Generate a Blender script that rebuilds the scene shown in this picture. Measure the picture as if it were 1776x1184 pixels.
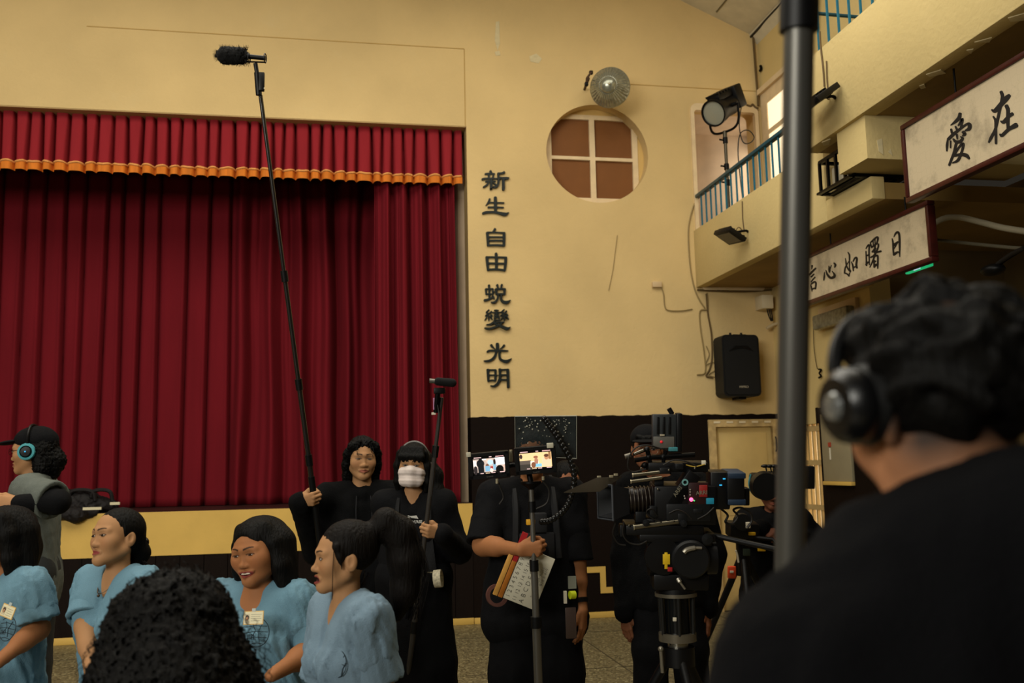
import bpy, bmesh, math, random
import numpy as np
from mathutils import Vector, Matrix

for o in list(bpy.data.objects):
    bpy.data.objects.remove(o, do_unlink=True)
SC = bpy.context.scene
COL = SC.collection
PI = math.pi

# ------------------------------------------------------------------ camera
FPX = 1640.0
CAM = np.array([0.0, 0.0, 1.5])
YAW, PIT, ROL = math.radians(10.53249), math.radians(7.50651), math.radians(-1.16755)

def cam_matrix():
    fwd = np.array([math.sin(YAW)*math.cos(PIT), math.cos(YAW)*math.cos(PIT), math.sin(PIT)])
    right = np.array([math.cos(YAW), -math.sin(YAW), 0.0])
    up = np.cross(right, fwd)
    c, s = math.cos(ROL), math.sin(ROL)
    return np.array([c*right+s*up, -(-s*right+c*up), fwd])
CM = cam_matrix()

cd = bpy.data.cameras.new('camera')
cd.sensor_fit = 'HORIZONTAL'
cd.sensor_width = 36.0
cd.lens = 36.0*FPX/1776.0
cd.clip_start = 0.05
cd.dof.use_dof = True
cd.dof.focus_distance = 4.9
cd.dof.aperture_fstop = cd.lens/10.5
cam = bpy.data.objects.new('camera', cd)
COL.objects.link(cam)
cam.matrix_world = Matrix((
    (CM[0][0], -CM[1][0], -CM[2][0], CAM[0]),
    (CM[0][1], -CM[1][1], -CM[2][1], CAM[1]),
    (CM[0][2], -CM[1][2], -CM[2][2], CAM[2]),
    (0, 0, 0, 1)))
SC.camera = cam

# ------------------------------------------------------------------ light
SC.view_settings.view_transform = 'Standard'
SC.view_settings.look = 'None'
SC.view_settings.gamma = 1.0
SC.view_settings.use_curve_mapping = False
SC.view_settings.exposure = 0.0

wd = bpy.data.worlds.new('hall_ambient')
SC.world = wd
wd.use_nodes = True
wd.node_tree.nodes['Background'].inputs[0].default_value = (1.0, 0.86, 0.66, 1)
wd.node_tree.nodes['Background'].inputs[1].default_value = 0.02

def area(name, loc, target, sx, sy, power, color):
    l = bpy.data.lights.new(name, 'AREA')
    l.shape = 'RECTANGLE'; l.size = sx; l.size_y = sy
    l.energy = power; l.color = color
    o = bpy.data.objects.new(name, l); COL.objects.link(o)
    o.location = loc
    o.rotation_euler = (Vector(target)-Vector(loc)).to_track_quat('-Z', 'Y').to_euler()
    return o
# daylight through the tall windows high on the left side of the hall, and the hall's ceiling lamps
area('window_daylight', (-5.6, -3.0, 4.2), (1.2, 9.0, 3.6), 5.0, 2.6, 600, (1.0, 0.965, 0.86))
area('ceiling_lamps', (-0.4, 4.7, 6.5), (-0.4, 4.8, 0), 8.0, 5.0, 440, (1.0, 0.95, 0.83))

# pixel of the 1776x1184 photograph -> point of the place on a plane at a known distance
def ray(x, y):
    return CM.T @ np.array([(x-888.0)/FPX, (y-592.0)/FPX, 1.0])
def WY(x, y, Y):
    d = ray(x, y); return CAM + d*(Y-CAM[1])/d[1]
def WX(x, y, X):
    d = ray(x, y); return CAM + d*(X-CAM[0])/d[0]
def WZ(x, y, Z):
    d = ray(x, y); return CAM + d*(Z-CAM[2])/d[2]

# ------------------------------------------------------------------ materials
def lin(c):
    return tuple(((v/12.92) if v <= 0.04045 else ((v+0.055)/1.055)**2.4) for v in c)
def hexc(h):
    return lin(tuple(int(h[i:i+2], 16)/255.0 for i in (0, 2, 4)))
MATS = {}
def mat(name, color, rough=0.6, metal=0.0, var=0.0, vscale=6.0, bump=0.0, bscale=40.0, emit=None, estr=1.0,
        trans=0.0, spec=0.3, alpha=1.0, sheen=0.0, vcol=False, stretch=None):
    if name in MATS: return MATS[name]
    m = bpy.data.materials.new(name); m.use_nodes = True
    nt = m.node_tree; b = nt.nodes['Principled BSDF']
    col = hexc(color) if isinstance(color, str) else color
    b.inputs['Base Color'].default_value = (*col, 1)
    b.inputs['Roughness'].default_value = rough
    b.inputs['Metallic'].default_value = metal
    b.inputs['Specular IOR Level'].default_value = spec
    if sheen: b.inputs['Sheen Weight'].default_value = sheen
    if trans: b.inputs['Transmission Weight'].default_value = trans
    if alpha < 1: b.inputs['Alpha'].default_value = alpha
    tc = None
    def coords():
        t = nt.nodes.new('ShaderNodeTexCoord')
        if stretch:
            mp = nt.nodes.new('ShaderNodeMapping'); mp.inputs['Scale'].default_value = stretch
            nt.links.new(t.outputs['Object'], mp.inputs[0]); return mp.outputs[0]
        return t.outputs['Object']
    src = None
    if vcol:
        a = nt.nodes.new('ShaderNodeVertexColor'); a.layer_name = 'tint'
        src = a.outputs[0]
        nt.links.new(src, b.inputs['Base Color'])
    if var:
        tc = coords()
        n = nt.nodes.new('ShaderNodeTexNoise'); n.inputs['Scale'].default_value = vscale; n.inputs['Detail'].default_value = 5
        nt.links.new(tc, n.inputs['Vector'])
        r = nt.nodes.new('ShaderNodeMapRange'); r.inputs[1].default_value = 0.3; r.inputs[2].default_value = 0.7
        r.inputs[3].default_value = 1-var; r.inputs[4].default_value = 1+var
        nt.links.new(n.outputs['Fac'], r.inputs[0])
        v = nt.nodes.new('ShaderNodeVectorMath'); v.operation = 'MULTIPLY'
        if src: nt.links.new(src, v.inputs[0])
        else: v.inputs[0].default_value = col
        nt.links.new(r.outputs[0], v.inputs[1])
        nt.links.new(v.outputs[0], b.inputs['Base Color'])
    if bump:
        tc = tc or coords()
        n2 = nt.nodes.new('ShaderNodeTexNoise'); n2.inputs['Scale'].default_value = bscale; n2.inputs['Detail'].default_value = 4
        nt.links.new(tc, n2.inputs['Vector'])
        bp = nt.nodes.new('ShaderNodeBump'); bp.inputs['Strength'].default_value = bump; bp.inputs['Distance'].default_value = 0.01
        nt.links.new(n2.outputs['Fac'], bp.inputs['Height'])
        nt.links.new(bp.outputs[0], b.inputs['Normal'])
    if emit is not None:
        e = hexc(emit) if isinstance(emit, str) else emit
        b.inputs['Emission Color'].default_value = (*e, 1)
        b.inputs['Emission Strength'].default_value = estr
    MATS[name] = m
    return m

def wall_paint(name, upper, lower, zline, xmin=-99.0):
    """painted plaster, dark dado below a line brushed at height zline"""
    m = bpy.data.materials.new(name); m.use_nodes = True
    nt = m.node_tree; b = nt.nodes['Principled BSDF']; N = nt.nodes.new; L = nt.links.new
    b.inputs['Roughness'].default_value = 0.75; b.inputs['Specular IOR Level'].default_value = 0.08
    g = N('ShaderNodeNewGeometry'); sp = N('ShaderNodeSeparateXYZ'); L(g.outputs['Position'], sp.inputs[0])
    nz = N('ShaderNodeTexNoise'); nz.inputs['Scale'].default_value = 0.9; nz.inputs['Detail'].default_value = 6; L(g.outputs['Position'], nz.inputs['Vector'])
    mr = N('ShaderNodeMapRange'); mr.inputs[1].default_value = .35; mr.inputs[2].default_value = .65; mr.inputs[3].default_value = .9; mr.inputs[4].default_value = 1.06
    L(nz.outputs['Fac'], mr.inputs[0])
    up = N('ShaderNodeVectorMath'); up.operation = 'MULTIPLY'; up.inputs[0].default_value = hexc(upper); L(mr.outputs[0], up.inputs[1])
    # worn, greyish blotches in the plaster
    n3 = N('ShaderNodeTexNoise'); n3.inputs['Scale'].default_value = 2.3; n3.inputs['Detail'].default_value = 9; n3.inputs['Roughness'].default_value = .7; L(g.outputs['Position'], n3.inputs['Vector'])
    m3 = N('ShaderNodeMapRange'); m3.inputs[1].default_value = .58; m3.inputs[2].default_value = .75; m3.inputs[4].default_value = .28; L(n3.outputs['Fac'], m3.inputs[0])
    mx0 = N('ShaderNodeMix'); mx0.data_type = 'RGBA'; L(m3.outputs[0], mx0.inputs[0]); L(up.outputs[0], mx0.inputs[6]); mx0.inputs[7].default_value = (*hexc('cdb88a'), 1)
    ne = N('ShaderNodeTexNoise'); ne.inputs['Scale'].default_value = 9; L(g.outputs['Position'], ne.inputs['Vector'])
    ma = N('ShaderNodeMath'); ma.operation = 'MULTIPLY_ADD'; ma.inputs[1].default_value = .03; L(ne.outputs['Fac'], ma.inputs[0]); L(sp.outputs[2], ma.inputs[2])
    lt = N('ShaderNodeMath'); lt.operation = 'LESS_THAN'; lt.inputs[1].default_value = zline+.015; L(ma.outputs[0], lt.inputs[0])
    gt = N('ShaderNodeMath'); gt.operation = 'GREATER_THAN'; gt.inputs[1].default_value = xmin; L(sp.outputs[0], gt.inputs[0])
    mu = N('ShaderNodeMath'); mu.operation = 'MULTIPLY'; L(lt.outputs[0], mu.inputs[0]); L(gt.outputs[0], mu.inputs[1])
    mx = N('ShaderNodeMix'); mx.data_type = 'RGBA'; L(mu.outputs[0], mx.inputs[0]); L(mx0.outputs[2], mx.inputs[6]); mx.inputs[7].default_value = (*hexc(lower), 1)
    L(mx.outputs[2], b.inputs['Base Color'])
    bp = N('ShaderNodeBump'); bp.inputs['Strength'].default_value = .35; bp.inputs['Distance'].default_value = .01
    nb = N('ShaderNodeTexNoise'); nb.inputs['Scale'].default_value = 28; nb.inputs['Detail'].default_value = 6; L(g.outputs['Position'], nb.inputs['Vector'])
    L(nb.outputs['Fac'], bp.inputs['Height']); L(bp.outputs[0], b.inputs['Normal'])
    return m

# ------------------------------------------------------------------ mesh helpers
def tag(o, label=None, cat=None, group=None, kind=None):
    if label: o['label'] = label
    if cat: o['category'] = cat
    if group: o['group'] = group
    if kind: o['kind'] = kind
    return o
def empty(name, loc=(0, 0, 0), rz=0.0):
    o = bpy.data.objects.new(name, None); COL.objects.link(o)
    o.location = Vector([float(v) for v in loc]); o.rotation_euler = (0, 0, rz); o.empty_display_size = 0.1
    return o
def link(name, me, m=None, parent=None, smooth=False):
    o = bpy.data.objects.new(name, me); COL.objects.link(o)
    if m is not None:
        me.materials.clear(); me.materials.append(m)
    if smooth:
        me.polygons.foreach_set('use_smooth', [True]*len(me.polygons))
    if parent is not None:
        o.parent = parent
        o.matrix_parent_inverse = world_of(parent).inverted()
    return o
def world_of(o):
    mw = Matrix.LocRotScale(o.location, o.rotation_euler, o.scale)
    if o.parent is not None:
        mw = world_of(o.parent) @ o.matrix_parent_inverse @ mw
    return mw
def thing(name, label, cat, loc=(0, 0, 0), group=None):
    return tag(empty(name, loc), label, cat, group)

class MB:
    """collects shapes given in world coordinates into one mesh"""
    def __init__(s): s.v = []; s.f = []; s.m = []; s.sm = []
    def add(s, v, f, mi=0, smooth=False):
        n = len(s.v); s.v += [tuple(float(c) for c in p) for p in v]
        s.f += [tuple(i+n for i in q) for q in f]; s.m += [mi]*len(f); s.sm += [smooth]*len(f)
        return s
    def box(s, lo, hi, R=None, c=None, mi=0, bev=0.0):
        lo = np.array(lo, float); hi = np.array(hi, float)
        if bev > 0:
            bm = bmesh.new(); bmesh.ops.create_cube(bm, size=1.0)
            for v in bm.verts: v.co = Vector([(lo[i]+hi[i])/2+v.co[i]*(hi[i]-lo[i]) for i in range(3)])
            bmesh.ops.bevel(bm, geom=bm.edges[:], offset=bev, segments=2, affect='EDGES', profile=.5)
            bm.verts.index_update()
            V = np.array([v.co[:] for v in bm.verts]); Fc = [[v.index for v in f.verts] for f in bm.faces]; bm.free()
        else:
            V = np.array([(x, y, z) for x in (lo[0], hi[0]) for y in (lo[1], hi[1]) for z in (lo[2], hi[2])])
            Fc = [(0, 1, 3, 2), (4, 6, 7, 5), (0, 4, 5, 1), (2, 3, 7, 6), (0, 2, 6, 4), (1, 5, 7, 3)]
        if R is not None: V = V @ np.array(R).T
        if c is not None: V = V+np.array(c)
        return s.add(V, Fc, mi)
    def tube(s, pts, r, n=10, mi=0, cap=True, smooth=True, closed=False):
        P = [np.array(p, float) for p in pts]; k = len(P)
        rr = r if hasattr(r, '__len__') else [r]*k
        V = []; Fc = []; prev = None
        for i in range(k):
            a = P[(i-1) % k] if (i > 0 or closed) else P[i]; b = P[(i+1) % k] if (i < k-1 or closed) else P[i]
            t = b-a; t = t/(np.linalg.norm(t)+1e-12)
            if prev is None:
                u = np.cross(t, [0, 0, 1.0])
                if np.linalg.norm(u) < .1: u = np.cross(t, [0, 1.0, 0])
            else:
                u = prev-t*np.dot(prev, t)
            u = u/(np.linalg.norm(u)+1e-12); prev = u; w = np.cross(t, u)
            for j in range(n):
                an = 2*PI*j/n; V.append(P[i]+rr[i]*(math.cos(an)*u+math.sin(an)*w))
        m = k if closed else k-1
        for i in range(m):
            for j in range(n):
                i2 = (i+1) % k
                Fc.append((i*n+j, i*n+(j+1) % n, i2*n+(j+1) % n, i2*n+j))
        s.add(V, Fc, mi, smooth)
        if cap and not closed:
            s.add(V[:n], [tuple(range(n))[::-1]], mi); s.add(V[-n:], [tuple(range(n))], mi)
        return s
    def lathe(s, prof, c, axis=(0, 0, 1), n=28, mi=0, smooth=True):
        """prof = [(r, h)...] turned about axis through c"""
        ax = np.array(axis, float); ax /= np.linalg.norm(ax)
        u = np.cross(ax, [0, 0, 1.0])
        if np.linalg.norm(u) < .1: u = np.cross(ax, [0, 1.0, 0])
        u /= np.linalg.norm(u); w = np.cross(ax, u); c = np.array(c, float)
        V = []; Fc = []
        for r, h in prof:
            for j in range(n):
                an = 2*PI*j/n; V.append(c+ax*h+r*(math.cos(an)*u+math.sin(an)*w))
        for i in range(len(prof)-1):
            for j in range(n):
                Fc.append((i*n+j, i*n+(j+1) % n, (i+1)*n+(j+1) % n, (i+1)*n+j))
        return s.add(V, Fc, mi, smooth)
    def cyl(s, a, b, r, n=16, mi=0, r2=None):
        return s.tube([a, b], [r, r if r2 is None else r2], n, mi)
    def ball(s, c, r, n=12, mi=0, R=None):
        r = np.array(r if hasattr(r, '__len__') else (r, r, r), float)
        V = []; Fc = []
        for i in range(n+1):
            th = PI*i/n
            for j in range(2*n):
                ph = PI*j/n
                V.append((math.sin(th)*math.cos(ph)*r[0], math.sin(th)*math.sin(ph)*r[1], math.cos(th)*r[2]))
        for i in range(n):
            for j in range(2*n):
                Fc.append((i*2*n+j, (i+1)*2*n+j, (i+1)*2*n+(j+1) % (2*n), i*2*n+(j+1) % (2*n)))
        V = np.array(V)
        if R is not None: V = V @ np.array(R).T
        return s.add(V+np.array(c, float), Fc, mi, True)
    def quad(s, a, b, c, d, mi=0): return s.add([a, b, c, d], [(0, 1, 2, 3)], mi)
    def prism(s, poly, vec, mi=0):
        """polygon (list of 3D points) pushed along vec"""
        n = len(poly); vec = np.array(vec, float)
        V = [np.array(p, float) for p in poly]+[np.array(p, float)+vec for p in poly]
        Fc = [tuple(range(n))[::-1], tuple(range(n, 2*n))]+[(i, (i+1) % n, (i+1) % n+n, i+n) for i in range(n)]
        return s.add(V, Fc, mi)
    def mesh(s, name):
        me = bpy.data.meshes.new(name); me.from_pydata(s.v, [], s.f)
        me.polygons.foreach_set('material_index', s.m); me.polygons.foreach_set('use_smooth', s.sm)
        me.update(); return me
    def build(s, name, m, parent=None, **kw):
        me = s.mesh(name)
        for x in (m if isinstance(m, (list, tuple)) else [m]): me.materials.append(x)
        bm = bmesh.new(); bm.from_mesh(me); bmesh.ops.recalc_face_normals(bm, faces=bm.faces); bm.to_mesh(me); bm.free()
        me.set_sharp_from_angle(angle=math.radians(38))
        o = bpy.data.objects.new(name, me); COL.objects.link(o)
        # put the origin at the middle of the shape's base
        V = np.array(s.v); c = Vector(((V[:, 0].min()+V[:, 0].max())/2, (V[:, 1].min()+V[:, 1].max())/2, V[:, 2].min()))
        me.transform(Matrix.Translation(-c)); o.location = c
        if parent is not None:
            o.parent = parent; o.matrix_parent_inverse = world_of(parent).inverted()
        return tag(o, **kw)

def polyfill(outer, holes, depth):
    """flat outline with holes and thickness (2D curve fill); returns mesh in XY with z 0..depth"""
    cu = bpy.data.curves.new('outline', 'CURVE'); cu.dimensions = '2D'; cu.fill_mode = 'BOTH'; cu.extrude = depth/2
    for pts in [outer]+holes:
        sp = cu.splines.new('POLY'); sp.points.add(len(pts)-1); sp.use_cyclic_u = True
        for i, p in enumerate(pts): sp.points[i].co = (p[0], p[1], 0, 1)
    o = bpy.data.objects.new('outline', cu); COL.objects.link(o)
    dg = bpy.context.evaluated_depsgraph_get(); me = bpy.data.meshes.new_from_object(o.evaluated_get(dg))
    bpy.data.objects.remove(o); bpy.data.curves.remove(cu)
    return me
def textmesh(body, size=1.0, depth=0.0, align='LEFT', offset=0.0, space=1.0):
    cu = bpy.data.curves.new('text', 'FONT'); cu.body = body; cu.size = size; cu.extrude = depth; cu.align_x = align; cu.offset = offset; cu.space_character = space
    cu.resolution_u = 3
    o = bpy.data.objects.new('text', cu); COL.objects.link(o)
    dg = bpy.context.evaluated_depsgraph_get(); me = bpy.data.meshes.new_from_object(o.evaluated_get(dg))
    bpy.data.objects.remove(o); bpy.data.curves.remove(cu)
    return me
def place(me, origin, ux, uy, un):
    """mesh in XY -> plane with unit axes ux, uy, un at origin"""
    M = Matrix(((ux[0], uy[0], un[0], origin[0]), (ux[1], uy[1], un[1], origin[1]), (ux[2], uy[2], un[2], origin[2]), (0, 0, 0, 1)))
    me.transform(M); return me
def circle(cx, cy, r, n=48, r2=None):
    return [(cx+r*math.cos(2*PI*i/n), cy+(r2 or r)*math.sin(2*PI*i/n)) for i in range(n)]
def rrect(x0, y0, x1, y1, r, n=5):
    pts = []
    for cx, cy, a in ((x1-r, y1-r, 0), (x0+r, y1-r, 90), (x0+r, y0+r, 180), (x1-r, y0+r, 270)):
        for i in range(n+1):
            t = math.radians(a+90*i/n); pts.append((cx+r*math.cos(t), cy+r*math.sin(t)))
    return pts
def unit(v):
    v = np.array(v, float); return v/np.linalg.norm(v)
def catmull(P, n=8):
    P = [np.array(p, float) for p in P]
    if len(P) < 3: return P
    Q = [2*P[0]-P[1]]+P+[2*P[-1]-P[-2]]; out = []
    for i in range(1, len(Q)-2):
        for k in range(n):
            t = k/n; a, b, c, d = Q[i-1], Q[i], Q[i+1], Q[i+2]
            out.append(.5*((2*b)+(c-a)*t+(2*a-5*b+4*c-d)*t*t+(3*b-a-3*c+d)*t**3))
    out.append(P[-1]); return out
def recenter(o):
    me = o.data; n = len(me.vertices); co = np.empty(n*3); me.vertices.foreach_get('co', co); co = co.reshape(-1, 3)
    c = Vector(((co[:, 0].min()+co[:, 0].max())/2, (co[:, 1].min()+co[:, 1].max())/2, co[:, 2].min()))
    me.transform(Matrix.Translation(-c)); o.matrix_basis = o.matrix_basis @ Matrix.Translation(c)
    return o
random.seed(7)
RNG = np.random.default_rng(5)
# ================================================================== the setting
D = 9.3      # distance of the stage wall
XR = 4.56    # right-hand wall
XL = 3.72    # parapet face of the lower balcony
XU = 3.50    # parapet face of the upper balcony
Y3 = np.array([0, 1.0, 0])
M_wall = wall_paint('yellow_wall_paint', 'd2b680', '150d09', 1.99, 1.28)
M_wallr = wall_paint('yellow_side_wall_paint', 'cdb57c', '150d09', 2.0, -99)
# on the side wall the dado starts only past the gate
for n in M_wallr.node_tree.nodes:
    if n.bl_idname == 'ShaderNodeMath' and n.operation == 'GREATER_THAN':
        n.operation = 'LESS_THAN'; n.inputs[1].default_value = 8.5
        sp = [k for k in M_wallr.node_tree.nodes if k.bl_idname == 'ShaderNodeSeparateXYZ'][0]
        M_wallr.node_tree.links.new(sp.outputs[1], n.inputs[0])
M_plain = wall_paint('cream_parapet_paint', 'c6b17c', '2a1c15', -9, 99)
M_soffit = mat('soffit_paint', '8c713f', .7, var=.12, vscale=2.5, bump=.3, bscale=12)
M_cream = mat('cream_trim_paint', 'c9ae86', .5, var=.06, vscale=5)
M_white = mat('offwhite_frame_paint', 'd8c098', .5, var=.08, vscale=9)
M_ceil = mat('pale_ceiling_board', 'cdc4aa', .8, var=.08, vscale=7, bump=.2, bscale=18)
M_brown = mat('dark_brown_panel', '150d09', .75, spec=.1, var=.18, vscale=8, stretch=(6, 6, .6))
M_yel = mat('ochre_band_paint', 'd0aa56', .6, var=.06, vscale=4, bump=.15, bscale=20)
M_black = mat('black_plastic', '070708', .45, spec=.22)
M_blackm = mat('black_metal', '0a0a0b', .4, .5, spec=.2)
M_teal = mat('teal_railing_paint', '17627a', .4, var=.1, vscale=20)

def struct(o): o['kind'] = 'structure'; return o

# floor: terrazzo
mt = bpy.data.materials.new('terrazzo'); mt.use_nodes = True
nt = mt.node_tree; bs = nt.nodes['Principled BSDF']; bs.inputs['Roughness'].default_value = .38
tcn = nt.nodes.new('ShaderNodeTexCoord'); vo = nt.nodes.new('ShaderNodeTexVoronoi'); vo.inputs['Scale'].default_value = 70
nt.links.new(tcn.outputs['Object'], vo.inputs['Vector'])
cr = nt.nodes.new('ShaderNodeValToRGB'); cr.color_ramp.interpolation = 'CONSTANT'
cr.color_ramp.elements[0].color = (*hexc('665c42'), 1); cr.color_ramp.elements[1].position = .55; cr.color_ramp.elements[1].color = (*hexc('7f7455'), 1)
e = cr.color_ramp.elements.new(.8); e.color = (*hexc('4a432f'), 1)
e = cr.color_ramp.elements.new(.93); e.color = (*hexc('a0956f'), 1)
sx = nt.nodes.new('ShaderNodeSeparateColor'); nt.links.new(vo.outputs['Color'], sx.inputs[0]); nt.links.new(sx.outputs[0], cr.inputs[0]); nt.links.new(cr.outputs[0], bs.inputs['Base Color'])
fl = struct(MB().box((-7.2, -1.5, -.12), (4.7, 9.55, 0)).build('floor', mt))
fl['label'] = 'grey green terrazzo floor of the hall'
M_joint = mat('brass_floor_joint', '4a4230', .5)
for i in range(5):   # dividing strips let into the terrazzo
    y = 8.55-i*1.5
    MB().box((-7, y, 0), (4.5, y+.012, .0015)).build('floor_joint', M_joint, fl)
for i in range(6):
    x = -4.3+i*1.6
    MB().box((x, .5, 0), (x+.012, 9.25, .0015)).build('floor_joint', M_joint, fl)

# front wall with proscenium notch, round window, balcony door, ground-floor door
def eave(x): return 6.16+(4.56-x)*.43 if x > -.5 else 6.16+5.06*.43+(x+.5)*.43
wc = WY(1036.5, 266, D)
holes = [circle(wc[0], wc[2], .555, 64, .535),
         rrect(3.752, 3.45, 4.50, 5.335, .07), [(3.80, .001), (4.525, .001), (4.525, 1.905), (3.80, 1.905)]]
outer = [(-7.2, 0), (-4.6, 0), (-4.6, 4.985), (1.295, 4.985), (1.30, 0), (4.58, 0), (4.58, eave(4.58)), (-.5, eave(-.5)), (-7.2, eave(-7.2))]
me = polyfill(outer, holes, .25)
place(me, (0, D+.125, 0), (1, 0, 0), (0, 0, 1), (0, -1, 0))
wf = link('wall_front', me, M_wall); struct(wf); wf['label'] = 'ochre yellow stage wall with dark brown dado'
# a plaster seam line across the upper wall, and flaked patches
M_flake = mat('bare_plaster', 'cfbf95', .8, var=.1, vscale=20)
def flake(pts, parent, f=WY, pl=D, off=(0, -.004, 0)):
    P = [f(x, y, pl)+np.array(off) for x, y in pts]
    MB().prism(P, np.array(off)*-.8).build('flaked_patch', M_flake, parent)
flake([(860, 38), (866, 37), (867, 75), (863, 88), (858, 70)], wf)
flake([(858, 90), (866, 88), (868, 96), (860, 97)], wf)
flake([(918, 98), (930, 93), (940, 102), (934, 110), (920, 107)], wf)
mb = MB()
a, b, c_, d_ = WY(150, 58, D), WY(805, 85, D), WY(1160, 150, D), WY(1308, 158, D)
mb.box((a[0], D-.004, b[2]-.004), (b[0], D+.01, b[2]+.004)).box((b[0]-.004, D-.004, 4.99), (b[0]+.004, D+.01, b[2]))
mb.box((c_[0]-.55, D-.004, c_[2]-.004), (4.52, D+.01, c_[2]+.004))
mb.build('plaster_seam', mat('seam_shade', 'b08f4f', .7), wf)

# reveal (jamb) of the proscenium: cream plaster with a rounded edge and a hollow
prof = []
pr = [(0, .002), (.0, .06), (.012, .085), (.05, .10), (.05, .34), (-.055, .37), (-.085, .42), (-.09, .62), (.16, .62), (.16, .1), (.02, .05), (.02, .002)]
V = []
for z in (1.15, 4.985):
    V += [(1.30+px, D+py, z) for px, py in pr]
n_ = len(pr); mb = MB(); mb.add(V, [(i, (i+1) % n_, n_+(i+1) % n_, n_+i) for i in range(n_)])
struct(mb.build('trim_1', mat('jamb_plaster', 'c3aa8c', .6, var=.1, vscale=4)))['label'] = 'cream rounded plaster reveal at the edge of the stage opening'
o = struct(MB().box((-4.6, D+.004, 4.974), (1.29, D+.25, 4.985)).build('trim_2', mat('soffit_edge_paint', 'a98c5c', .7))); o['label'] = 'narrow cream soffit edge above the red valance'

# stage
ap = empty('stage', (-1.6, D, 0)); struct(ap); ap['label'] = 'raised stage with ochre lip and dark plank apron'
MB().box((-4.6, D+.0, 1.10), (1.30, D+2.4, 1.15)).build('stage_floor', mat('stage_boards', '2b1713', .5, var=.2, vscale=5), ap)
MB().box((-4.6, D-.012, .752), (1.30, D+.05, 1.148)).build('lip_band', M_yel, ap)
x = -4.6; i = 0
while x < 1.295:
    w = min(.212, 1.30-x)
    MB().box((x+.003, D-.006-.004*(i % 2), .062), (x+w-.003, D+.05, .752)).build('plank', M_brown, ap); x += w; i += 1
MB().box((-4.6, D+.05, .0), (1.30, D+.08, 1.1)).build('backing', mat('apron_backing', '0d0907', .8), ap)
o = struct(MB().box((-4.6, D-.02, 0), (1.30, D+.05, .062), bev=.004).build('baseboard_front', M_yel)); o['label'] = 'ochre baseboard at the foot of the stage apron'
o = struct(MB().box((1.305, D-.016, 0), (3.78, D+.01, .058), bev=.004).build('baseboard_right', M_yel)); o['label'] = 'ochre baseboard along the brown dado right of the stage'
o = struct(MB().box((-5.2, D+2.35, 1.1), (1.9, D+2.45, 5.4)).build('wall_back', mat('stage_back', '1b1010', .8)))
o['label'] = 'dark wall behind the stage curtains'
for x0, x1 in ((-5.0, -4.75), (1.62, 1.72)):
    struct(MB().box((x0, D+.25, 1.1), (x1, D+2.4, 5.4)).build('wall_wing', mat('stage_back', '1b1010', .8)))
struct(MB().box((-5.2, D+.25, 5.3), (1.9, D+2.4, 5.4)).build('ceiling_stage', mat('stage_back', '1b1010', .8)))

# ochre fret strip on the dado
def P2(px, py): q = WY(px, py, D); return q[0], q[2]
w_ = .058
x0, z0 = P2(1008, 984); x1, z1 = P2(1040, 984); x2, z2 = P2(1043, 1020)
z0 = .495
pts = [(x0-.55, z0+.29-w_), (x0-.2, z0+.29-w_), (x0-.2, z0-w_), (x1-.0, z0-w_), (x1, .235), (x1+.42, .235), (x1+.42, .235+w_), (x1+w_, .235+w_), (x1+w_, z0), (x0-.2+w_, z0), (x0-.2+w_, z0+.29), (x0-.55, z0+.29)]
me = polyfill(pts, [], .012); place(me, (0, D-.004, 0), (1, 0, 0), (0, 0, 1), (0, -1, 0))
o = recenter(link('trim_3', me, M_yel)); struct(o); o['label'] = 'ochre stepped fret strip on the brown dado'

# round window
w1 = empty('window_1', (wc[0], D+.14, wc[2]-.5)); struct(w1); w1['label'] = 'round wall opening with four brown boarded window panes'
yp = D+.135
rect = [((955, 204), (1023, 272)), ((1030, 208), (1097, 275)), ((957, 275), (1026, 343)), ((1033, 278), (1100, 346))]
R2 = []
for (xa, ya), (xb, yb) in rect:
    p, q = WY(xa, ya, yp), WY(xb, yb, yp); R2.append((p[0], q[2], q[0], p[2]))
xs0 = (R2[0][0]+R2[2][0])/2; xs1 = (R2[0][2]+R2[2][2])/2; xs2 = (R2[1][0]+R2[3][0])/2; xs3 = (R2[1][2]+R2[3][2])/2
zs3 = (R2[0][3]+R2[1][3])/2; zs2 = (R2[0][1]+R2[1][1])/2; zs1 = (R2[2][3]+R2[3][3])/2; zs0 = (R2[2][1]+R2[3][1])/2
cells = [(xs0, zs2, xs1, zs3), (xs2, zs2, xs3, zs3), (xs0, zs0, xs1, zs1), (xs2, zs0, xs3, zs1)]
me = polyfill([(xs0-.055, zs0-.055), (xs3+.06, zs0-.055), (xs3+.06, zs3+.05), (xs0-.055, zs3+.05)],
              [[(a, b), (c, b), (c, d), (a, d)] for a, b, c, d in cells], .05)
place(me, (0, yp+.025, 0), (1, 0, 0), (0, 0, 1), (0, -1, 0)); link('window_frame', me, M_white, w1)
M_board = mat('brown_boarding', '774a22', .7, var=.12, vscale=3)
for a, b, c, d in cells:
    MB().box((a-.01, yp+.03, b-.01), (c+.01, yp+.04, d+.01)).build('pane', M_board, w1)
me = polyfill([(wc[0]-.7, wc[2]-.7), (wc[0]+.7, wc[2]-.7), (wc[0]+.7, wc[2]+.7), (wc[0]-.7, wc[2]+.7)], [[(xs0-.054, zs0-.054), (xs3+.059, zs0-.054), (xs3+.059, zs3+.049), (xs0-.054, zs3+.049)]], .05)
place(me, (0, yp+.035, 0), (1, 0, 0), (0, 0, 1), (0, -1, 0)); link('surround', me, mat('window_surround', 'cdaa66', .6, var=.05), w1)

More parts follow.
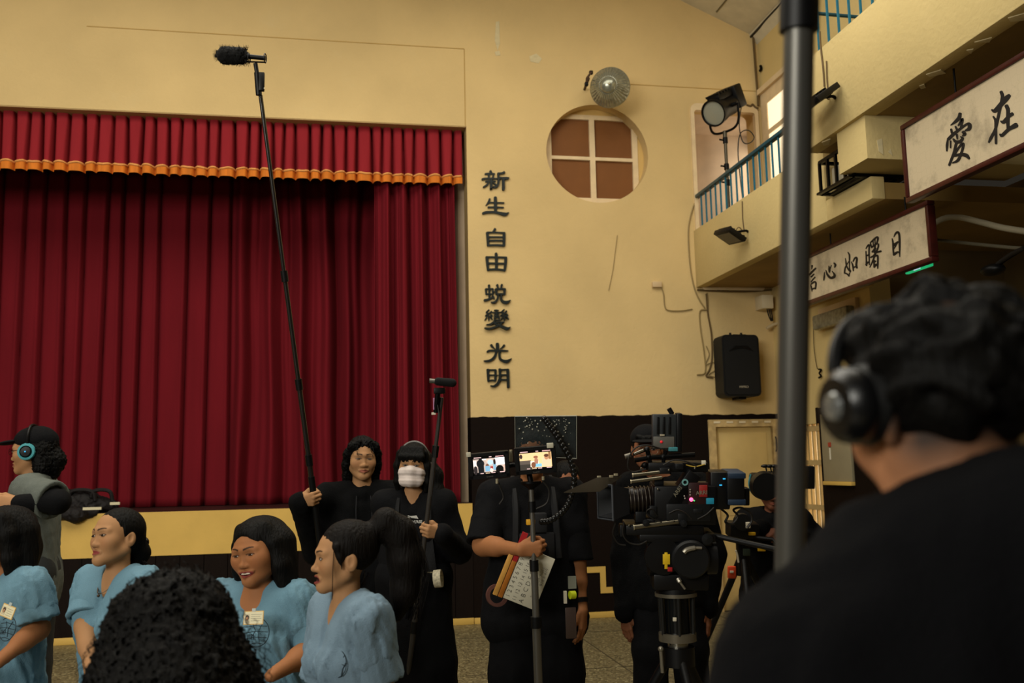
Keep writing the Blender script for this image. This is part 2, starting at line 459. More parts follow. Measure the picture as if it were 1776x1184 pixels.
# balcony door and the passage behind it
d1 = empty('door_1', (4.12, D, 3.45)); struct(d1); d1['label'] = 'doorway with rounded top corners from the balcony into a pale passage'
fr = polyfill(rrect(3.735, 3.4, 4.515, 5.35, .075), [rrect(3.775, 3.3, 4.475, 5.275, .03)], .06)
place(fr, (0, D+.0, 0), (1, 0, 0), (0, 0, 1), (0, -1, 0)); link('door_frame', fr, M_white, d1)
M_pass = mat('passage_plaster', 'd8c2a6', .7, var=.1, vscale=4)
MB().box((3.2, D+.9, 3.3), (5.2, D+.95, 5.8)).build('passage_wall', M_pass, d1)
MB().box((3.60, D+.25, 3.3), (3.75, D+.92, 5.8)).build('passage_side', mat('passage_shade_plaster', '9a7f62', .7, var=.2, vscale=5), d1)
MB().box((3.2, D+.25, 5.35), (5.2, D+.92, 5.8)).build('passage_ceiling', M_pass, d1)
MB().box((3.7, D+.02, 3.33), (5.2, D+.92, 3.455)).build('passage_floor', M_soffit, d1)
area('passage_daylight', (5.0, D+.55, 4.6), (3.7, D+.75, 4.2), .5, 1.2, 7, (1, .86, .68))

# ground-floor door in the dado
d2 = empty('door_2', (4.16, D, 0)); struct(d2); d2['label'] = 'pale beige door with worn white frame in the brown dado'
fr = polyfill([(3.775, 0), (4.55, 0), (4.55, 1.935), (3.775, 1.935)], [[(3.85, -.01), (4.48, -.01), (4.48, 1.86), (3.85, 1.86)]], .05)
place(fr, (0, D-.0, 0), (1, 0, 0), (0, 0, 1), (0, -1, 0)); link('door_frame', fr, mat('worn_frame', 'b59a68', .6, var=.3, vscale=14), d2)
MB().box((3.845, D+.03, 0), (4.485, D+.06, 1.865)).build('door_leaf', mat('beige_door_paint', 'c2a66a', .55, var=.14, vscale=3), d2)
MB().box((3.90, D+.024, .95), (4.43, D+.032, 1.80), bev=.004).build('door_panel', mat('beige_door_paint', 'c2a66a', .55), d2)
mb = MB()
for i in range(5):
    xx = 3.83+i*.14; MB().box((xx, D-.031, 1.897), (xx+.07, D-.024, 1.918)).build('paint_chip', mat('white_chip', 'd9c9a6', .6), d2)
MB().tube([(4.505, D-.03, 1.75), (4.505, D-.045, 1.72), (4.505, D-.045, 1.62), (4.505, D-.03, 1.6)], .007).build('door_handle', M_blackm, d2)

# right wall: flush by the stage, set back in a deep bay further along
YB = 7.42; XB = 5.9
holes = [[(8.2, 4.25), (9.22, 4.25), (9.22, 5.42), (8.2, 5.42)], [(8.45, .001), (8.86, .001), (8.86, 1.85), (8.45, 1.85)]]
me = polyfill([(YB, 0), (9.3, 0), (9.3, 6.3), (-1.5, 6.3), (-1.5, 3.9), (YB, 3.9)], holes, .2)
place(me, (XR+.1, 0, 0), (0, 1, 0), (0, 0, 1), (1, 0, 0))
wr = struct(link('wall_right', me, M_wallr)); wr['label'] = 'ochre yellow side wall under the balconies with brown dado'
wa, wb_ = WX(1655, 489, XB), WX(1724, 458, XB)
wy0, wy1, wz0, wz1 = wb_[1], wa[1], min(wa[2], wb_[2])-.45, wa[2]+.12
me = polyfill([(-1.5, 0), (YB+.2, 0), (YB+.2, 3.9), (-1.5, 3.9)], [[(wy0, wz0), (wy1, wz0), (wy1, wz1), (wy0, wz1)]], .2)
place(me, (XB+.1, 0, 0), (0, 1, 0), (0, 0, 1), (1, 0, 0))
o = struct(link('wall_bay', me, mat('bay_wall_painted_shade', '6a5635', .8, var=.15, vscale=2))); o['label'] = 'ochre wall with shade in its colour at the back of the bay under the upper balcony'  # shade of the deep bay is put into this dark wall colour
o = struct(MB().box((XR+.2, YB, 0), (XB+.2, YB+.2, 3.9)).build('wall_return', mat('bay_wall_painted_shade', '6a5635', .8))); o['label'] = 'short return wall of the bay under the balconies'
# upper window by the corner
M_day = mat('daylit_pane', 'fff0d0', .4, emit='ffe9c2', estr=.95)
w2 = empty('window_2', (XR, 8.7, 4.25)); struct(w2); w2['label'] = 'bright daylit casement window above the lower balcony'
fr = polyfill([(8.16, 4.2), (9.26, 4.2), (9.26, 5.47), (8.16, 5.47)], [[(8.72, 4.32), (9.12, 4.32), (9.12, 4.98), (8.72, 4.98)], [(8.72, 5.03), (9.12, 5.03), (9.12, 5.33), (8.72, 5.33)],
              [(8.25, 4.32), (8.66, 4.32), (8.66, 4.98), (8.25, 4.98)], [(8.25, 5.03), (8.66, 5.03), (8.66, 5.33), (8.25, 5.33)]], .03)
place(fr, (XR+.0, 0, 0), (0, 1, 0), (0, 0, 1), (1, 0, 0)); link('window_frame', fr, M_white, w2)
for (a, b, c, d) in ((8.72, 4.32, 9.12, 4.98), (8.72, 5.03, 9.12, 5.33), (8.25, 4.32, 8.66, 4.98), (8.25, 5.03, 8.66, 5.33)):
    MB().box((XR-.004, a-.01, b-.01), (XR+.004, c+.01, d+.01)).build('pane', M_day, w2)
MB().box((XR-.05, 8.12, 5.47), (XR+.05, 9.28, 5.53)).build('window_head', M_white, w2)
# bright louvred gate
d3 = empty('door_3', (XR, 8.65, 0)); struct(d3); d3['label'] = 'bright backlit slatted door by the foreground pole'
MB().box((XR+.13, 8.40, 0), (XR+.14, 8.9, 1.9)).build('daylight_panel', mat('daylit_gate', 'fff0d0', .4, emit='ffe6b8', estr=1.5), d3)
M_slat = mat('gate_slat_paint', 'b39866', .5, var=.1, vscale=12)
for i in range(5):
    y = 8.45+i*.09
    MB().box((XR+.03, y, .0), (XR+.06, y+.03, 1.85)).build('slat', M_slat, d3)
for z in (.02, .55, 1.02, 1.45, 1.78):
    MB().box((XR+.02, 8.45, z), (XR+.05, 8.86, z+.05)).build('crossbar', M_slat, d3)
# small barred window in the bay
w3 = empty('window_3', (XB, (wy0+wy1)/2, wz0)); struct(w3); w3['label'] = 'small barred bright window under the upper balcony'
MB().box((XB+.15, wy0-.05, wz0-.05), (XB+.16, wy1+.05, wz1+.05)).build('pane', mat('daylit_bars', 'fff0c8', .4, emit='ffe2a0', estr=.7), w3)
nb_ = 7
for i in range(nb_):
    y = wy0+(wy1-wy0)*(i+.5)/nb_; MB().box((XB+.0, y-.018, wz0), (XB+.05, y+.018, wz1)).build('bar', M_brown, w3)

# ceiling
def cz(x): return eave(x)
mb = MB()
mb.prism([(4.7, 0, cz(4.7)), (-.5, 0, cz(-.5)), (-.5, 0, cz(-.5)+.1), (4.7, 0, cz(4.7)+.1)], (0, 9.6, 0))
mb.prism([(-.5, 0, cz(-.5)), (-7.2, 0, cz(-7.2)), (-7.2, 0, cz(-7.2)+.1), (-.5, 0, cz(-.5)+.1)], (0, 9.6, 0))
ce = struct(mb.build('ceiling', M_ceil)); ce['label'] = 'pale boarded gable ceiling'
for x in (4.05, 2.85, 1.65):
    MB().prism([(x, .2, cz(x)-.006), (x+.012, .2, cz(x+.012)-.006), (x+.012, .2, cz(x+.012)+.01), (x, .2, cz(x)+.01)], (0, 9.0, 0)).build('ceiling_joint', mat('joint_dark', '6f6448', .8), ce)
o = struct(MB().prism([(4.47, 1, cz(4.47)-.01), (4.58, 1, cz(4.58)-.10), (4.58, 1, cz(4.58))], (0, 8.3, 0)).build('trim_4', M_ceil)); o['label'] = 'pale cornice strip where the ceiling meets the side wall'

# balconies
b1 = empty('balcony', (XL, 7.8, 3.33)); struct(b1); b1['label'] = 'lower cream balcony beside the stage wall with teal railing'
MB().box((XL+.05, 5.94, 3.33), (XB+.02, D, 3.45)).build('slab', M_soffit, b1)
MB().box((XL-.004, 6.56, 3.326), (XL+.1, D+.002, 3.94), bev=.006).build('parapet', M_plain, b1)
MB().box((XL-.004, 5.93, 3.326), (XL+.1, 6.56, 3.49), bev=.006).build('parapet_end', M_plain, b1)
b2 = empty('balcony', (XU, 4, 3.83)); struct(b2); b2['label'] = 'upper cream balcony above the hanging signs with flaking soffit'
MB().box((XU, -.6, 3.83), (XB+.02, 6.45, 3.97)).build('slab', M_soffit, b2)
MB().box((XU-.004, -.6, 3.826), (XU+.12, 6.452, 4.51), bev=.006).build('parapet', M_plain, b2)
p0 = WX(1453, 255, 3.53); p1 = WX(1501, 223, 3.53); q1 = WX(1503, 275, 3.53)
bm_ = empty('ceiling_beam', (4.1, p1[1], q1[2])); struct(bm_); bm_['label'] = 'short cream beam end under the upper balcony with peeling paint'
MB().box((3.53, p1[1], q1[2]), (XR+.3, p0[1], 3.83)).build('beam_body', M_plain, bm_)
for pts in ([(1521, 243), (1530, 240), (1532, 268), (1524, 262)], [(1540, 263), (1545, 258), (1548, 270)]):
    P = [WY(x, y, p1[1]-.004) for x, y in pts]; MB().prism(P, (0, .003, 0)).build('peeled_paint', M_flake, bm_)
for pts in ([(1606, 128), (1632, 120), (1640, 126), (1612, 132)], [(1594, 148), (1603, 145), (1606, 151), (1597, 153)], [(1748, 30), (1776, 22), (1776, 34), (1752, 36)], [(1676, 86), (1688, 84), (1684, 92)],
            [(1425, 246), (1440, 240), (1438, 250), (1428, 251)], [(1690, 72), (1720, 64), (1716, 72)]):
    P = [WZ(x, y, 3.826) for x, y in pts]; MB().prism(P, (0, 0, -.006)).build('peeled_paint', M_flake, b2)

# railings: each baluster its own piece
def railing(label, X, y0, y1, zb, zt, step, first=None):
    t = thing('balcony_railing', label, 'railing', (X+.04, (y0+y1)/2, zb))
    MB().box((X+.02, y0, zt-.022), (X+.075, y1, zt+.012), bev=.006).build('top_rail', mat('teal_rail_dark', '12414f', .4, var=.15, vscale=15), t)
    n = int((y1-y0)/step); base = None
    for i in range(n+1):
        y = y1-.06-i*step
        if y < y0+.02: break
        if base is None:
            base = MB().box((X+.040, y-.007, zb), (X+.054, y+.007, zt-.015)).build('baluster', M_teal, t); y_f = y
        else:
            c = base.copy(); COL.objects.link(c); c.location = base.location+Vector((0, y-y_f, 0))
    return t
railing('teal metal railing on the lower balcony below the film lamp', XL, 6.75, 9.36, 3.935, 4.315, .128)
t = railing('teal metal railing at the top edge on the upper balcony', XU, 1.2, 6.42, 4.505, 4.98, .145)
e0 = WY(1405, 22, 6.4); e1 = WY(1470, 29, 6.4)
MB().tube([(e0[0]-.08, 6.4, e0[2]), (e1[0]+.35, 6.4, e1[2])], .014).build('end_rail', mat('teal_rail_dark', '12414f', .4), t)
# ================================================================== curtains
M_red = mat('crimson_velvet', '6c121c', .9, var=.10, vscale=7, bump=.12, bscale=90, spec=.15, stretch=(1, 1, .12))
M_red2 = mat('crimson_valance', '8a2128', .9, var=.10, vscale=7, bump=.12, bscale=90, spec=.15, stretch=(1, 1, .15))
M_org = mat('orange_fringe', 'c9701c', .8, var=.18, vscale=30, stretch=(1, 1, .1))
M_org2 = mat('orange_braid', 'dd9a55', .8, var=.1, vscale=40)

def sheet(xs, zs, yfun, xfun=None):
    nx, nz = len(xs), len(zs); V = np.zeros((nz, nx, 3))
    X, Z = np.meshgrid(xs, zs)
    V[..., 0] = X if xfun is None else xfun(X, Z)
    V[..., 1] = yfun(X, Z); V[..., 2] = Z
    idx = np.arange(nx*nz).reshape(nz, nx)
    Fc = np.stack([idx[:-1, :-1], idx[:-1, 1:], idx[1:, 1:], idx[1:, :-1]], -1).reshape(-1, 4)
    me = bpy.data.meshes.new('sheet'); me.from_pydata(V.reshape(-1, 3).tolist(), [], Fc.tolist()); me.update()
    return me
def add_solid(o, t):
    m = o.modifiers.new('thickness', 'SOLIDIFY'); m.thickness = t; m.offset = 0; return o

# main curtain: flat pleats with sharp creases on the left, rounder folds to the right
crease_px = [-120, -84, -46, -8, 31, 67, 106, 137, 176, 207, 239, 272, 320, 359, 398]
CX = np.array([WY(p, 600, 10.5)[0] for p in crease_px])
CX = np.concatenate([np.arange(CX[0]-1.0, CX[0]-.1, .2), CX])
rr = np.random.default_rng(3)
cd_ = rr.uniform(.05, .085, len(CX)); cl = rr.uniform(-.02, .02, len(CX))
xl_end = WY(700, 600, 10.4)[0]
def y_main(X, Z):
    h = (Z-1.15)/3.6
    Y = np.full_like(X, 10.5)
    for c, dpt, ln in zip(CX, cd_, cl):
        u = X-(c+ln*(h-.5)*2)
        Y += dpt*np.exp(-(np.abs(u)/.018)**1.5) + .03*np.where(u > 0, np.exp(-u/.09), 0) - .012*np.exp(-((u+.03)/.02)**2)
    t = np.clip((X-CX[-1])/.12, 0, 1); t = t*t*(3-2*t)
    s = X+.03*np.sin(2*h+X*3)+.012*np.sin(9*h+5*X)
    f = .085*np.sin(s*21+1.2+.6*np.sin(s*5))+.03*np.sin(s*38+2*h)+.008*np.sin(s*71+1.)
    return Y*(1-t)+t*(10.51+f)
zs = np.linspace(1.155, 4.75, 40)
me = sheet(np.linspace(-4.5, xl_end, 1100), zs, y_main)
o = recenter(add_solid(link('stage_curtain', me, M_red, smooth=True), .006))
tag(o, 'wide crimson main curtain in straight pleats filling the stage opening', 'curtain')
xr0, xr1 = WY(650, 600, 9.62)[0], WY(795, 800, 9.62)[0]
def y_right(X, Z):
    h = (Z-1.15)/3.6; s = (X-xr0)/(xr1-xr0)
    f = .075*np.sin(s*2*PI*4.6+.6+.5*np.sin(3*s))+.03*np.sin(s*2*PI*9.3+1.+h)+.012*np.sin(s*2*PI*17)
    return 9.55+f*(1-.15*h)
def x_right(X, Z):
    h = (Z-1.15)/3.6
    return X-.03*h*(X-xr0)/(xr1-xr0)
me = sheet(np.linspace(xr0, xr1, 420), zs, y_right, x_right)
o = recenter(add_solid(link('stage_curtain', me, M_red, smooth=True), .006))
tag(o, 'narrow bright crimson curtain gathered in deep folds at the right jamb', 'curtain')
# valance
zv0, zv1 = 4.43, 4.99
xv1 = WY(801, 300, 9.42)[0]
pl = [-4.5]
rv = np.random.default_rng(11)
while pl[-1] < xv1: pl.append(pl[-1]+rv.uniform(.10, .15))
pl = np.array(pl); pa = rv.uniform(.035, .075, len(pl))
def y_val(X, Z):
    h = np.clip((zv1-Z)/(zv1-zv0), 0, 1); Y = np.full_like(X, 9.42)
    for i in range(len(pl)-1):
        ln = .014*math.sin(i*2.3)*h
        t = np.clip((X-(pl[i]+ln))/(pl[i+1]-pl[i]), 0, 1)
        Y -= pa[i]*(.45+.55*h)*(t**.6)*(1-t**3)*1.3
        Y += (.05+pa[i])*np.exp(-np.abs((X-(pl[i]+ln))/(.009+.006*h))**1.6)
    return Y+.01*np.sin(X*3.1)*h
xsv = np.linspace(-4.45, xv1, 1300)
va = thing('stage_valance', 'gathered crimson valance with orange fringe across the stage top', 'valance', (-1.5, 9.42, zv0))
link('valance_cloth', sheet(xsv, np.linspace(zv0+.05, zv1, 14), y_val), M_red2, va, True)
link('fringe', sheet(xsv, np.linspace(zv0-.035, zv0+.045, 4), lambda X, Z: y_val(X, Z*0+zv0+.05)*.65+9.40*.35-.012+.003*np.sin(X*700)), M_org, va, True)
mbp = [(x, float(y_val(np.array([x]), np.array([zv0+.05]))[0])*.65+9.40*.35-.014, zv0+.046+.006*math.sin(x*40)) for x in xsv[::4]]
MB().tube(mbp, .011, 6).build('braid', M_org2, va)

# ================================================================== wall characters, traced as brush strokes
def ribbons(strokes, conv, nrm, thick, lift):
    """strokes [(x, y, w)...] in drawing units -> one solid mesh; conv maps a drawing point into the place"""
    mb = MB(); nrm = np.array(nrm, float)
    for si, st in enumerate(strokes):
        thk = thick*(1+.06*si)
        P = catmull([np.array(p, float) for p in st], 6)
        P = [P[i] for i in range(len(P))]
        left = []; right = []; k = len(P)
        for i, p in enumerate(P):
            a = P[max(0, i-1)][:2]; b = P[min(k-1, i+1)][:2]
            t = b-a; t = t/(np.linalg.norm(t)+1e-9); nn = np.array([-t[1], t[0]]); w = max(p[2], 6)/2
            if i == 0:
                for q in (60, 30): left.append(p[:2]-t*w*.8*math.sin(math.radians(q))+nn*w*math.cos(math.radians(q))); right.append(p[:2]-t*w*.8*math.sin(math.radians(q))-nn*w*math.cos(math.radians(q)))
            left.append(p[:2]+nn*w); right.append(p[:2]-nn*w)
            if i == k-1:
                for q in (30, 60): left.append(p[:2]+t*w*.8*math.sin(math.radians(q))+nn*w*math.cos(math.radians(q))); right.append(p[:2]+t*w*.8*math.sin(math.radians(q))-nn*w*math.cos(math.radians(q)))
        n = len(left)
        L = [conv(*q) for q in left]; Rr = [conv(*q) for q in right]
        T = [q+nrm*(lift+thk) for q in L]+[q+nrm*(lift+thk) for q in Rr]
        B = [q+nrm*lift for q in L]+[q+nrm*lift for q in Rr]
        V = T+B; Fc = []
        for i in range(n-1):
            Fc.append((i, i+1, n+i+1, n+i)); Fc.append((2*n+i, 2*n+i+1, i+1, i)); Fc.append((3*n+i+1, 3*n+i, n+i, n+i+1))
        Fc.append((0, n, 3*n, 2*n)); Fc.append((n-1, 3*n-1, 4*n-1, 2*n-1))
        mb.add(V, Fc)
    return mb
M_ink = mat('dark_green_black_letter', '0c1614', .5)
M_inkb = mat('black_ink', '0d0a09', .6)
CH = {
 'new': ((830, 290), [[(480,170,95),(520,260,85)],[(270,290,70),(400,275,70),(640,285,60)],[(410,300,80),(420,420,80)],[(610,300,70),(575,440,60)],[(150,510,90),(250,485,80),(500,480,70),(740,485,60)],[(290,600,70),(400,590,70),(680,595,50)],[(510,480,100),(505,880,100),(495,910,80)],[(390,660,70),(320,750,75),(190,830,60)],[(590,650,40),(650,700,60),(730,760,60)],[(1040,230,100),(950,265,75),(780,270,60)],[(795,270,80),(810,500,90),(800,680,90),(740,800,90),(650,840,80),(585,820,50)],[(830,460,70),(1000,470,90),(1180,475,100),(1235,440,30)],[(1005,480,110),(1010,930,110)]]),
 'life': ((830, 335), [[(450,250,80),(410,370,90),(300,505,40)],[(440,395,60),(700,400,60),(1030,410,60)],[(390,590,70),(700,590,70),(1010,600,60)],[(680,190,120),(685,500,125),(690,790,110)],[(170,840,90),(300,800,100),(600,790,90),(850,830,110),(1080,880,140),(1230,810,30)]]),
 'self': ((830, 390), [[(670,180,100),(600,290,90)],[(350,330,110),(370,600,100),(385,850,100)],[(1040,340,110),(1040,600,110),(1035,860,100)],[(360,320,70),(700,320,60),(1040,340,70)],[(400,510,70),(1000,510,60)],[(400,655,70),(1000,655,65)],[(390,850,75),(700,840,75),(1030,860,90)]]),
 'from': ((830, 433), [[(710,160,100),(720,300,120),(725,500,110),(725,820,110)],[(330,310,110),(360,600,110),(385,850,90)],[(1110,330,110),(1095,600,110),(1060,870,90)],[(340,315,70),(700,315,70),(1100,330,80)],[(370,565,75),(1080,580,75)],[(390,825,80),(720,815,80),(1060,850,85)]]),
 'shed': ((830, 486), [[(420,210,90),(435,400,80),(440,700,80)],[(285,370,70),(315,580,70)],[(290,365,60),(570,360,60)],[(575,360,70),(575,590,60)],[(310,570,60),(590,570,50)],[(240,830,100),(400,790,90),(560,710,60)],[(560,640,60),(600,710,80),(645,790,25)],[(570,480,50),(680,480,40)],[(755,200,90),(795,330,50)],[(945,195,90),(915,340,60)],[(695,370,80),(730,590,80)],[(690,370,70),(1070,370,70)],[(1060,375,100),(1050,600,80)],[(720,570,70),(1060,575,70)],[(790,610,50),(770,760,80),(690,880,90),(590,930,85),(510,910,40)],[(910,600,70),(915,780,80),(990,890,110),(1140,920,130),(1290,830,30)]]),
 'change': ((830, 530), [[(415,180,60),(310,280,50),(400,330,60)],[(520,250,70),(400,345,60),(285,420,60),(430,440,60),(540,430,60)],[(500,370,50),(555,430,50)],[(320,500,55),(245,600,30)],[(415,480,55),(410,620,40)],[(500,490,50),(555,585,40)],[(650,200,60),(730,195,60),(820,195,20)],[(540,285,45),(720,285,50),(900,275,45)],[(640,350,40),(820,345,40)],[(630,420,45),(835,420,45)],[(725,200,50),(725,470,50)],[(640,490,50),(640,630,50)],[(640,495,50),(840,495,50)],[(835,490,45),(840,630,45)],[(640,605,50),(840,605,50)],[(1030,175,60),(930,280,60),(1040,330,60)],[(1130,240,70),(1030,350,60),(900,420,60),(1040,440,60),(1170,430,60)],[(1130,360,60),(1180,420,60)],[(960,500,50),(900,600,30)],[(1050,490,55),(1050,620,40)],[(1140,490,60),(1220,575,30)],[(620,650,60),(560,720,80),(450,780,75),(310,790,30)],[(600,700,60),(850,695,55),(1030,690,55)],[(920,700,70),(870,790,80),(720,870,80),(500,950,85),(340,960,80),(240,920,40)],[(620,740,60),(800,820,90),(1000,900,110),(1160,960,120),(1290,890,20)]]),
 'light': ((830, 590), [[(765,150,130),(770,300,140),(770,420,130)],[(510,200,100),(560,270,80),(670,365,30)],[(1045,210,90),(980,280,70),(880,350,30)],[(350,480,70),(430,430,80),(700,430,80),(1000,430,80),(1200,435,40)],[(710,460,70),(690,590,90),(600,740,110),(440,840,100),(300,860,85),(220,850,50)],[(850,460,90),(850,650,85),(890,780,100),(1000,850,110),(1160,870,140),(1345,750,25)]]),
 'bright': ((830, 630), [[(375,260,110),(385,500,100),(400,730,90)],[(380,275,70),(690,275,70)],[(690,280,90),(680,700,90)],[(420,485,60),(650,485,60)],[(400,720,60),(540,695,70),(680,720,70)],[(720,485,20),(840,485,20)],[(860,240,100),(870,500,90),(850,680,110),(770,840,110),(620,940,90),(490,925,50)],[(860,270,70),(1030,265,65),(1190,260,80)],[(1190,270,110),(1200,600,105),(1210,980,110)],[(900,485,75),(1140,480,70)],[(900,680,80),(1140,680,75)]]),
}
ords = ['topmost', 'second from the top', 'third from the top', 'fourth from the top', 'fifth from the top', 'sixth from the top', 'seventh from the top', 'lowest']
for (k, (org, st)), od in zip(CH.items(), ords):
    s_ = 60/1421
    mb = ribbons(st, lambda x, y: WY(org[0]+x*s_, org[1]+y*s_, D), (0, -1, 0), .016, .0)
    mb.build('wall_character', M_ink, label='dark painted Chinese character, %s in the column right of the stage' % od, cat='wall lettering', group='characters in the wall column')

# ================================================================== hanging signs
def sign(label, X, ya, yb, z0, z1, fr, rods, rodtop, chars):
    t = thing('hanging_sign', label, 'sign', (X, (ya+yb)/2, z0))
    M_sw = mat('dark_red_sign_wood', '3c130e', .4, var=.25, vscale=18)
    for nm, lo, hi in (('frame_rail', (X-.03, ya, z1-fr), (X+.03, yb, z1)), ('frame_rail', (X-.03, ya, z0), (X+.03, yb, z0+fr)),
                       ('frame_stile', (X-.03, ya, z0+fr), (X+.03, ya+fr, z1-fr)), ('frame_stile', (X-.03, yb-fr, z0+fr), (X+.03, yb, z1-fr))):
        MB().box(lo, hi, bev=.008).build(nm, M_sw, t)
    # printed paper panel: pale pattern of six-pointed stars, darker stains
    m = bpy.data.materials.new('sign_paper'); m.use_nodes = True; nt = m.node_tree; b = nt.nodes['Principled BSDF']; b.inputs['Roughness'].default_value = .55
    tc = nt.nodes.new('ShaderNodeTexCoord')
    mp = nt.nodes.new('ShaderNodeMapping'); nt.links.new(tc.outputs['Object'], mp.inputs[0]); mp.inputs['Scale'].default_value = (0, 1, 1)
    vo = nt.nodes.new('ShaderNodeTexVoronoi'); vo.feature = 'DISTANCE_TO_EDGE'; vo.inputs['Scale'].default_value = 20; vo.inputs['Randomness'].default_value = .45; nt.links.new(mp.outputs[0], vo.inputs['Vector'])
    r1 = nt.nodes.new('ShaderNodeMapRange'); r1.inputs[1].default_value = .0; r1.inputs[2].default_value = .05; r1.inputs[3].default_value = .92; r1.inputs[4].default_value = 1; nt.links.new(vo.outputs['Distance'], r1.inputs[0])
    nz = nt.nodes.new('ShaderNodeTexNoise'); nz.inputs['Scale'].default_value = 3.2; nz.inputs['Detail'].default_value = 8; nz.inputs['Roughness'].default_value = .7; nt.links.new(mp.outputs[0], nz.inputs['Vector'])
    r2 = nt.nodes.new('ShaderNodeMapRange'); r2.inputs[1].default_value = .50; r2.inputs[2].default_value = .70; r2.inputs[3].default_value = 1; r2.inputs[4].default_value = .5; nt.links.new(nz.outputs['Fac'], r2.inputs[0])
    mu = nt.nodes.new('ShaderNodeMath'); mu.operation = 'MULTIPLY'; nt.links.new(r1.outputs[0], mu.inputs[0]); nt.links.new(r2.outputs[0], mu.inputs[1])
    vm = nt.nodes.new('ShaderNodeVectorMath'); vm.operation = 'MULTIPLY'; vm.inputs[0].default_value = hexc('bcac8e'); nt.links.new(mu.outputs[0], vm.inputs[1]); nt.links.new(vm.outputs[0], b.inputs['Base Color'])
    MB().box((X-.016, ya+fr*.8, z0+fr*.8), (X+.02, yb-fr*.8, z1-fr*.8)).build('panel', m, t)
    for y in rods: MB().tube([(X, y, z1-.01), (X, y, rodtop)], .006).build('hanging_rod', M_blackm, t)
    for org, sc, st in chars:
        ribbons(st, lambda x, y: WX(org[0]+x/sc, org[1]+y/sc, X-.0165), (-1, 0, 0), .002, 0).build('brush_character', M_inkb, t)
    return t
C1 = [((1630, 185), 10.76, [[(380,130,60),(360,210,70),(280,290,50),(205,345,15)],[(215,420,40),(230,490,45)],[(295,370,30),(320,420,40)],[(350,350,30),(425,230,50),(400,380,40)],[(170,600,60),(260,510,60),(400,400,45),(520,320,45),(560,340,70),(550,410,70),(480,445,30)],[(440,470,60),(470,510,60),(430,540,30)],[(320,520,40),(330,600,25)],[(255,600,30),(300,650,55),(380,650,60),(430,590,45),(395,560,25)],[(155,590,25),(140,720,45),(135,825,25)],[(205,640,30),(205,765,25)],[(310,690,50),(270,850,45),(215,1000,45),(180,1090,40)],[(290,880,30),(360,760,40),(430,690,50),(440,740,45),(400,880,45),(340,1000,50),(240,1050,20)],[(260,920,30),(400,890,60),(500,910,70),(550,965,40)]]),
      ((1705, 150), 10.76, [[(340,100,60),(365,180,65),(350,280,60),(310,450,55),(270,640,55),(230,800,50),(150,960,55),(110,1040,30)],[(165,435,30),(230,450,80),(350,320,90),(440,220,95),(490,170,70)],[(195,560,30),(235,640,45),(240,850,50),(245,1060,45)],[(440,360,70),(470,450,70),(465,620,65),(470,780,55)],[(330,645,20),(390,660,70),(470,570,60),(550,510,65)],[(320,890,30),(360,910,60),(480,800,65),(620,720,95)]])]
C2 = [((1400, 445), 16.92, [[(145,265,60),(135,370,20)],[(60,530,50),(150,440,60),(250,340,50)],[(120,590,50),(200,510,40)],[(115,735,40),(230,600,40)],[(100,820,20),(130,920,45),(145,1020,20)],[(120,800,40),(220,735,50),(260,790,50),(245,940,45)],[(140,980,30),(190,930,40),(250,940,40)],[(10,400,45),(-30,520,40),(-80,660,20)],[(-45,560,40),(-45,760,40),(-45,960,30)],
        ]),
      ((1400, 445), 16.92, [[(510,450,20),(505,580,50),(490,690,35)],[(550,395,20),(600,530,60),(690,620,70),(790,590,80),(800,520,60),(735,425,20)],[(640,270,20),(655,380,65),(655,460,35)],[(715,250,15),(680,340,35)],[(790,185,40),(830,240,60),(810,310,40)]]),
      ((1455, 430), 19.73, [[(310,140,30),(365,250,55),(365,500,45),(365,680,40),(390,790,70)],[(225,350,20),(245,480,50),(270,620,50),(340,750,50),(400,820,40)],[(340,460,25),(290,540,30),(220,680,50),(195,860,50)],[(200,860,40),(280,880,50),(350,960,50)],[(350,970,30),(370,850,40)],[(430,470,25),(480,600,55),(500,780,35)],[(490,460,35),(540,360,50),(600,320,55),(620,400,65),(600,560,65),(620,680,60)],[(490,680,40),(560,640,50),(620,650,60)]]),
      ((1490, 400), 15.78, [[(190,560,30),(200,750,40),(205,950,45)],[(190,490,25),(240,410,45),(280,400,45),(275,600,42),(285,930,30)],[(200,690,40),(280,650,40)],[(190,930,40),(240,870,50),(280,850,40)],[(310,320,25),(330,400,40),(350,460,40)],[(330,310,40),(480,180,50),(520,210,50),(490,350,40)],[(390,290,25),(395,400,25)],[(440,240,25),(445,360,25)],[(350,450,45),(490,350,50)],[(370,580,50),(450,480,55)],[(440,400,40),(430,600,45)],[(530,360,40),(530,440,40),(470,590,45),(410,680,50),(320,730,35)],[(480,590,45),(600,560,50)],[(440,660,35),(390,800,40),(300,1000,20)],[(410,800,40),(420,1000,40)],[(430,700,40),(510,680,45),(520,850,40),(515,1030,30)],[(430,840,55),(460,830,40)],[(430,980,40),(480,920,50),(520,980,30)]]),
      ((1530, 390), 18.22, [[(320,430,30),(345,560,55),(355,800,55),(375,950,55)],[(375,380,20),(430,270,60),(500,230,70),(545,320,65),(555,600,65),(560,1000,30)],[(360,640,90),(430,600,90),(500,530,50)],[(370,770,20),(440,650,40)],[(370,940,70),(440,890,75),(500,850,50),(550,880,50)]])]
sign('large framed sign with two black brush characters, nearest in the upper right corner', 3.66, 3.30, 5.42, 3.142, 3.667, .035, [4.88, 4.25, 3.6], 3.83, C1)
sign('framed sign with five black brush characters partly behind the grey foreground pole', 3.95, 5.61, 7.62, 2.808, 3.232, .035, [6.94, 5.9, 7.4], 3.335, C2)

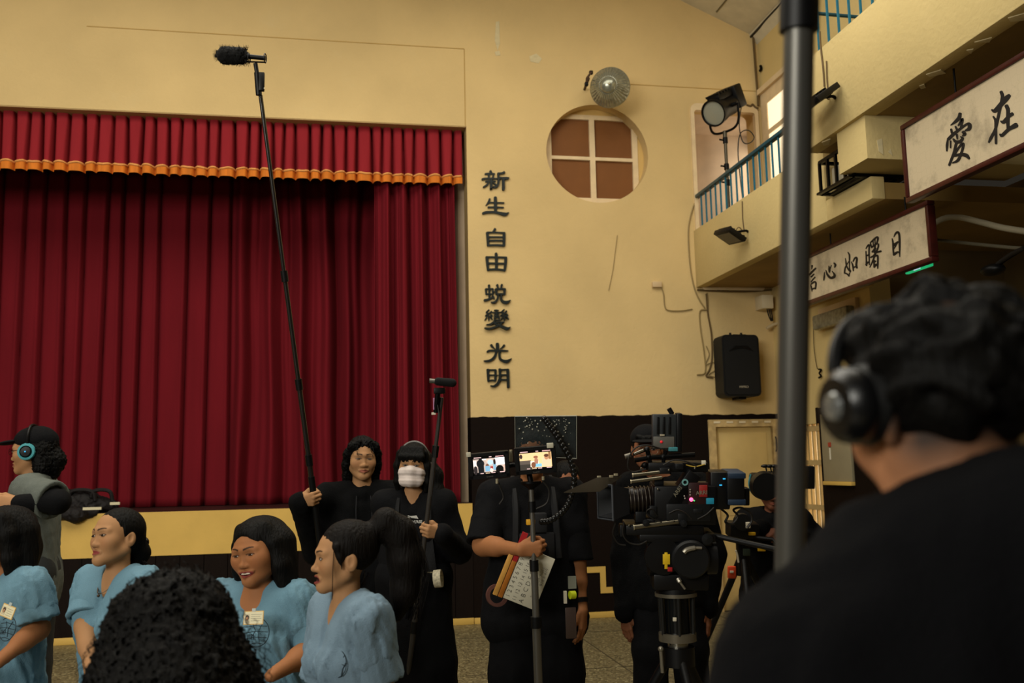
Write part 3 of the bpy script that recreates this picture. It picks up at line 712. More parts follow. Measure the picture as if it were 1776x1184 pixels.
# ================================================================== fittings on the walls
# fluted glass lamp above the round window
lc = WY(1058, 152, 8.95); ax = unit(WY(1052, 144, 8.70)-WY(1058.5, 153, 8.95))
lamp = thing('wall_lamp', 'round fluted glass floodlamp hanging above the round window', 'lamp', lc)
M_flute = mat('fluted_glass_shade', '8f9080', .22, .55, spec=.8, var=.18, vscale=30)
u_ = unit(np.cross(ax, [0, 0, 1])); v_ = np.cross(ax, u_)
V = []; nA = 144
prof = [(.200, 0), (.207, .008), (.200, .02), (.185, .035), (.178, .05), (.172, .058), (.150, .085), (.138, .105), (.130, .112), (.105, .135), (.092, .148), (.085, .150), (.08, .165), (.062, .182), (.04, .192), (.02, .196), (.001, .197)]
amp = [0, 0, .002, .006, .006, .001, .006, .006, .001, .005, .004, 0, 0, 0, 0, 0, 0]
for (r, h), am in zip(prof, amp):
    for j in range(nA):
        an = 2*PI*j/nA; q = r+am*math.cos(an*36)
        V.append(lc+ax*h+q*(math.cos(an)*u_+math.sin(an)*v_))
Fc = [(i*nA+j, i*nA+(j+1) % nA, (i+1)*nA+(j+1) % nA, (i+1)*nA+j) for i in range(len(prof)-1) for j in range(nA)]
MB().add(V, Fc, 0, True).build('shade', M_flute, lamp)
MB().tube([lc+.2035*(math.cos(a)*u_+math.sin(a)*v_) for a in np.linspace(0, 2*PI, 48, endpoint=False)], .006, 6, closed=True).build('rim', mat('pale_metal_rim', 'b4ab90', .35, .6), lamp)
MB().ball(lc+ax*.2-u_*.02, .012).build('screw', mat('pale_metal_rim', 'b4ab90', .35, .6), lamp)
q0, q1 = WY(1025, 126, 8.95), WY(1017, 146, 8.95)
MB().tube([q0+[0, -.02, 0], (q0+q1)/2+[-.02, 0, 0], q1], .012, 8).build('bracket', mat('rusty_bracket', '4a3423', .6, .4), lamp)
for q in (q0, q1): MB().box(q-.018, q+.018, bev=.004).build('bolt', M_blackm, lamp)
MB().tube([(q0+q1)/2, (q0+q1)/2+[.05, .36, .03]], .014).build('arm', mat('rusty_bracket', '4a3423', .6, .4), lamp)

# loudspeaker
sp0, sp1 = WY(1251, 580, 9.02), WY(1321, 687, 9.02)
spk = thing('loudspeaker', 'black wall loudspeaker with rounded corners below the balcony', 'speaker', ((sp0[0]+sp1[0])/2, 9.1, sp1[2]))
me = polyfill(rrect(sp0[0], sp1[2], sp1[0], sp0[2], .05), [], .22); place(me, (0, 9.13, 0), (1, 0, 0), (0, 0, 1), (0, -1, 0)); link('cabinet', me, mat('speaker_cabinet', '0d0d0d', .6), spk)
me = polyfill(rrect(sp0[0]+.02, sp1[2]+.02, sp1[0]-.02, sp0[2]-.02, .04), [], .012); place(me, (0, 9.015, 0), (1, 0, 0), (0, 0, 1), (0, -1, 0)); link('grille', me, mat('speaker_grille', '090909', .75, bump=.5, bscale=300), spk)
cx = (sp0[0]+sp1[0])/2
me = polyfill([(cx-.13, sp0[2]-.17), (cx-.06, sp0[2]-.115), (cx+.07, sp0[2]-.115), (cx+.13, sp0[2]-.17), (cx+.09, sp0[2]-.155), (cx, sp0[2]-.14), (cx-.09, sp0[2]-.155)], [], .012)
place(me, (0, 9.008, 0), (1, 0, 0), (0, 0, 1), (0, -1, 0)); link('horn', me, M_black, spk)
me = textmesh('MIPRO', .034, .001, 'CENTER'); place(me, (cx+.01, 9.006, sp1[2]+.085), (1, 0, 0), (0, 0, 1), (0, -1, 0)); link('brand_lettering', me, mat('pale_print', 'a49a84', .5), spk)
for dx in (-.07, .05): MB().cyl((cx+dx, 9.1, sp0[2]-.005), (cx+dx, 9.1, sp0[2]+.03), .012).build('mounting_lug', M_blackm, spk)
MB().box((cx-.06, 9.05, sp0[2]-.01), (cx+.08, 9.2, sp0[2]+.008)).build('top_bracket', M_blackm, spk)
MB().box((cx-.02, 9.08, sp1[2]-.025), (cx+.06, 9.25, sp1[2]+.005)).build('lower_bracket', M_blackm, spk)
MB().box((cx-.04, 9.22, sp1[2]+.2), (cx+.04, 9.3, sp1[2]+.4)).build('wall_bracket', M_blackm, spk)

# cables on the wall
M_cab = mat('grimy_pale_cable', '8f7a4e', .6); M_cabd = mat('dark_cable', '1a1714', .5); M_cabb = mat('dusty_brown_cable', '5d4a2c', .6)
def cable(label, px, r=.006, m=None, off=.012, Y=D, name='wall_cable', f=WY):
    P = catmull([f(x, y, Y)+np.array([0, -off, 0]) if f is WY else f(x, y, Y)+np.array([-off, 0, 0]) for x, y in px], 6)
    return MB().tube(P, r, 6).build(name, m or M_cab, label=label, cat='cable')
cable('thin pale cable dropping from the small wall box and running right', [(1146, 497), (1150, 510), (1152, 530), (1158, 538), (1180, 539), (1200, 536)])
cable('pale cable running down the edge of the lower balcony end', [(1205, 350), (1197, 375), (1193, 405), (1196, 460), (1203, 498), (1212, 520), (1222, 535)], .007)
cable('pale cable hanging in a loop left of the loudspeaker', [(1225, 508), (1226, 535), (1213, 540), (1214, 570), (1220, 610), (1222, 645), (1208, 650)], .007)
cable('brown cable hanging beside the loudspeaker into a tangle', [(1224, 510), (1227, 545), (1233, 580), (1234, 620), (1230, 640), (1224, 652), (1235, 655)], .009, M_cabb)
cable('loose pale cable tangle beside the loudspeaker', [(1224, 600), (1229, 615), (1223, 632), (1236, 628), (1241, 640), (1228, 650), (1240, 655), (1246, 668), (1258, 684), (1272, 688)], .005)
cable('long brown cable along the joint under the lower balcony', [(1208, 503), (1240, 505), (1290, 506), (1335, 503), (1348, 506)], .010, M_cabb, .02)
cable('thin scratch-like cable stub on the blank wall under the round window', [(1070, 408), (1066, 440), (1062, 470), (1055, 504)], .003)
cable('dark cable running down the corner from the ceiling', [(1304, 62), (1306, 90), (1309, 130), (1312, 165), (1313, 185)], .014, M_cabb, .03)
cable('dark cable along the ceiling edge above the side wall', [(1305, 64), (1318, 50), (1330, 36), (1345, 20), (1362, 2)], .014, M_cabd, .02, XR-.05, f=WX)
cable('brown cable bundle above the balcony doorway corner', [(1293, 184), (1300, 186), (1303, 183), (1308, 188), (1313, 190)], .012, M_cabb, .03)
cable('vertical brown pipe on the front of the upper balcony behind the pole', [(1424, 55), (1426, 85), (1430, 120), (1432, 150)], .008, M_cabb, .01, XU, name='conduit', f=WX)
# small boxes
a = WY(1138, 494, D)
o = MB().box((a[0]-.05, D-.04, a[2]-.03), (a[0]+.05, D, a[2]+.03), bev=.006).build('junction_box', M_cream, label='small cream junction box low on the blank yellow wall', cat='electrical box')
a = WY(1330, 523, 9.15)
jb = thing('junction_box', 'pale square electrical box under the balcony beside the corner', 'electrical box', (a[0], 9.2, a[2]-.07))
MB().box((a[0]-.065, 9.12, a[2]-.075), (a[0]+.06, D, a[2]+.07), bev=.008).build('housing', mat('pale_box', 'd6c6a4', .5), jb)
for k in range(3): MB().tube(catmull([(a[0]+.0+.02*k, 9.16, a[2]-.06), (a[0]+.02+.02*k, 9.17, a[2]-.14), (a[0]+.05+.01*k, 9.18, a[2]-.2)], 5), .007, 6).build('wire', M_cabd, jb)
a, b = WY(1330, 569, 9.2), WY(1352, 560, 9.2)
MB().tube([a, (a+b)/2+[0, 0, .01], b, b+[.12, 0, .03]], .018).build('conduit', mat('pale_conduit', 'c8b48e', .5), label='short pale conduit elbow below the square electrical box', cat='pipe')
# black hook on the side wall and bracket near the ceiling
P = [WX(x, y, XR-.02) for x, y in ((1420, 640), (1424, 641), (1421, 647), (1424, 652), (1420, 655))]
MB().tube(catmull(P, 5), .009, 6).build('wall_hook', M_blackm, label='small black S shaped hook on the side wall beside the headphones', cat='hook')
cable('thin dark cord hanging down the side wall to the hook', [(1413, 570), (1414, 600), (1417, 625), (1420, 640)], .003, M_cabd, .015, XR, f=WX)
P = [WX(x, y, XR-.02) for x, y in ((1319, 114), (1320, 119), (1318, 123))]
MB().tube(catmull(P, 4), .016, 6).build('wall_hook', M_blackm, label='small dark bracket stub high on the side wall near the ceiling', cat='hook')
# emergency light fitting
a, b = WX(1408, 537, XR-.1), WX(1474, 552, XR-.1)
ef = thing('light_fitting', 'long clear plastic light fitting on the side wall under the five character sign', 'lamp', (XR-.05, (a[1]+b[1])/2, 2.7))
MB().box((XR-.04, b[1], 2.74), (XR, a[1], 2.93), bev=.006).build('back_plate', M_cream, ef)
MB().box((XR-.12, b[1]+.02, 2.72), (XR-.03, a[1]-.02, 2.86), bev=.02).build('diffuser', mat('cloudy_plastic', '9a947c', .25, var=.3, vscale=25, trans=.3), ef)
MB().box((XR-.09, 7.35, 2.985), (XR, 8.5, 3.02)).build('cornice_strip', mat('cornice_paint', 'c0a468', .6), label='narrow ochre ledge on the side wall above the light fitting', cat='ledge')
# notice board
a, b = WX(1427, 720, XR), WX(1482, 836, XR)
nb = thing('notice_board', 'grey notice board with ochre bottom edge behind the headphones', 'board', (XR, (a[1]+b[1])/2, 1.27))
MB().box((XR-.03, 7.86, 1.30), (XR, a[1]+.0, 1.93), bev=.004).build('panel', mat('grey_board', '8f8468', .6, var=.06), nb)
MB().box((XR-.045, 7.86, 1.265), (XR, a[1], 1.30), bev=.004).build('ledge', M_yel, nb)
MB().box((XR-.04, 8.19, 1.62), (XR-.03, 8.23, 1.66)).build('red_tag', mat('red_tag', 'a3402c', .5), nb)
MB().box((XR-.038, 8.205, 1.50), (XR-.03, 8.218, 1.61)).build('thermometer', mat('white_tag', 'd8d0bc', .5), nb)

# LED floodlights on the balcony fronts
def flood(label, X, px, py, tilt, w=.26, s=1):
    c = WX(px, py, X-.16)
    t = thing('floodlight', label, 'floodlight', c)
    R = Matrix.Rotation(math.radians(tilt), 3, 'Y') @ Matrix.Rotation(math.radians(12), 3, 'Z'); R = np.array(R)
    MB().box((-.10*s, -w/2*s, -.022), (.10*s, w/2*s, .022), R, c, bev=.006).build('housing', M_black, t)
    MB().box((-.075*s, -.10*s, -.027), (.075*s, .10*s, -.021), R, c).build('lens', mat('flood_glass', '3a352a', .15), t)
    for k in range(5): MB().box((-.085*s+.04*k, -.1*s, .02), (-.075*s+.04*k, .1*s, .04), R, c).build('fin', M_black, t)
    MB().tube(catmull([c+[.03, -.06, .02], c+[.12, -.07, .035], (X, c[1]-.05, c[2]+.03)], 5), .012, 8).build('bracket', M_blackm, t)
    MB().tube(catmull([c+[.05, .02, .03], c+[.1, .02, .09], (X-.012, c[1]+.02, c[2]+.05), (X-.012, c[1]+.03, c[2]+.18), (X-.012, c[1]+.02, c[2]+.34)], 6), .005, 6).build('cord', M_cabb, t)
    return t
flood('flat black floodlight on the lower balcony front below the railing', XL, 1266, 409, 28)
flood('black floodlight on the upper balcony front half hidden by the pole', XU, 1408, 180, -35, .30, 1.25)
# black metal cage with an appliance under the upper balcony
X0 = 3.62
a, b, c = WX(1421, 283, X0), WX(1457, 268, X0), WX(1422, 338, X0)
cg = thing('wall_cage', 'black barred metal cage holding a white appliance beneath the upper balcony', 'cage', (X0+.2, (a[1]+b[1])/2, c[2]))
zl, zh = c[2], a[2]
ya_, yb_ = 5.98, a[1]
for y in (ya_, yb_):
    for z in (zl, zh): MB().box((X0, y-.012, z-.012), (X0+.62, y+.012, z+.012)).build('bar', M_blackm, cg)
for z in (zl, zh): MB().box((X0-.012, ya_, z-.012), (X0+.012, yb_, z+.012)).build('bar', M_blackm, cg)
for k in range(5):
    y = yb_-k*(yb_-ya_)/4; MB().box((X0-.01, y-.01, zl), (X0+.01, y+.01, zh)).build('bar', M_blackm, cg)
for k in range(6): x = X0-.04+k*.1; MB().box((x, ya_, zl-.012), (x+.05, yb_, zl+.004)).build('base_slat', M_blackm, cg)
MB().box((X0+.06, ya_+.06, zl+.02), (X0+.45, yb_-.06, zh-.06), bev=.01).build('appliance', mat('appliance_white', 'b9b29c', .5), cg)
MB().ball((X0+.055, ya_+.12, zl+.06), .008).build('blue_indicator', mat('blue_led', '2a7fae', .4, emit='2f9fd0', estr=1.2), cg)
for y in (ya_+.08, yb_-.02): MB().cyl((X0+.2, y, zl-.05), (X0+.2, y, zl), .012).build('foot', M_blackm, cg)
# conduits and shapes under the balconies at the far right
def pipe(label, pts, r, m, X, name='conduit', cat='pipe'):
    return MB().tube(catmull([WX(x, y, X) for x, y in pts], 8), r, 10).build(name, m, label=label, cat=cat)
M_pipe = mat('grey_white_conduit', '9a917a', .45)
pipe('thick pale conduit curving right from the end of the five character sign', [(1618, 388), (1640, 378), (1665, 377), (1700, 385), (1740, 395), (1790, 403)], .022, M_pipe, 4.35)
pipe('thin grey conduit below the thick pale conduit', [(1622, 416), (1680, 422), (1740, 428), (1790, 432)], .013, mat('grey_conduit', '5c5646', .5), 4.42)
pipe('black cable bundle slung under the balcony at the right edge', [(1776, 430), (1755, 440), (1740, 450), (1725, 462)], .014, M_cabd, 4.3, 'cable_bundle', 'cable')
c = WX(1722, 468, 4.3)
hd = thing('wall_spotlight', 'small black spotlight under the upper balcony at the right edge', 'lamp', c)
MB().ball(c, (.07, .09, .04)).build('head', M_black, hd); MB().tube(catmull([c, c+[.05, -.08, .06], c+[.2, -.2, .16]], 5), .012).build('arm', M_blackm, hd)
c = WX(1594, 466, 4.3)
ex = thing('exit_light', 'glowing green light bar just below the five character sign', 'exit light', c)
a, b = WX(1573, 473, 4.3), WX(1616, 459, 4.3)
MB().box((4.285, b[1], a[2]-.012), (4.315, a[1], a[2]+.018), bev=.004).build('tube', mat('green_glow', '1f9a62', .4, emit='25b873', estr=.75), ex)
m_ = (a+b)/2; MB().box((4.28, m_[1]-.04, a[2]-.008), (4.32, m_[1]+.04, a[2]+.014)).build('centre_mark', mat('pale_glow', 'bcd8e0', .4, emit='bcd8e8', estr=.8), ex)
MB().box((4.27, b[1]-.02, a[2]+.018), (4.34, a[1]+.02, a[2]+.05)).build('housing', M_black, ex)
a = WX(1356, 441, 4.1)
o = MB().ball(a, (.05, .05, .06)).build('ceiling_sensor', M_white, label='small white dome fitting under the lower balcony by the pole', cat='sensor')

# film lamp on the lower balcony
lc = WY(1238, 196, 8.75); rear = WY(1284, 172, 9.0); axf = unit(lc-rear)
fl_ = thing('film_lamp', 'black film spotlight on a stand behind the lower balcony railing', 'film lamp', (lc[0]+.12, 8.9, 3.45))
MB().lathe([(.001, -.36), (.095, -.36), (.108, -.33), (.108, -.14), (.125, -.11), (.125, -.02), (.140, -.01), (.140, .014), (.124, .014)], lc, axf, 28).build('body', M_black, fl_)
MB().lathe([(.001, .004), (.075, .002), (.124, -.004)], lc, axf, 28).build('lens', mat('fresnel_glass', '8f8f80', .12, spec=.9, bump=.3, bscale=60), fl_)
R_ = np.array((Vector(axf)).to_track_quat('Y', 'Z').to_matrix())
MB().box((-.075, -.34, .09), (.075, -.07, .155), R_, lc, bev=.01).build('top_housing', M_black, fl_)
for k in range(5): MB().box((-.08, -.31+k*.055, .15), (.08, -.29+k*.055, .172), R_, lc).build('cooling_fin', M_black, fl_)
MB().box((-.11, -.48, -.07), (.11, -.34, .17), R_, lc, bev=.015).build('rear_housing', M_black, fl_)
MB().box((.08, -.42, .05), (.12, -.37, .10), R_, lc).build('label_plate', mat('white_tag', 'd8d0bc', .5), fl_)
side = R_[:, 0]; piv = lc-axf*.2; up = np.array([0, 0, 1.0])
yk = [piv+side*.175, piv+side*.175-up*.17, piv+side*.12-up*.245, piv-up*.26, piv-side*.12-up*.245, piv-side*.175-up*.17, piv-side*.175]
MB().tube(catmull(yk, 5), .013, 8).build('yoke', M_blackm, fl_)
for s_ in (-1, 1): MB().cyl(piv+side*s_*.07, piv+side*s_*.17, .022).build('tilt_knob', M_black, fl_)
bx, by = (piv-up*.25)[0], (piv-up*.25)[1]; zt = (piv-up*.25)[2]
M_std = mat('grey_stand_metal', '4b4539', .35, .7)
MB().cyl((bx, by, zt), (bx, by, zt-.12), .022).build('spigot', M_std, fl_)
MB().cyl((bx, by, 3.7), (bx, by, zt-.1), .017).build('stand_column', M_std, fl_)
for z in (zt-.1, zt-.38, zt-.55):
    MB().cyl((bx, by, z-.03), (bx, by, z+.03), .026).build('collar', M_blackm, fl_); MB().cyl((bx, by, z), (bx-.07, by-.02, z), .009).build('clamp_knob', M_blackm, fl_)
for k in range(3):
    an = k*2*PI/3+.4; MB().tube([(bx, by, 3.85), (bx+.24*math.cos(an), by+.24*math.sin(an), 3.46)], .011).build('stand_leg', M_std, fl_)
P = [rear+[.02, 0, -.02], WY(1282, 215, 8.9), WY(1288, 245, 8.85), WY(1300, 248, 8.85), WY(1308, 238, 8.85), WY(1298, 226, 8.85), WY(1284, 232, 8.8), WY(1280, 262, 8.78), WY(1284, 310, 8.76), WY(1288, 345, 8.75), WY(1290, 380, 8.78)]
MB().tube(catmull(P, 6), .006, 6).build('power_cable', M_cabd, fl_)
# ================================================================== smooth bodies (implicit surfaces meshed with surface nets)
def smin(a, b, k):
    h = np.clip(.5+.5*(b-a)/k, 0, 1); return b*(1-h)+a*h-k*h*(1-h)
def nets(Fg, lo, h):
    S = Fg < 0
    n = [d-1 for d in Fg.shape]
    cs = [(i, j, k) for i in (0, 1) for j in (0, 1) for k in (0, 1)]
    def cor(A, c): return A[c[0]:c[0]+n[0], c[1]:c[1]+n[1], c[2]:c[2]+n[2]]
    cnt = sum(cor(S, c).astype(np.int8) for c in cs)
    act = (cnt > 0) & (cnt < 8)
    ai = np.argwhere(act)
    if len(ai) == 0: return np.zeros((0, 3)), np.zeros((0, 4), int)
    idx = -np.ones(act.shape, int); idx[act] = np.arange(len(ai))
    fv = {c: cor(Fg, c)[act] for c in cs}
    acc = np.zeros((len(ai), 3)); num = np.zeros(len(ai))
    for c in cs:
        for ax in range(3):
            if c[ax] == 1: continue
            d = list(c); d[ax] = 1; d = tuple(d)
            a, b = fv[c], fv[d]; m = (a < 0) != (b < 0)
            t = np.where(m, a/(a-b+1e-12), 0)
            p = np.array(c, float)[None].repeat(len(ai), 0); p[:, ax] += t
            acc += p*m[:, None]; num += m
    V = np.array(lo)+h*(ai+acc/num[:, None])
    Q = []
    for ax in range(3):
        o1, o2 = [(1, 2), (2, 0), (0, 1)][ax]
        sl0 = [slice(None)]*3; sl1 = [slice(None)]*3
        sl0[ax] = slice(0, -1); sl1[ax] = slice(1, None)
        a, b = S[tuple(sl0)], S[tuple(sl1)]
        e = np.argwhere(a != b)
        ok = (e[:, o1] > 0) & (e[:, o2] > 0) & (e[:, o1] < n[o1]) & (e[:, o2] < n[o2]) & (e[:, ax] < n[ax])
        e = e[ok]
        if len(e) == 0: continue
        def ix(d1, d2):
            q = e.copy(); q[:, o1] += d1; q[:, o2] += d2; return idx[q[:, 0], q[:, 1], q[:, 2]]
        q = np.stack([ix(-1, -1), ix(0, -1), ix(0, 0), ix(-1, 0)], 1)
        flip = ~S[e[:, 0], e[:, 1], e[:, 2]]
        q[flip] = q[flip][:, ::-1]
        Q.append(q[(q >= 0).all(1)])
    return V, np.concatenate(Q) if Q else np.zeros((0, 4), int)

class Fld:
    def __init__(s): s.p = []
    def cone(s, a, b, ra, rb, k=.02, op='u'):
        a = np.array(a, float); b = np.array(b, float); r = max(ra, rb)
        s.p.append(('c', np.minimum(a, b)-r, np.maximum(a, b)+r, (a, b, ra, rb), k, op)); return s
    def chain(s, pts, rs, k=.02, op='u'):
        for i in range(len(pts)-1): s.cone(pts[i], pts[i+1], rs[i], rs[i+1], k, op)
        return s
    def ell(s, c, r, R=None, k=.02, op='u'):
        c = np.array(c, float); r = np.array(r if hasattr(r, '__len__') else (r, r, r), float)
        m = r.max(); s.p.append(('e', c-m, c+m, (c, r, None if R is None else np.array(R, float)), k, op)); return s
    def box(s, c, r, R, rad=.0, k=.02, op='u'):
        c = np.array(c, float); r = np.array(r, float); m = np.linalg.norm(r)+rad
        s.p.append(('b', c-m, c+m, (c, r, np.array(R, float), rad), k, op)); return s
    def bounds(s):
        lo = np.min([p[1] for p in s.p if p[5] == 'u'], 0); hi = np.max([p[2] for p in s.p if p[5] == 'u'], 0); return lo, hi
    def grid(s, lo, hi, h, disp=None):
        ax = [np.arange(lo[i], hi[i]+h, h) for i in range(3)]
        Fg = np.full([len(a) for a in ax], .3, np.float32)
        for kind, pl, ph, ar, k, op in s.p:
            mg = k+.03
            sl = []
            for i in range(3):
                a = int(max(0, math.floor((pl[i]-mg-lo[i])/h))); b = int(min(len(ax[i]), math.ceil((ph[i]+mg-lo[i])/h)+1)); sl.append(slice(a, max(a, b)))
            if any(q.stop-q.start <= 0 for q in sl): continue
            X, Y, Z = np.meshgrid(ax[0][sl[0]], ax[1][sl[1]], ax[2][sl[2]], indexing='ij')
            if kind == 'c':
                a, b, ra, rb = ar; ba = b-a; L2 = float(ba@ba)+1e-12
                px, py, pz = X-a[0], Y-a[1], Z-a[2]
                t = np.clip((px*ba[0]+py*ba[1]+pz*ba[2])/L2, 0, 1)
                d = np.sqrt((px-t*ba[0])**2+(py-t*ba[1])**2+(pz-t*ba[2])**2)-(ra+(rb-ra)*t)
            else:
                c, r, R = ar[:3]
                px, py, pz = X-c[0], Y-c[1], Z-c[2]
                if R is not None:
                    px, py, pz = (px*R[0, i]+py*R[1, i]+pz*R[2, i] for i in range(3))
                if kind == 'e':
                    k0 = np.sqrt((px/r[0])**2+(py/r[1])**2+(pz/r[2])**2); k1 = np.sqrt((px/r[0]**2)**2+(py/r[1]**2)**2+(pz/r[2]**2)**2)+1e-9
                    d = k0*(k0-1)/k1
                else:
                    qx, qy, qz = np.abs(px)-r[0], np.abs(py)-r[1], np.abs(pz)-r[2]
                    d = np.sqrt(np.maximum(qx, 0)**2+np.maximum(qy, 0)**2+np.maximum(qz, 0)**2)+np.minimum(np.maximum(qx, np.maximum(qy, qz)), 0)-ar[3]
            t_ = tuple(sl)
            if op == 'u': Fg[t_] = smin(Fg[t_], d, k)
            else: Fg[t_] = -smin(-Fg[t_], d, k)
        if disp is not None:
            near = np.abs(Fg) < .04
            I = np.argwhere(near)
            P = np.stack([ax[0][I[:, 0]], ax[1][I[:, 1]], ax[2][I[:, 2]]], 1)
            Fg[near] += disp(P).astype(np.float32)
        return Fg
    def mesh(s, boxes, disp=None):
        """boxes: [(lo, hi, h)] regions meshed at their own fineness; None for the whole"""
        VV = []; QQ = []; n = 0
        for lo, hi, h in boxes:
            if lo is None:
                lo, hi = s.bounds(); lo = lo-.03; hi = hi+.03
            lo = np.array(lo, float); hi = np.array(hi, float)
            V, Q = nets(s.grid(lo, hi, h, disp), lo, h)
            VV.append(V); QQ.append(Q+n); n += len(V)
        return np.concatenate(VV), np.concatenate(QQ)
def skin_obj(name, V, Q, m, parent, tint=None, **kw):
    me = bpy.data.meshes.new(name); me.vertices.add(len(V)); me.vertices.foreach_set('co', V.astype(np.float32).ravel())
    me.loops.add(Q.size); me.loops.foreach_set('vertex_index', Q.ravel().astype(np.int32))
    me.polygons.add(len(Q)); me.polygons.foreach_set('loop_start', np.arange(0, Q.size, 4, dtype=np.int32))
    me.polygons.foreach_set('use_smooth', np.ones(len(Q), bool)); me.update(calc_edges=True); me.validate()
    if tint is not None:
        at = me.color_attributes.new('tint', 'FLOAT_COLOR', 'POINT')
        C = np.ones((len(V), 4), np.float32); C[:, :3] = tint; at.data.foreach_set('color', C.ravel())
    me.materials.append(m)
    o = bpy.data.objects.new(name, me); COL.objects.link(o)
    c = Vector(((V[:, 0].min()+V[:, 0].max())/2, (V[:, 1].min()+V[:, 1].max())/2, V[:, 2].min()))
    me.transform(Matrix.Translation(-c)); o.location = c
    if parent is not None: o.parent = parent; o.matrix_parent_inverse = world_of(parent).inverted()
    return tag(o, **kw)

def frame(yaw, pitch=0.0, roll=0.0):
    """columns: person's right, forward, up.  yaw 0 = looking at the camera side (-Y), negative = towards image left"""
    y, p, r = map(math.radians, (yaw, pitch, roll))
    f0 = np.array([math.sin(y), -math.cos(y), 0]); up0 = np.array([0, 0, 1.0])
    f = f0*math.cos(p)+up0*math.sin(p); rt = np.cross(f0, up0); u = np.cross(rt, f)
    rt2 = rt*math.cos(r)+u*math.sin(r); u2 = -rt*math.sin(r)+u*math.cos(r)
    return np.stack([rt2, f, u2], 1)

def head(F, c, R, s=1.0, wide=1.0, smile=0.0, mouth_open=0.0, nose=1.0, jaw=1.0, full=0.0):
    def L(x, y, z): return np.array(c)+R @ (np.array([x*wide, y, z])*s)
    def rad(r): return np.array(r)*s if hasattr(r, '__len__') else r*s
    F.ell(L(0, -.015, .035), rad((.077*wide, .097, .086)), R, .03*s)
    F.ell(L(0, .033, .012), rad((.066*wide, .06, .076)), R, .03*s)
    F.ell(L(0, .036, -.045), rad((.057*wide+full*.01, .052, .062)), R, .03*s)
    F.ell(L(0, .073, -.098), rad(.0175+full*.004), R, .025*s)
    for sd in (-1, 1):
        F.cone(L(sd*.054*jaw, -.002, -.05), L(sd*.013, .068, -.099), (.020+.007*full)*s, .0155*s, .025*s)
        F.ell(L(sd*.043, .057, -.024+smile*.004), rad(.024+full*.006+smile*.003), R, .03*s)
        F.cone(L(sd*.045, .076, .021), L(sd*.008, .089, .021), .009*s, .009*s, .018*s)
    F.cone(L(0, .085, .010), L(0, .0965*nose, -.033), .0062*s, .0085*s, .010*s)
    F.ell(L(0, .0985*nose, -.037), rad((.0125, .0115, .0105)), R, .009*s)
    for sd in (-1, 1):
        F.ell(L(sd*.013, .0915, -.040), rad((.0085, .010, .0075)), R, .008*s)
        F.ell(L(sd*.031, .112, .003), rad((.021, .024, .015)), R, .012*s, 's')
        F.ell(L(sd*.0315, .0755, .002), rad((.0165, .0125, .0115)), R, .005*s)
        F.ell(L(sd*.078, -.012, -.008), rad((.011, .020, .031)), R @ np.array(Matrix.Rotation(sd*.35, 3, 'Z')), .007*s)
        F.ell(L(sd*.088, -.004, -.004), rad((.008, .011, .018)), R, .005*s, 's')
    w = .022+.010*smile; up = .007*smile; op = mouth_open*.012
    for sd in (-1, 1):
        F.cone(L(sd*w, .083, -.066+up), L(0, .0945, -.0625), .0042*s, .0062*s, .006*s)
        F.cone(L(sd*w*.9, .083, -.070+up-op*.4), L(0, .0935, -.0755-op), .0045*s, .0072*s, .006*s)
    if mouth_open > 0:
        F.ell(L(0, .094, -.069-op*.5), rad((w*.85, .012, .0035+op*.75)), R, .003*s, 's')
    else:
        for sd in (-1, 1): F.cone(L(sd*(w+.002), .0855, -.068+up), L(0, .1005, -.0688), .0016*s, .0018*s, .003*s, 's')
    return L
def tint_face(V, c, R, s, base, lip, brow=True, wide=1.0, smile=0, mouth_open=0, stubble=None, open_dark=True):
    P = (V-np.array(c)) @ R/s; P[:, 0] /= wide
    C = np.tile(np.array(base, np.float32), (len(V), 1))
    def mix(m, col):
        m = np.clip(m, 0, 1)[:, None]; C[:] = C*(1-m)+np.array(col, np.float32)*m
    fr = P[:, 1] > .05
    blush = np.exp(-(((np.abs(P[:, 0])-.043)/.022)**2+((P[:, 2]+.03)/.022)**2))*fr
    mix(blush*.35, np.array(base)*np.array([1.02, .78, .72]))
    w = .026+.010*smile; op = mouth_open*.012
    zc = -.0695+.007*smile*(P[:, 0]/w)**2-op*.5
    hh = .0105*(1-.35*(P[:, 0]/w)**2)+op*.9
    m = 1-((P[:, 0]/w)**2+((P[:, 2]-zc)/hh)**2)
    mix(np.clip(m*3, 0, 1)*(P[:, 1] > .07), lip)
    if mouth_open:
        m = 1-((P[:, 0]/(w*.8))**2+((P[:, 2]-zc)/(.002+op*.8))**2); mix(np.clip(m*4, 0, 1)*fr, (.012, .004, .004))
    if brow:
        t = (np.abs(P[:, 0])-.012)/.036
        zb = .0225+.006*np.sin(np.clip(t, 0, 1)*2.2); hw = .0052*(1-.5*np.clip(t, 0, 1))
        m = (1-np.abs(P[:, 2]-zb)/hw)*(t > -.05)*(t < 1.0)*fr
        mix(np.clip(m*2, 0, 1)*.95, (.012, .008, .006))
    # lash line
    t = (np.abs(P[:, 0])-.0315)/.0165
    m = (1-np.abs(P[:, 2]-(.0052-.003*t*t))/.0034)*(np.abs(t) < 1.05)*fr
    mix(np.clip(m*1.5, 0, 1)*.85, (.015, .008, .006))
    if stubble is not None: stubble(P, mix)
    return C
M_skin = mat('skin', 'b98563', .6, vcol=True, spec=.13, bump=.06, bscale=140)
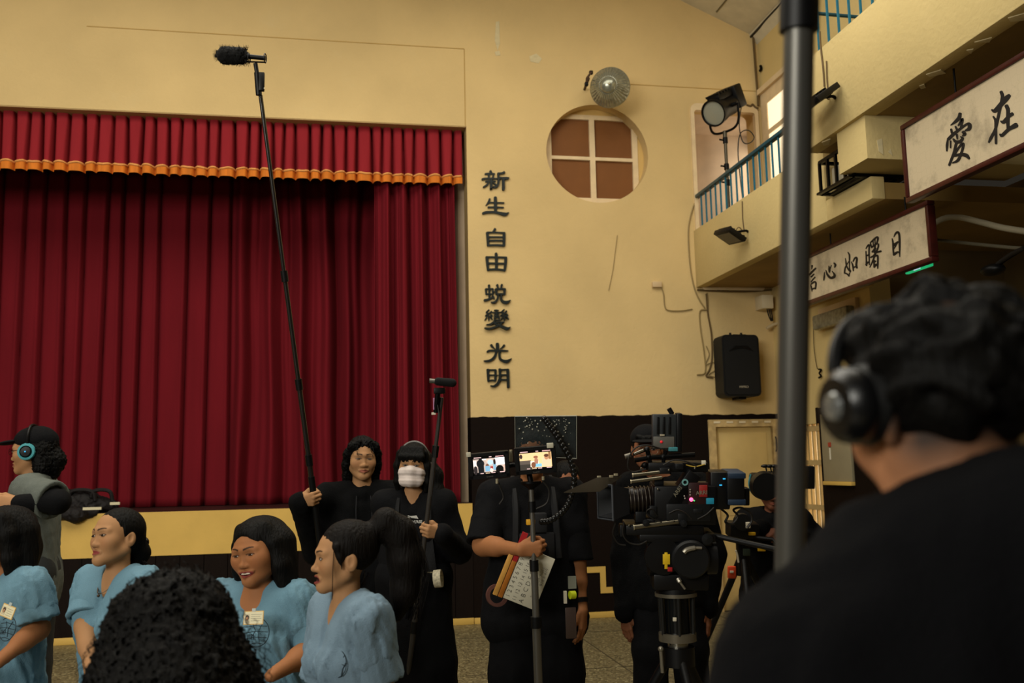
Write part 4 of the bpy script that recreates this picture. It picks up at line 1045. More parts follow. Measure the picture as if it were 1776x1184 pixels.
def eye_mat():
    m = bpy.data.materials.new('eye'); m.use_nodes = True; nt = m.node_tree; b = nt.nodes['Principled BSDF']; b.inputs['Roughness'].default_value = .12
    tc = nt.nodes.new('ShaderNodeTexCoord'); ln = nt.nodes.new('ShaderNodeVectorMath'); ln.operation = 'LENGTH'
    mp = nt.nodes.new('ShaderNodeMapping'); mp.inputs['Scale'].default_value = (1, 0, 1); nt.links.new(tc.outputs['Object'], mp.inputs[0]); nt.links.new(mp.outputs[0], ln.inputs[0])
    r = nt.nodes.new('ShaderNodeMath'); r.operation = 'LESS_THAN'; r.inputs[1].default_value = .0078; nt.links.new(ln.outputs['Value'], r.inputs[0])
    mx = nt.nodes.new('ShaderNodeMix'); mx.data_type = 'RGBA'; nt.links.new(r.outputs[0], mx.inputs[0]); mx.inputs[6].default_value = (.22, .18, .145, 1); mx.inputs[7].default_value = (.012, .007, .005, 1)
    nt.links.new(mx.outputs[2], b.inputs['Base Color']); return m
M_eye = eye_mat()
def eyes(body, L, R, s, squint=1.0, look=0.0):
    for sd in (-1, 1):
        me = MB().ball((0, 0, 0), (.0138, .0062, .0068*squint), 8).mesh('eye')
        me.materials.append(M_eye)
        o = bpy.data.objects.new('eye', me); COL.objects.link(o)
        q = L(sd*.0315, .0876, .0000)
        o.matrix_world = Matrix.Translation(q) @ Matrix(R.tolist()).to_4x4() @ Matrix.Scale(s, 4)
        mwb = o.matrix_world.copy(); o.parent = body; o.matrix_parent_inverse = world_of(body).inverted(); o.matrix_basis = mwb

def hand(F, wrist, u, v, right=True, curl=(70, 80, 45), spread=0.0, thumb='grip', s=1.0, finger_curls=None):
    """u along the fingers, v towards the thumb; the palm normal follows from the side"""
    u = unit(u); v = unit(np.array(v, float)-u*np.dot(u, v)); n = np.cross(v, u) if right else np.cross(u, v)
    w = np.array(wrist, float)
    def H(a, b, c): return w+s*(u*a+v*b+n*c)
    kn = [(.088, .030, -.004), (.093, .010, -.006), (.088, -.010, -.005), (.079, -.028, -.002)]
    ln = [(.042, .025, .020), (.046, .029, .021), (.042, .027, .020), (.033, .020, .018)]
    rd = [.0095, .0098, .0092, .0080]
    for i, (a, b, c) in enumerate(kn):
        F.cone(H(.005, b*.55, 0), H(a, b, c), .015*s, rd[i]*1.12*s, .016*s)
    F.ell(H(.035, .022, .010), np.array((.024, .02, .014))*s, np.stack([u, v, n], 1), .015*s)
    for i, (a, b, c) in enumerate(kn):
        cu = (finger_curls[i] if finger_curls else curl); p = H(a, b, c); an = 0.0; r = rd[i]*s
        dv = v*(spread*(1.5-i)*.06)
        for j in range(3):
            an += math.radians(cu[j]); d = unit(u*math.cos(an)+n*math.sin(an)+dv)
            q = p+d*ln[i][j]*s; F.cone(p, q, r, r*.9, .005*s); p = q; r *= .9
    if thumb == 'grip': T = [(.022, .026, .012), (.058, .046, .028), (.086, .038, .046), (.102, .022, .052)]
    elif thumb == 'up': T = [(.022, .026, .010), (.056, .048, .014), (.088, .056, .018), (.112, .054, .020)]
    else: T = [(.022, .026, .010), (.058, .044, .018), (.090, .046, .026), (.112, .040, .032)]
    F.chain([H(*t) for t in T], [.016*s, .0125*s, .0105*s, .0085*s], .010*s)

# fabric folds: cheap warped ridges
def folds(amp, f=14.0, seed=0.0, vert=.35):
    f = f if f > 40 else f*4.2
    def d(P):
        x, y, z = P[:, 0]*f+seed, P[:, 1]*f+seed*.7, P[:, 2]*f*vert+seed*1.3
        a = np.sin(x+1.7*np.sin(z*1.1+y*.6)+.8*np.sin(y*1.9))*np.cos(y*.9+1.2*np.sin(z*.8+x*.5))
        b = np.sin(x*2.1-y*1.3+z*2.2+1.5*np.sin(y*1.1+z))
        a = np.sign(a)*np.abs(a)**.8
        return amp*(a*.6+.45*(.6-np.abs(b)*1.2))
    return d
def strands(c, R, amp, n=60, wav=0.0, seed=0.0):
    c = np.array(c)
    def d(P):
        Q = (P-c) @ R
        ph = np.arctan2(Q[:, 0], -Q[:, 1]+1e-6)
        t = ph+.25*np.sin(Q[:, 2]*14+seed)*(.3+wav)
        return amp*(np.sin(t*n+3*np.sin(Q[:, 2]*20+seed))*.6+.5*np.sin(t*n*.37+2*np.sin(Q[:, 2]*9)+seed)) + wav*amp*2.2*np.sin(Q[:, 2]*75+5*np.sin(ph*9+seed)+seed)
    return d
def curls(amp, f=60.0, seed=0.0):
    f = f*2.4
    def d(P):
        x, y, z = P[:, 0]*f+seed, P[:, 1]*f, P[:, 2]*f
        return amp*(np.sin(x+1.6*np.sin(z*.7+y*.5))*np.sin(y+1.4*np.sin(x*.6))*np.sin(z+1.5*np.sin(y*.8+x*.3))*1.6+.5*np.sin(x*2.1+y*1.7+z*2.3))
    return d
M_hair = mat('black_hair', '060504', .62, var=.3, vscale=60, spec=.12, bump=.6, bscale=120, stretch=(1, 1, .12))
M_hairb = mat('dark_brown_hair', '0c0806', .62, var=.3, vscale=60, spec=.12, bump=.6, bscale=120, stretch=(1, 1, .12))
# ================================================================== people
def WD(x, y, d): return CAM+ray(x, y)*d
UP = np.array([0, 0, 1.0])
M_blk = mat('black_cotton', '0b0b0d', .9, spec=.12, var=.15, vscale=12, bump=.25, bscale=160)
M_blk2 = mat('black_fleece', '0a0a0b', .95, spec=.1, var=.15, vscale=12, bump=.5, bscale=220)
M_blue = mat('washed_blue_cotton', '608394', .82, var=.07, vscale=10, bump=.35, bscale=260)
M_blueb = mat('greyish_blue_cotton', '6c8292', .82, var=.07, vscale=10, bump=.35, bscale=260)
M_grey = mat('grey_green_twill', '565b55', .85, var=.12, vscale=14, bump=.35, bscale=220)
M_shoe = mat('dark_shoe', '0c0b0b', .5)
SK1, SK2, SK3, SK4 = hexc('96633f'), hexc('a27853'), hexc('87573d'), hexc('744835')
LIP = hexc('843a35'); LIP2 = hexc('8a4f3f')

def skel(Hc, byaw, s=1.0, sit=False, sh=.165, lean=0.0, hip=None, fwdneck=.02, arms=None, drop=.175):
    B = frame(byaw); rt, fw = B[:, 0], B[:, 1]
    J = dict(B=B, rt=rt, fw=fw, H=np.array(Hc, float), s=s)
    nb = J['H']-UP*drop*s-fw*fwdneck*s; J['nb'] = nb
    J['ch'] = nb-UP*.15*s
    if sit:
        pz = hip or .52; pv = nb.copy(); pv[2] = pz; pv = pv-fw*math.tan(math.radians(lean))*(nb[2]-pz)
    else:
        pv = nb-UP*.50*s-fw*math.tan(math.radians(lean))*.5*s
    J['pv'] = pv
    for k, sd in (('r', 1), ('l', -1)):
        J['s'+k] = nb-UP*.035*s+rt*sd*sh*s
        J['h'+k] = pv+rt*sd*.09*s
        if sit:
            J['k'+k] = J['h'+k]+fw*.42*s+rt*sd*.05; J['a'+k] = J['k'+k]*np.array([1, 1, 0])+UP*.08-fw*.02
        else:
            hz = J['h'+k][2]; J['a'+k] = J['h'+k]*np.array([1, 1, 0])+UP*.08+rt*sd*.03
            J['k'+k] = J['h'+k]*.5+J['a'+k]*.5+fw*.02
        J['e'+k] = J['s'+k]-UP*.28*s+rt*sd*.05*s; J['w'+k] = J['e'+k]-UP*.23*s+fw*.07*s
    for k, v in (arms or {}).items(): J[k] = np.array(v, float)
    return J
def body_field(J, neck=.050, legs=True, arms='rl', fat=1.0):
    F = Fld(); s = J['s']; rt, fw, nb, pv = J['rt'], J['fw'], J['nb'], J['pv']
    for sd in (1, -1):
        F.cone(nb-UP*.10*s+rt*sd*.06*s, pv+rt*sd*.06*s, .085*s*fat, .095*s*fat, .05)
    F.cone(J['sr']*.75+nb*.25, J['sl']*.75+nb*.25, .05*s, .05*s, .05)
    F.cone(nb-UP*.04*s+fw*.01, J['H']-UP*.065*s-J['fw']*.012*s, (neck+.006)*s, neck*s, .04*s)
    for k in arms:
        F.chain([J['s'+k], J['e'+k], J['w'+k]], [.048*s*fat, .040*s*fat, .027*s], .03)
        F.cone(J['e'+k], J['e'+k]*.62+J['w'+k]*.38, .039*s*fat, .039*s*fat, .03)
    if legs:
        for k in 'rl':
            F.chain([J['h'+k], J['k'+k], J['a'+k]], [.08*s*fat, .055*s, .036*s], .03)
    return F
def top_field(J, infl=.018, sleeve=.9, flare=.012, belly=0.0, bust=0.0, hem=-.08, vneck=None, cuff=None, arms='rl', collar=0.0, wide=0.0, neckhole=.056):
    """shirt: torso, sleeves (sleeve<=1: part of the upper arm, 2: down to the wrist)"""
    F = Fld(); F.extra = []; s = J['s']; rt, fw, nb, pv = J['rt'], J['fw'], J['nb'], J['pv']
    hz = pv+UP*hem*s
    for sd in (1, -1):
        F.cone(nb-UP*.11*s+rt*sd*.075*s, pv+rt*sd*(.075+wide)*s, .088*s+infl, .098*s+infl+wide*.5, .06)
        F.cone(pv+rt*sd*(.075+wide)*s, hz+rt*sd*(.085+wide)*s, .098*s+infl+wide*.5, .105*s+infl+wide, .06)
        F.cone(nb+rt*sd*.055*s-UP*.01*s-fw*.012, J['s'+('r' if sd > 0 else 'l')], .046*s+infl, .05*s+infl, .05)
        if bust: F.ell(nb-UP*.20*s+fw*.085*s+rt*sd*.07*s, (bust, bust, bust), None, .06)
    if belly: F.ell(nb*.35+pv*.65+fw*.06*s, (.12+belly, .10+belly, .15+belly), J['B'], .07)
    for k in arms:
        a, e, w = J['s'+k], J['e'+k], J['w'+k]
        if sleeve <= 1:
            q = a+(e-a)*sleeve; d = unit(e-a)
            F.cone(a, a+(e-a)*sleeve*.55, .052*s+infl, .054*s+infl+flare*.4, .04)
            G = Fld(); G.cone(a+(e-a)*.1, q+d*.04, .050*s+infl, .054*s+infl+flare, .02)
            G.box(q+d*.15, (.25, .25, .15), np.stack(basis(d), 1), 0, .006, 's')
            G.cone(q-d*.05*s, q+d*.12*s, .040*s+flare*.5+infl*.6, .046*s+flare+infl*.6, .006, 's')
            F.extra.append(G)
        else:
            t = min(1.0, sleeve-1); q = e+(w-e)*t
            F.chain([a, e, q], [.05*s+infl, .044*s+infl, .032*s+infl], .045)
            if cuff: F.cone(q, q+unit(w-e)*.02, .036*s+infl, .034*s+infl, .01)
    if collar:
        F.chain([nb+rt*.075*s+UP*.01, nb-fw*.055*s+UP*(.03+collar*.5), nb-rt*.075*s+UP*.01], [.03+collar*.4]*3, .03)
        F.chain([nb+rt*.075*s+UP*.01, nb+fw*.06*s-UP*.02, nb-rt*.075*s+UP*.01], [.026+collar*.3]*3, .03)
    ax = unit(J['H']-UP*.05-nb)
    F.cone(nb-UP*(.03 if vneck else -.022), nb+ax*.13, neckhole*s, (neckhole+.01)*s, .015, 's')
    if vneck:
        F.chain([nb+fw*.11*s-UP*vneck*s, nb+fw*.085*s+UP*.0, nb+fw*.06*s+UP*.05*s], [.004, .034*s, .05*s], .010, 's')
    return F
def basis(d):
    d = unit(d); u = np.cross(d, UP)
    if np.linalg.norm(u) < .1: u = np.cross(d, [0, 1.0, 0])
    u = unit(u); return u, np.cross(d, u), d
def trousers_field(J, infl=.016, flare=0.0, skirt=0.0):
    F = Fld(); s = J['s']; rt = J['rt']; pv = J['pv']
    F.cone(J['hr']+UP*.05, J['hl']+UP*.05, .10*s+infl, .10*s+infl, .05)
    for k in 'rl':
        F.chain([J['h'+k], J['k'+k], J['a'+k]+UP*.02], [.088*s+infl, .066*s+infl+flare*.5, .05*s+infl+flare], .04)
    if skirt:
        m = (J['ar']+J['al'])/2; F.cone(pv, m+UP*.12, .13*s+infl, .13*s+infl+skirt, .06)
    return F
def shoes(J, root, fl=True):
    for k in 'rl':
        a = J['a'+k].copy(); f = Fld(); f.cone(a*[1, 1, 0]+UP*.045-J['fw']*.03, a*[1, 1, 0]+UP*.035+J['fw']*.15, .045, .036, .02); f.cone(a*[1, 1, 0]+UP*.05-J['fw']*.02, a+UP*.02, .045, .042, .02)
        V, Q = f.mesh([(None, None, .012)]); V[:, 2] = np.maximum(V[:, 2], .001)
        skin_obj('shoe', V, Q, M_shoe, root)
def make_person(label, J, hR, hs=1.0, skin=SK1, lip=LIP, hd=None, hands=(), neck=.050, fat=1.0, fine=.0034, hfine=.0038, squint=.8, brow=True, stubble=None, face=True, group=None, extra=None):
    base = (J['ar']+J['al'])/2*np.array([1, 1, 0])
    root = thing('person', label, 'person', base, group)
    F = body_field(J, neck, True, 'rl', fat)
    hd = hd or {}
    L = head(F, J['H'], hR, hs, **hd)
    for h in hands: hand(F, **h)
    if extra: extra(F)
    H = J['H']; s = J['s']
    lo, hi = F.bounds(); lo -= .03; hi += .03
    zc = J['nb'][2]-.10*s
    boxes = [((H[0]-.17, H[1]-.17, zc), (H[0]+.17, H[1]+.17, H[2]+.16), fine)]
    boxes += [(lo, (hi[0], hi[1], zc+.012), .014)] if not hands else []
    if hands:
        boxes += [(lo, (hi[0], hi[1], zc+.012), .012)]
        for h in hands:
            w = np.array(h['wrist']); boxes.append((w-.145, w+.145, hfine))
    V, Q = F.mesh(boxes)
    if hands:   # drop the coarse skin where a hand is meshed finely
        nf = 0
        keep = np.ones(len(Q), bool)
        # vertices of the coarse part
        Vc0 = len(F.mesh([boxes[0]])[0]); Vc1 = Vc0+len(F.mesh([boxes[1]])[0])
        cen = V[Q].mean(1); co = (Q[:, 0] >= Vc0) & (Q[:, 0] < Vc1)
        for h in hands:
            w = np.array(h['wrist']); keep &= ~(co & (np.abs(cen-w) < .140).all(1))
        Q = Q[keep]
    tint = tint_face(V, H, hR, hs, skin, lip, brow and face, hd.get('wide', 1.0), hd.get('smile', 0), hd.get('mouth_open', 0), stubble)
    if not face: tint[:] = np.array(skin)
    body = skin_obj('body', V, Q, M_skin, root, tint)
    if face: eyes(body, L, hR, hs, squint)
    return root, body, L
def hair_obj(root, F, m, h=.006, disp=None, name='hair', label=None):
    V, Q = F.mesh([(None, None, h)], disp); return skin_obj(name, V, Q, m, root, None, label=label)
def cloth(root, F, m, h=.010, disp=None, name='shirt'):
    V, Q = F.mesh([(None, None, h)], disp)
    for G in getattr(F, 'extra', []):
        V2, Q2 = G.mesh([(None, None, h*.8)], (lambda P: disp(P)*.45) if disp else None); Q = np.concatenate([Q, Q2+len(V)]); V = np.concatenate([V, V2])
    return skin_obj(name, V, Q, m, root)
def loc(c, R, s, wide=1.0):
    return lambda x, y, z: np.array(c)+R @ (np.array([x*wide, y, z])*s)
def cap_hair(c, R, s, top=.0, cut=True, fringe=0.0, grow=.0):
    F = Fld(); L = loc(c, R, s)
    F.ell(L(0, -.018, .038+top), np.array((.086+grow, .106+grow, .094+grow))*s, R, .02)
    if cut:
        F.ell(L(0, .112, -.035), np.array((.072, .075, .098-fringe))*s, R, .02, 's')
    return F, L
def strand_tubes(root, paths, r, m, name='loose_strands'):
    mb = MB()
    for p in paths: mb.tube(catmull(p, 5), [r]*len(catmull(p, 5)), 4)
    o = mb.build(name, m, root); o['kind'] = 'stuff'; return o

# ---- seated woman at the left edge, shoulder length hair
def badge(label, px, py, d, nrm, w=.075, h=.047, tilt=-6, photo=True):
    c = WD(px, py, d); n = unit(nrm); ux = unit(np.cross(UP, n)); uy = np.cross(n, ux)
    a = math.radians(tilt); ux, uy = ux*math.cos(a)+uy*math.sin(a), -ux*math.sin(a)+uy*math.cos(a)
    t = thing('name_badge', label, 'badge', c)
    R = np.stack([ux, uy, n], 1)
    MB().box((-w/2, -h/2, 0), (w/2, h/2, .002), R, c).build('card', mat('badge_yellow', 'd0a85a', .4), t)
    MB().box((-w/2+.003, -h/2+.003, .002), (w/2-.003, h/2-.003, .0025), R, c).build('printed_face', mat('badge_cream', 'd8cfae', .4), t)
    f = Fld()
    MB().box((-w/2+.007, -h/2+.007, .0025), (-w/2+.027, h/2-.010, .003), R, c).build('portrait_backing', mat('badge_photo', 'c2b596', .4), t)
    MB().ball(c+R @ np.array((-w/2+.017, .001, .003)), (.0085, .0105, .0006), 8, 0, R).build('portrait_hair', mat('badge_dark', '2a1d18', .5), t)
    MB().ball(c+R @ np.array((-w/2+.017, -.002, .0036)), (.0052, .007, .0006), 8, 0, R).build('portrait_face', mat('badge_skin', 'b08463', .5), t)
    for k in range(4): MB().box((-w/2+.033, h/2-.014-k*.008, .0025), (w/2-.008-.006*(k % 2), h/2-.0125-k*.008, .0029), R, c).build('text_line', mat('badge_print', '8f8870', .5), t)
    MB().box((-.008, h/2-.002, 0), (.008, h/2+.010, .003), R, c).build('clip', mat('clear_clip', 'a9b2ae', .3), t)
    return t
def shirt_print(root, px, py, d, nrm, r=.05, tilt=0, word=None):
    """black outline print on the shirt front"""
    c = WD(px, py, d); n = unit(nrm); ux = unit(np.cross(UP, n)); uy = np.cross(n, ux)
    a = math.radians(tilt); ux, uy = ux*math.cos(a)+uy*math.sin(a), -ux*math.sin(a)+uy*math.cos(a)
    def q(x, y): return c+ux*x+uy*y+n*.003
    mb = MB(); m = mat('shirt_print_black', '15222a', .7)
    mb.tube([q(r*math.cos(t), r*math.sin(t)) for t in np.linspace(-2.6, 2.4, 30)], .0016, 4)
    for k in range(5): y = -r*.8+k*r*.4; w = math.sqrt(max(0, r*r-y*y)); mb.tube([q(-w, y), q(-w*.2, y+.004), q(w*.9, y-.002)], .0013, 4)
    mb.tube([q(-r*.5, -r*.4), q(-r*.1, r*.1), q(-r*.3, r*.6)], .0016, 4); mb.tube([q(r*.2, -r*.7), q(r*.1, 0), q(r*.5, r*.6)], .0016, 4)
    for k in range(4): mb.tube([q(-r*.7+k*.008, -r*.5), q(-r*.7+k*.008, -r*.1)], .0015, 4)
    o = mb.build('chest_print', m, root); o['kind'] = 'stuff'
    return o

def seat_stool(label, J):
    c = J['pv']; z = J['pv'][2]-.12
    t = thing('stool', label, 'stool', (c[0], c[1], 0), 'stools under the seated women')
    MB().lathe([(.001, z), (.155, z), (.165, z-.01), (.165, z-.035), (.001, z-.035)], (c[0], c[1], 0)).build('seat', mat('stool_plastic', '4a2320', .5), t)
    for k in range(4):
        a = PI/4+k*PI/2; MB().tube([(c[0]+.11*math.cos(a), c[1]+.11*math.sin(a), z-.03), (c[0]+.16*math.cos(a), c[1]+.16*math.sin(a), 0)], .014).build('leg', mat('stool_plastic', '4a2320', .5), t)

def scrub_woman(label, head_px, d, hyaw, hpitch, hroll, byaw, skin, hairf, hd, arms, fat=1.0, belly=0.0, bust=.055, blue=None, vneck=.13, wide=0.0, sh=.165, seed=1.0, hs=.98, lean=4, s=.96, squint=.75, hands=(), sleeve=.85, neckhole=.056, drop=.168):
    Hc = WD(*head_px, d); hR = frame(hyaw, hpitch, hroll)
    J = skel(Hc, byaw, s, True, sh, lean, arms=arms, drop=drop)
    root, body, L = make_person(label, J, hR, hs, skin, hd=hd, hands=hands, neck=.046 if fat < 1.1 else .056, fat=fat, fine=.0028, squint=squint)
    F = top_field(J, .024, sleeve, .016, belly, bust, -.10, vneck, wide=wide, neckhole=neckhole)
    fo = folds(.0115, 62, seed, .30); zn = J['nb'][2]
    def soft(P):
        c_ = J['nb']+J['fw']*.08; r_ = np.linalg.norm(P-c_, axis=1)
        return fo(P)*np.clip((r_-.10)/.10, 0, 1)
    cloth(root, F, blue or M_blue, .0075, soft, 'shirt')
    # dark undershirt edge inside the V
    cloth(root, trousers_field(J, .014), mat('blue_trousers', '5f7c8a', .85, bump=.3, bscale=200), .014, folds(.003, 12, seed), 'trousers')
    shoes(J, root); hairf(root, Hc, hR, hs)
    return root, J, L
# ---- the seated women in blue
def hair_shoulder(root, c, R, s):
    F, L = cap_hair(c, R, s, .004, True, 0, .004)
    for sd in (-1, 1):
        F.chain([L(sd*.062, .03, .09), L(sd*.082, .02, .02), L(sd*.085, .015, -.08), L(sd*.085, .0, -.19)], [.030*s, .030*s, .028*s, .02*s], .02)
    F.chain([L(0, -.07, .05), L(0, -.085, -.05), L(0, -.08, -.19)], [.07*s, .072*s, .05*s], .03)
    for sd in (-1, 1): F.chain([L(sd*.045, -.07, .02), L(sd*.06, -.06, -.18)], [.06*s, .045*s], .03)
    hair_obj(root, F, M_hair, .006, strands(c, R, .0018, 50))
d1_ = 3.95
w_, Jw1, Lw1 = scrub_woman('seated person in blue shirt with shoulder length black hair, cut off by the left edge', (4, 934), d1_, -48, -4, 0, -35, SK1, hair_shoulder, dict(),
    dict(el=WD(66, 1090, 3.85), wl=WD(-6, 1150, 3.65), er=WD(-95, 1090, 3.8), wr=WD(-60, 1165, 3.6)), seed=2., sh=.165, lean=2, sleeve=.8)
badge('cream name badge on the woman at the left edge', 14, 1060, 3.66, Jw1['fw']+[0, 0, .25], tilt=-12)
shirt_print(w_, 14, 1090, 3.64, Jw1['fw']+[0, 0, .2], .045)
seat_stool('stool under the woman cut off by the left edge', Jw1)

def hair_bun(root, c, R, s):
    F, L = cap_hair(c, R, s, -.002, True, .012, -.002)
    F.ell(L(0, .132, -.035), np.array((.082, .074, .104))*s, R, .02, 's')
    F.chain([L(0, -.09, -.02), L(0, -.115, -.055), L(0, -.108, -.10)], [.045*s, .042*s, .03*s], .03)
    hair_obj(root, F, M_hair, .0055, strands(c, R, .0012, 60))
    P = []
    for i in range(16):
        a = random.uniform(-.06, .06); P.append([L(a, -.105, -.09), L(a*1.2+random.uniform(-.02, .02), -.13, -.115), L(a*1.1, -.12-random.uniform(0, .03), -.14-random.uniform(0, .02))])
    strand_tubes(root, P, .0016, M_hair)
w_, Jw2, Lw2 = scrub_woman('seated person in blue V neck shirt with hair tied low, gazing up left', (203, 932), 3.9, -44, 9, -4, -38, SK2, hair_bun, dict(jaw=1.08, full=.3),
    dict(er=WD(150, 1085, 3.82), wr=WD(160, 1180, 3.62), el=WD(300, 1085, 3.9), wl=WD(240, 1190, 3.6)), seed=5., sh=.155, vneck=.15)
# claw clip
R_ = frame(-44, 9, -4); L_ = loc(WD(203, 932, 3.9), R_, .98)
cl_ = thing('hair_clip', 'shiny black claw clip in the low tied hair of the seated woman', 'hair clip', L_(0, -.13, -.03))
MB().ball(L_(-.01, -.128, -.01), (.022, .018, .022), 8, 0, R_).build('claw', mat('glossy_black', '060606', .12), cl_); MB().ball(L_(-.012, -.135, -.035), (.018, .015, .016), 8, 0, R_).build('claw', mat('glossy_black', '060606', .12), cl_)
nk = thing('necklace', 'thin chain necklace in the V neck of the woman with tied hair', 'necklace', Jw2['nb'])
nb_, fw_, rt_ = Jw2['nb'], Jw2['fw'], Jw2['rt']
MB().tube(catmull([nb_+rt_*.055+UP*.02, nb_+rt_*.045+fw_*.06-UP*.02, nb_+fw_*.098-UP*.055, nb_-rt_*.045+fw_*.06-UP*.02, nb_-rt_*.055+UP*.02], 6), .0022, 5).build('chain', mat('tarnished_chain', '4a3b2c', .4, .8), nk)
MB().ball(nb_+fw_*.10-UP*.062, .006).build('pendant', mat('tarnished_chain', '4a3b2c', .4, .8), nk)
seat_stool('stool under the woman with low tied hair', Jw2)

def hair_bob(root, c, R, s):
    F = Fld(); L = loc(c, R, s)
    F.ell(L(0, -.018, .046), np.array((.094, .110, .094))*s, R, .02)
    for sd in (-1, 1):
        F.chain([L(sd*.06, .02, .095), L(sd*.088, .015, .03), L(sd*.098, .005, -.06), L(sd*.100, .0, -.14)], [.022*s, .022*s, .030*s, .022*s], .02)
        F.chain([L(sd*.06, -.05, .02), L(sd*.085, -.04, -.14)], [.07*s, .045*s], .03)
    F.chain([L(0, -.07, .05), L(0, -.085, -.05), L(0, -.08, -.15)], [.075*s, .078*s, .05*s], .03)
    F.ell(L(0, .125, -.035), np.array((.084, .078, .128))*s, R, .015, 's')
    hair_obj(root, F, M_hair, .0052, strands(c, R, .0012, 60))
Hb = (449, 957)
w_, Jw3, Lw3 = scrub_woman('smiling seated person in pale blue shirt with straight black bob and name badge', Hb, 4.0, -36, -4, -7, -26, SK1, hair_bob, dict(wide=1.12, full=1.0, smile=1.0, mouth_open=.28),
    dict(el=WD(545, 1125, 3.92), wl=WD(470, 1172, 3.62), er=WD(362, 1120, 3.95), wr=WD(400, 1185, 3.6)), fat=1.22, belly=.05, bust=.085, wide=.035, sh=.185, seed=9., hs=1.08, s=.98, squint=.55, vneck=.10)
Rb = frame(-36, -4, -7)
th = Lw3; te = MB()
te.ball(Lw3(0, .0855, -.0680), (.027, .0088, .0058), 10, 0, Rb)
te.build('teeth', mat('teeth', 'd9cdb8', .3), [c for c in w_.children if c.name.startswith('body')][0])
badge('cream name badge on the smiling woman in the middle', 440, 1071, 3.755, Jw3['fw']+[0, 0, .2], w=.088, h=.052, tilt=3)
shirt_print(w_, 446, 1096, 3.745, Jw3['fw']+[0, 0, .1], .055, 5)
seat_stool('stool under the smiling woman', Jw3)

def hair_pony(root, c, R, s):
    F = Fld(); L = loc(c, R, s)
    F.ell(L(0, -.02, .042), np.array((.084, .105, .094))*s, R, .02)
    F.ell(L(0, .128, -.035), np.array((.085, .072, .125))*s, R, .02, 's')
    for sd in (-1, 1):
        F.ell(L(sd*.09, .01, -.055), np.array((.03, .035, .045))*s, R, .02, 's')
        F.chain([L(sd*.070, .042, .045), L(sd*.074, .030, .01), L(sd*.075, .02, -.03)], [.013*s, .009*s, .003*s], .012)
    F.chain([L(0, -.10, .085), L(0, -.145, .125), L(0, -.195, .085), L(0, -.225, -.01), L(0, -.225, -.12), L(.0, -.20, -.21)], [.035*s, .046*s, .058*s, .064*s, .05*s, .02*s], .025)
    hair_obj(root, F, M_hairb, .0055, strands(c, R, .0012, 60))
    P = [[L(-.07, .05, .05), L(-.078, .052, -.03), L(-.078, .05, -.13)], [L(.07, .05, .05), L(.078, .052, -.03), L(.078, .05, -.13)]]
    for i in range(26):
        a = random.uniform(-.05, .05); P.append([L(a, -.12, .10), L(a, -.24, .08+random.uniform(-.04, .06)), L(a*1.3, -.28+random.uniform(-.02, .03), -.05), L(a, -.23-random.uniform(0, .05), -.22)])
    for i in range(6): P.append([L(random.uniform(-.05, .05), -.085, -.05), L(random.uniform(-.06, .06), -.07, -.09), L(random.uniform(-.06, .06), -.05, -.11-random.uniform(0, .03))])
    strand_tubes(root, P, .0013, M_hairb)
w_, Jw4, Lw4 = scrub_woman('seated person in grey blue shirt shown in profile with ponytail, speaking to the left', (597, 967), 3.35, -80, 2, 2, -66, SK2, hair_pony, dict(mouth_open=.6, nose=1.05),
    dict(el=WD(660, 1195, 3.22), wl=WD(590, 1260, 3.0), er=WD(560, 1195, 3.45), wr=WD(540, 1230, 3.2)), seed=13., blue=M_blueb, sh=.155, vneck=.16, hs=1.0, lean=3, sleeve=.86, neckhole=.058)
shirt_print(w_, 586, 1150, 3.17, [-.75, -.65, .1], .045, 70)
seat_stool('stool under the woman in profile', Jw4)

# ---- foreground person with a big mane of curls, seen from behind
Hc = WD(305, 1090, 2.25); hR = frame(182, 0, 0); J = skel(Hc, 178, .98, True, .165, 3)
root, body, L = make_person('person in the near foreground seen from behind with a big mane of dark curls', J, hR, 1.0, SK1, face=False, fine=.006)
cloth(root, top_field(J, .02, .9, .012), M_blue, .014, folds(.004, 14, 3.), 'shirt')
cloth(root, trousers_field(J), mat('blue_trousers', '5f7c8a', .85), .016, None, 'trousers'); shoes(J, root)
F = Fld(); Lc = loc(Hc, hR, 1.0)
F.ell(Lc(0, -.03, .02), (.115, .125, .115), hR, .04)
F.chain([Lc(0, -.10, .02), Lc(0, -.14, -.12), Lc(0, -.14, -.34)], [.10, .15, .15], .06)
F.chain([Lc(.05, -.06, .02), Lc(.105, -.07, -.12), Lc(.15, -.07, -.34)], [.08, .08, .09], .06)      # person's right = image right
F.chain([Lc(-.06, -.06, .02), Lc(-.11, -.06, -.14), Lc(-.12, -.06, -.34)], [.08, .07, .07], .06)
F.chain([Lc(.10, -.06, -.14), Lc(.18, -.07, -.25), Lc(.22, -.07, -.36)], [.06, .06, .06], .06)
hair_obj(root, F, M_hair, .0085, curls(.011, 75, 1.0))
rs = np.random.default_rng(21); P = []
srcs = [(0, -.10, .05, .13), (.1, -.08, -.05, .12), (-.09, -.07, -.05, .10), (.16, -.07, -.2, .1), (-.12, -.07, -.22, .09), (.0, -.14, -.15, .17), (.2, -.07, -.3, .08)]
for i in range(1100):
    cx_, cy_, cz_, rr_ = srcs[i % len(srcs)]
    dv = unit(rs.normal(size=3)); p = np.array((cx_, cy_, cz_))+dv*rr_*.93
    a = rs.uniform(0, 6.28); pts = []
    for k in range(7):
        t = k/6; pts.append(Lc(*(p+dv*.012*t+np.array((.005*math.cos(a+k*1.7), .005*math.sin(a+k*1.7), -.045*t))+np.array((np.sign(dv[0])*.008*t, 0, 0)))))
    P.append(pts)
mb = MB()
for p in P: mb.tube(catmull(p, 2), .0009, 3, cap=False)
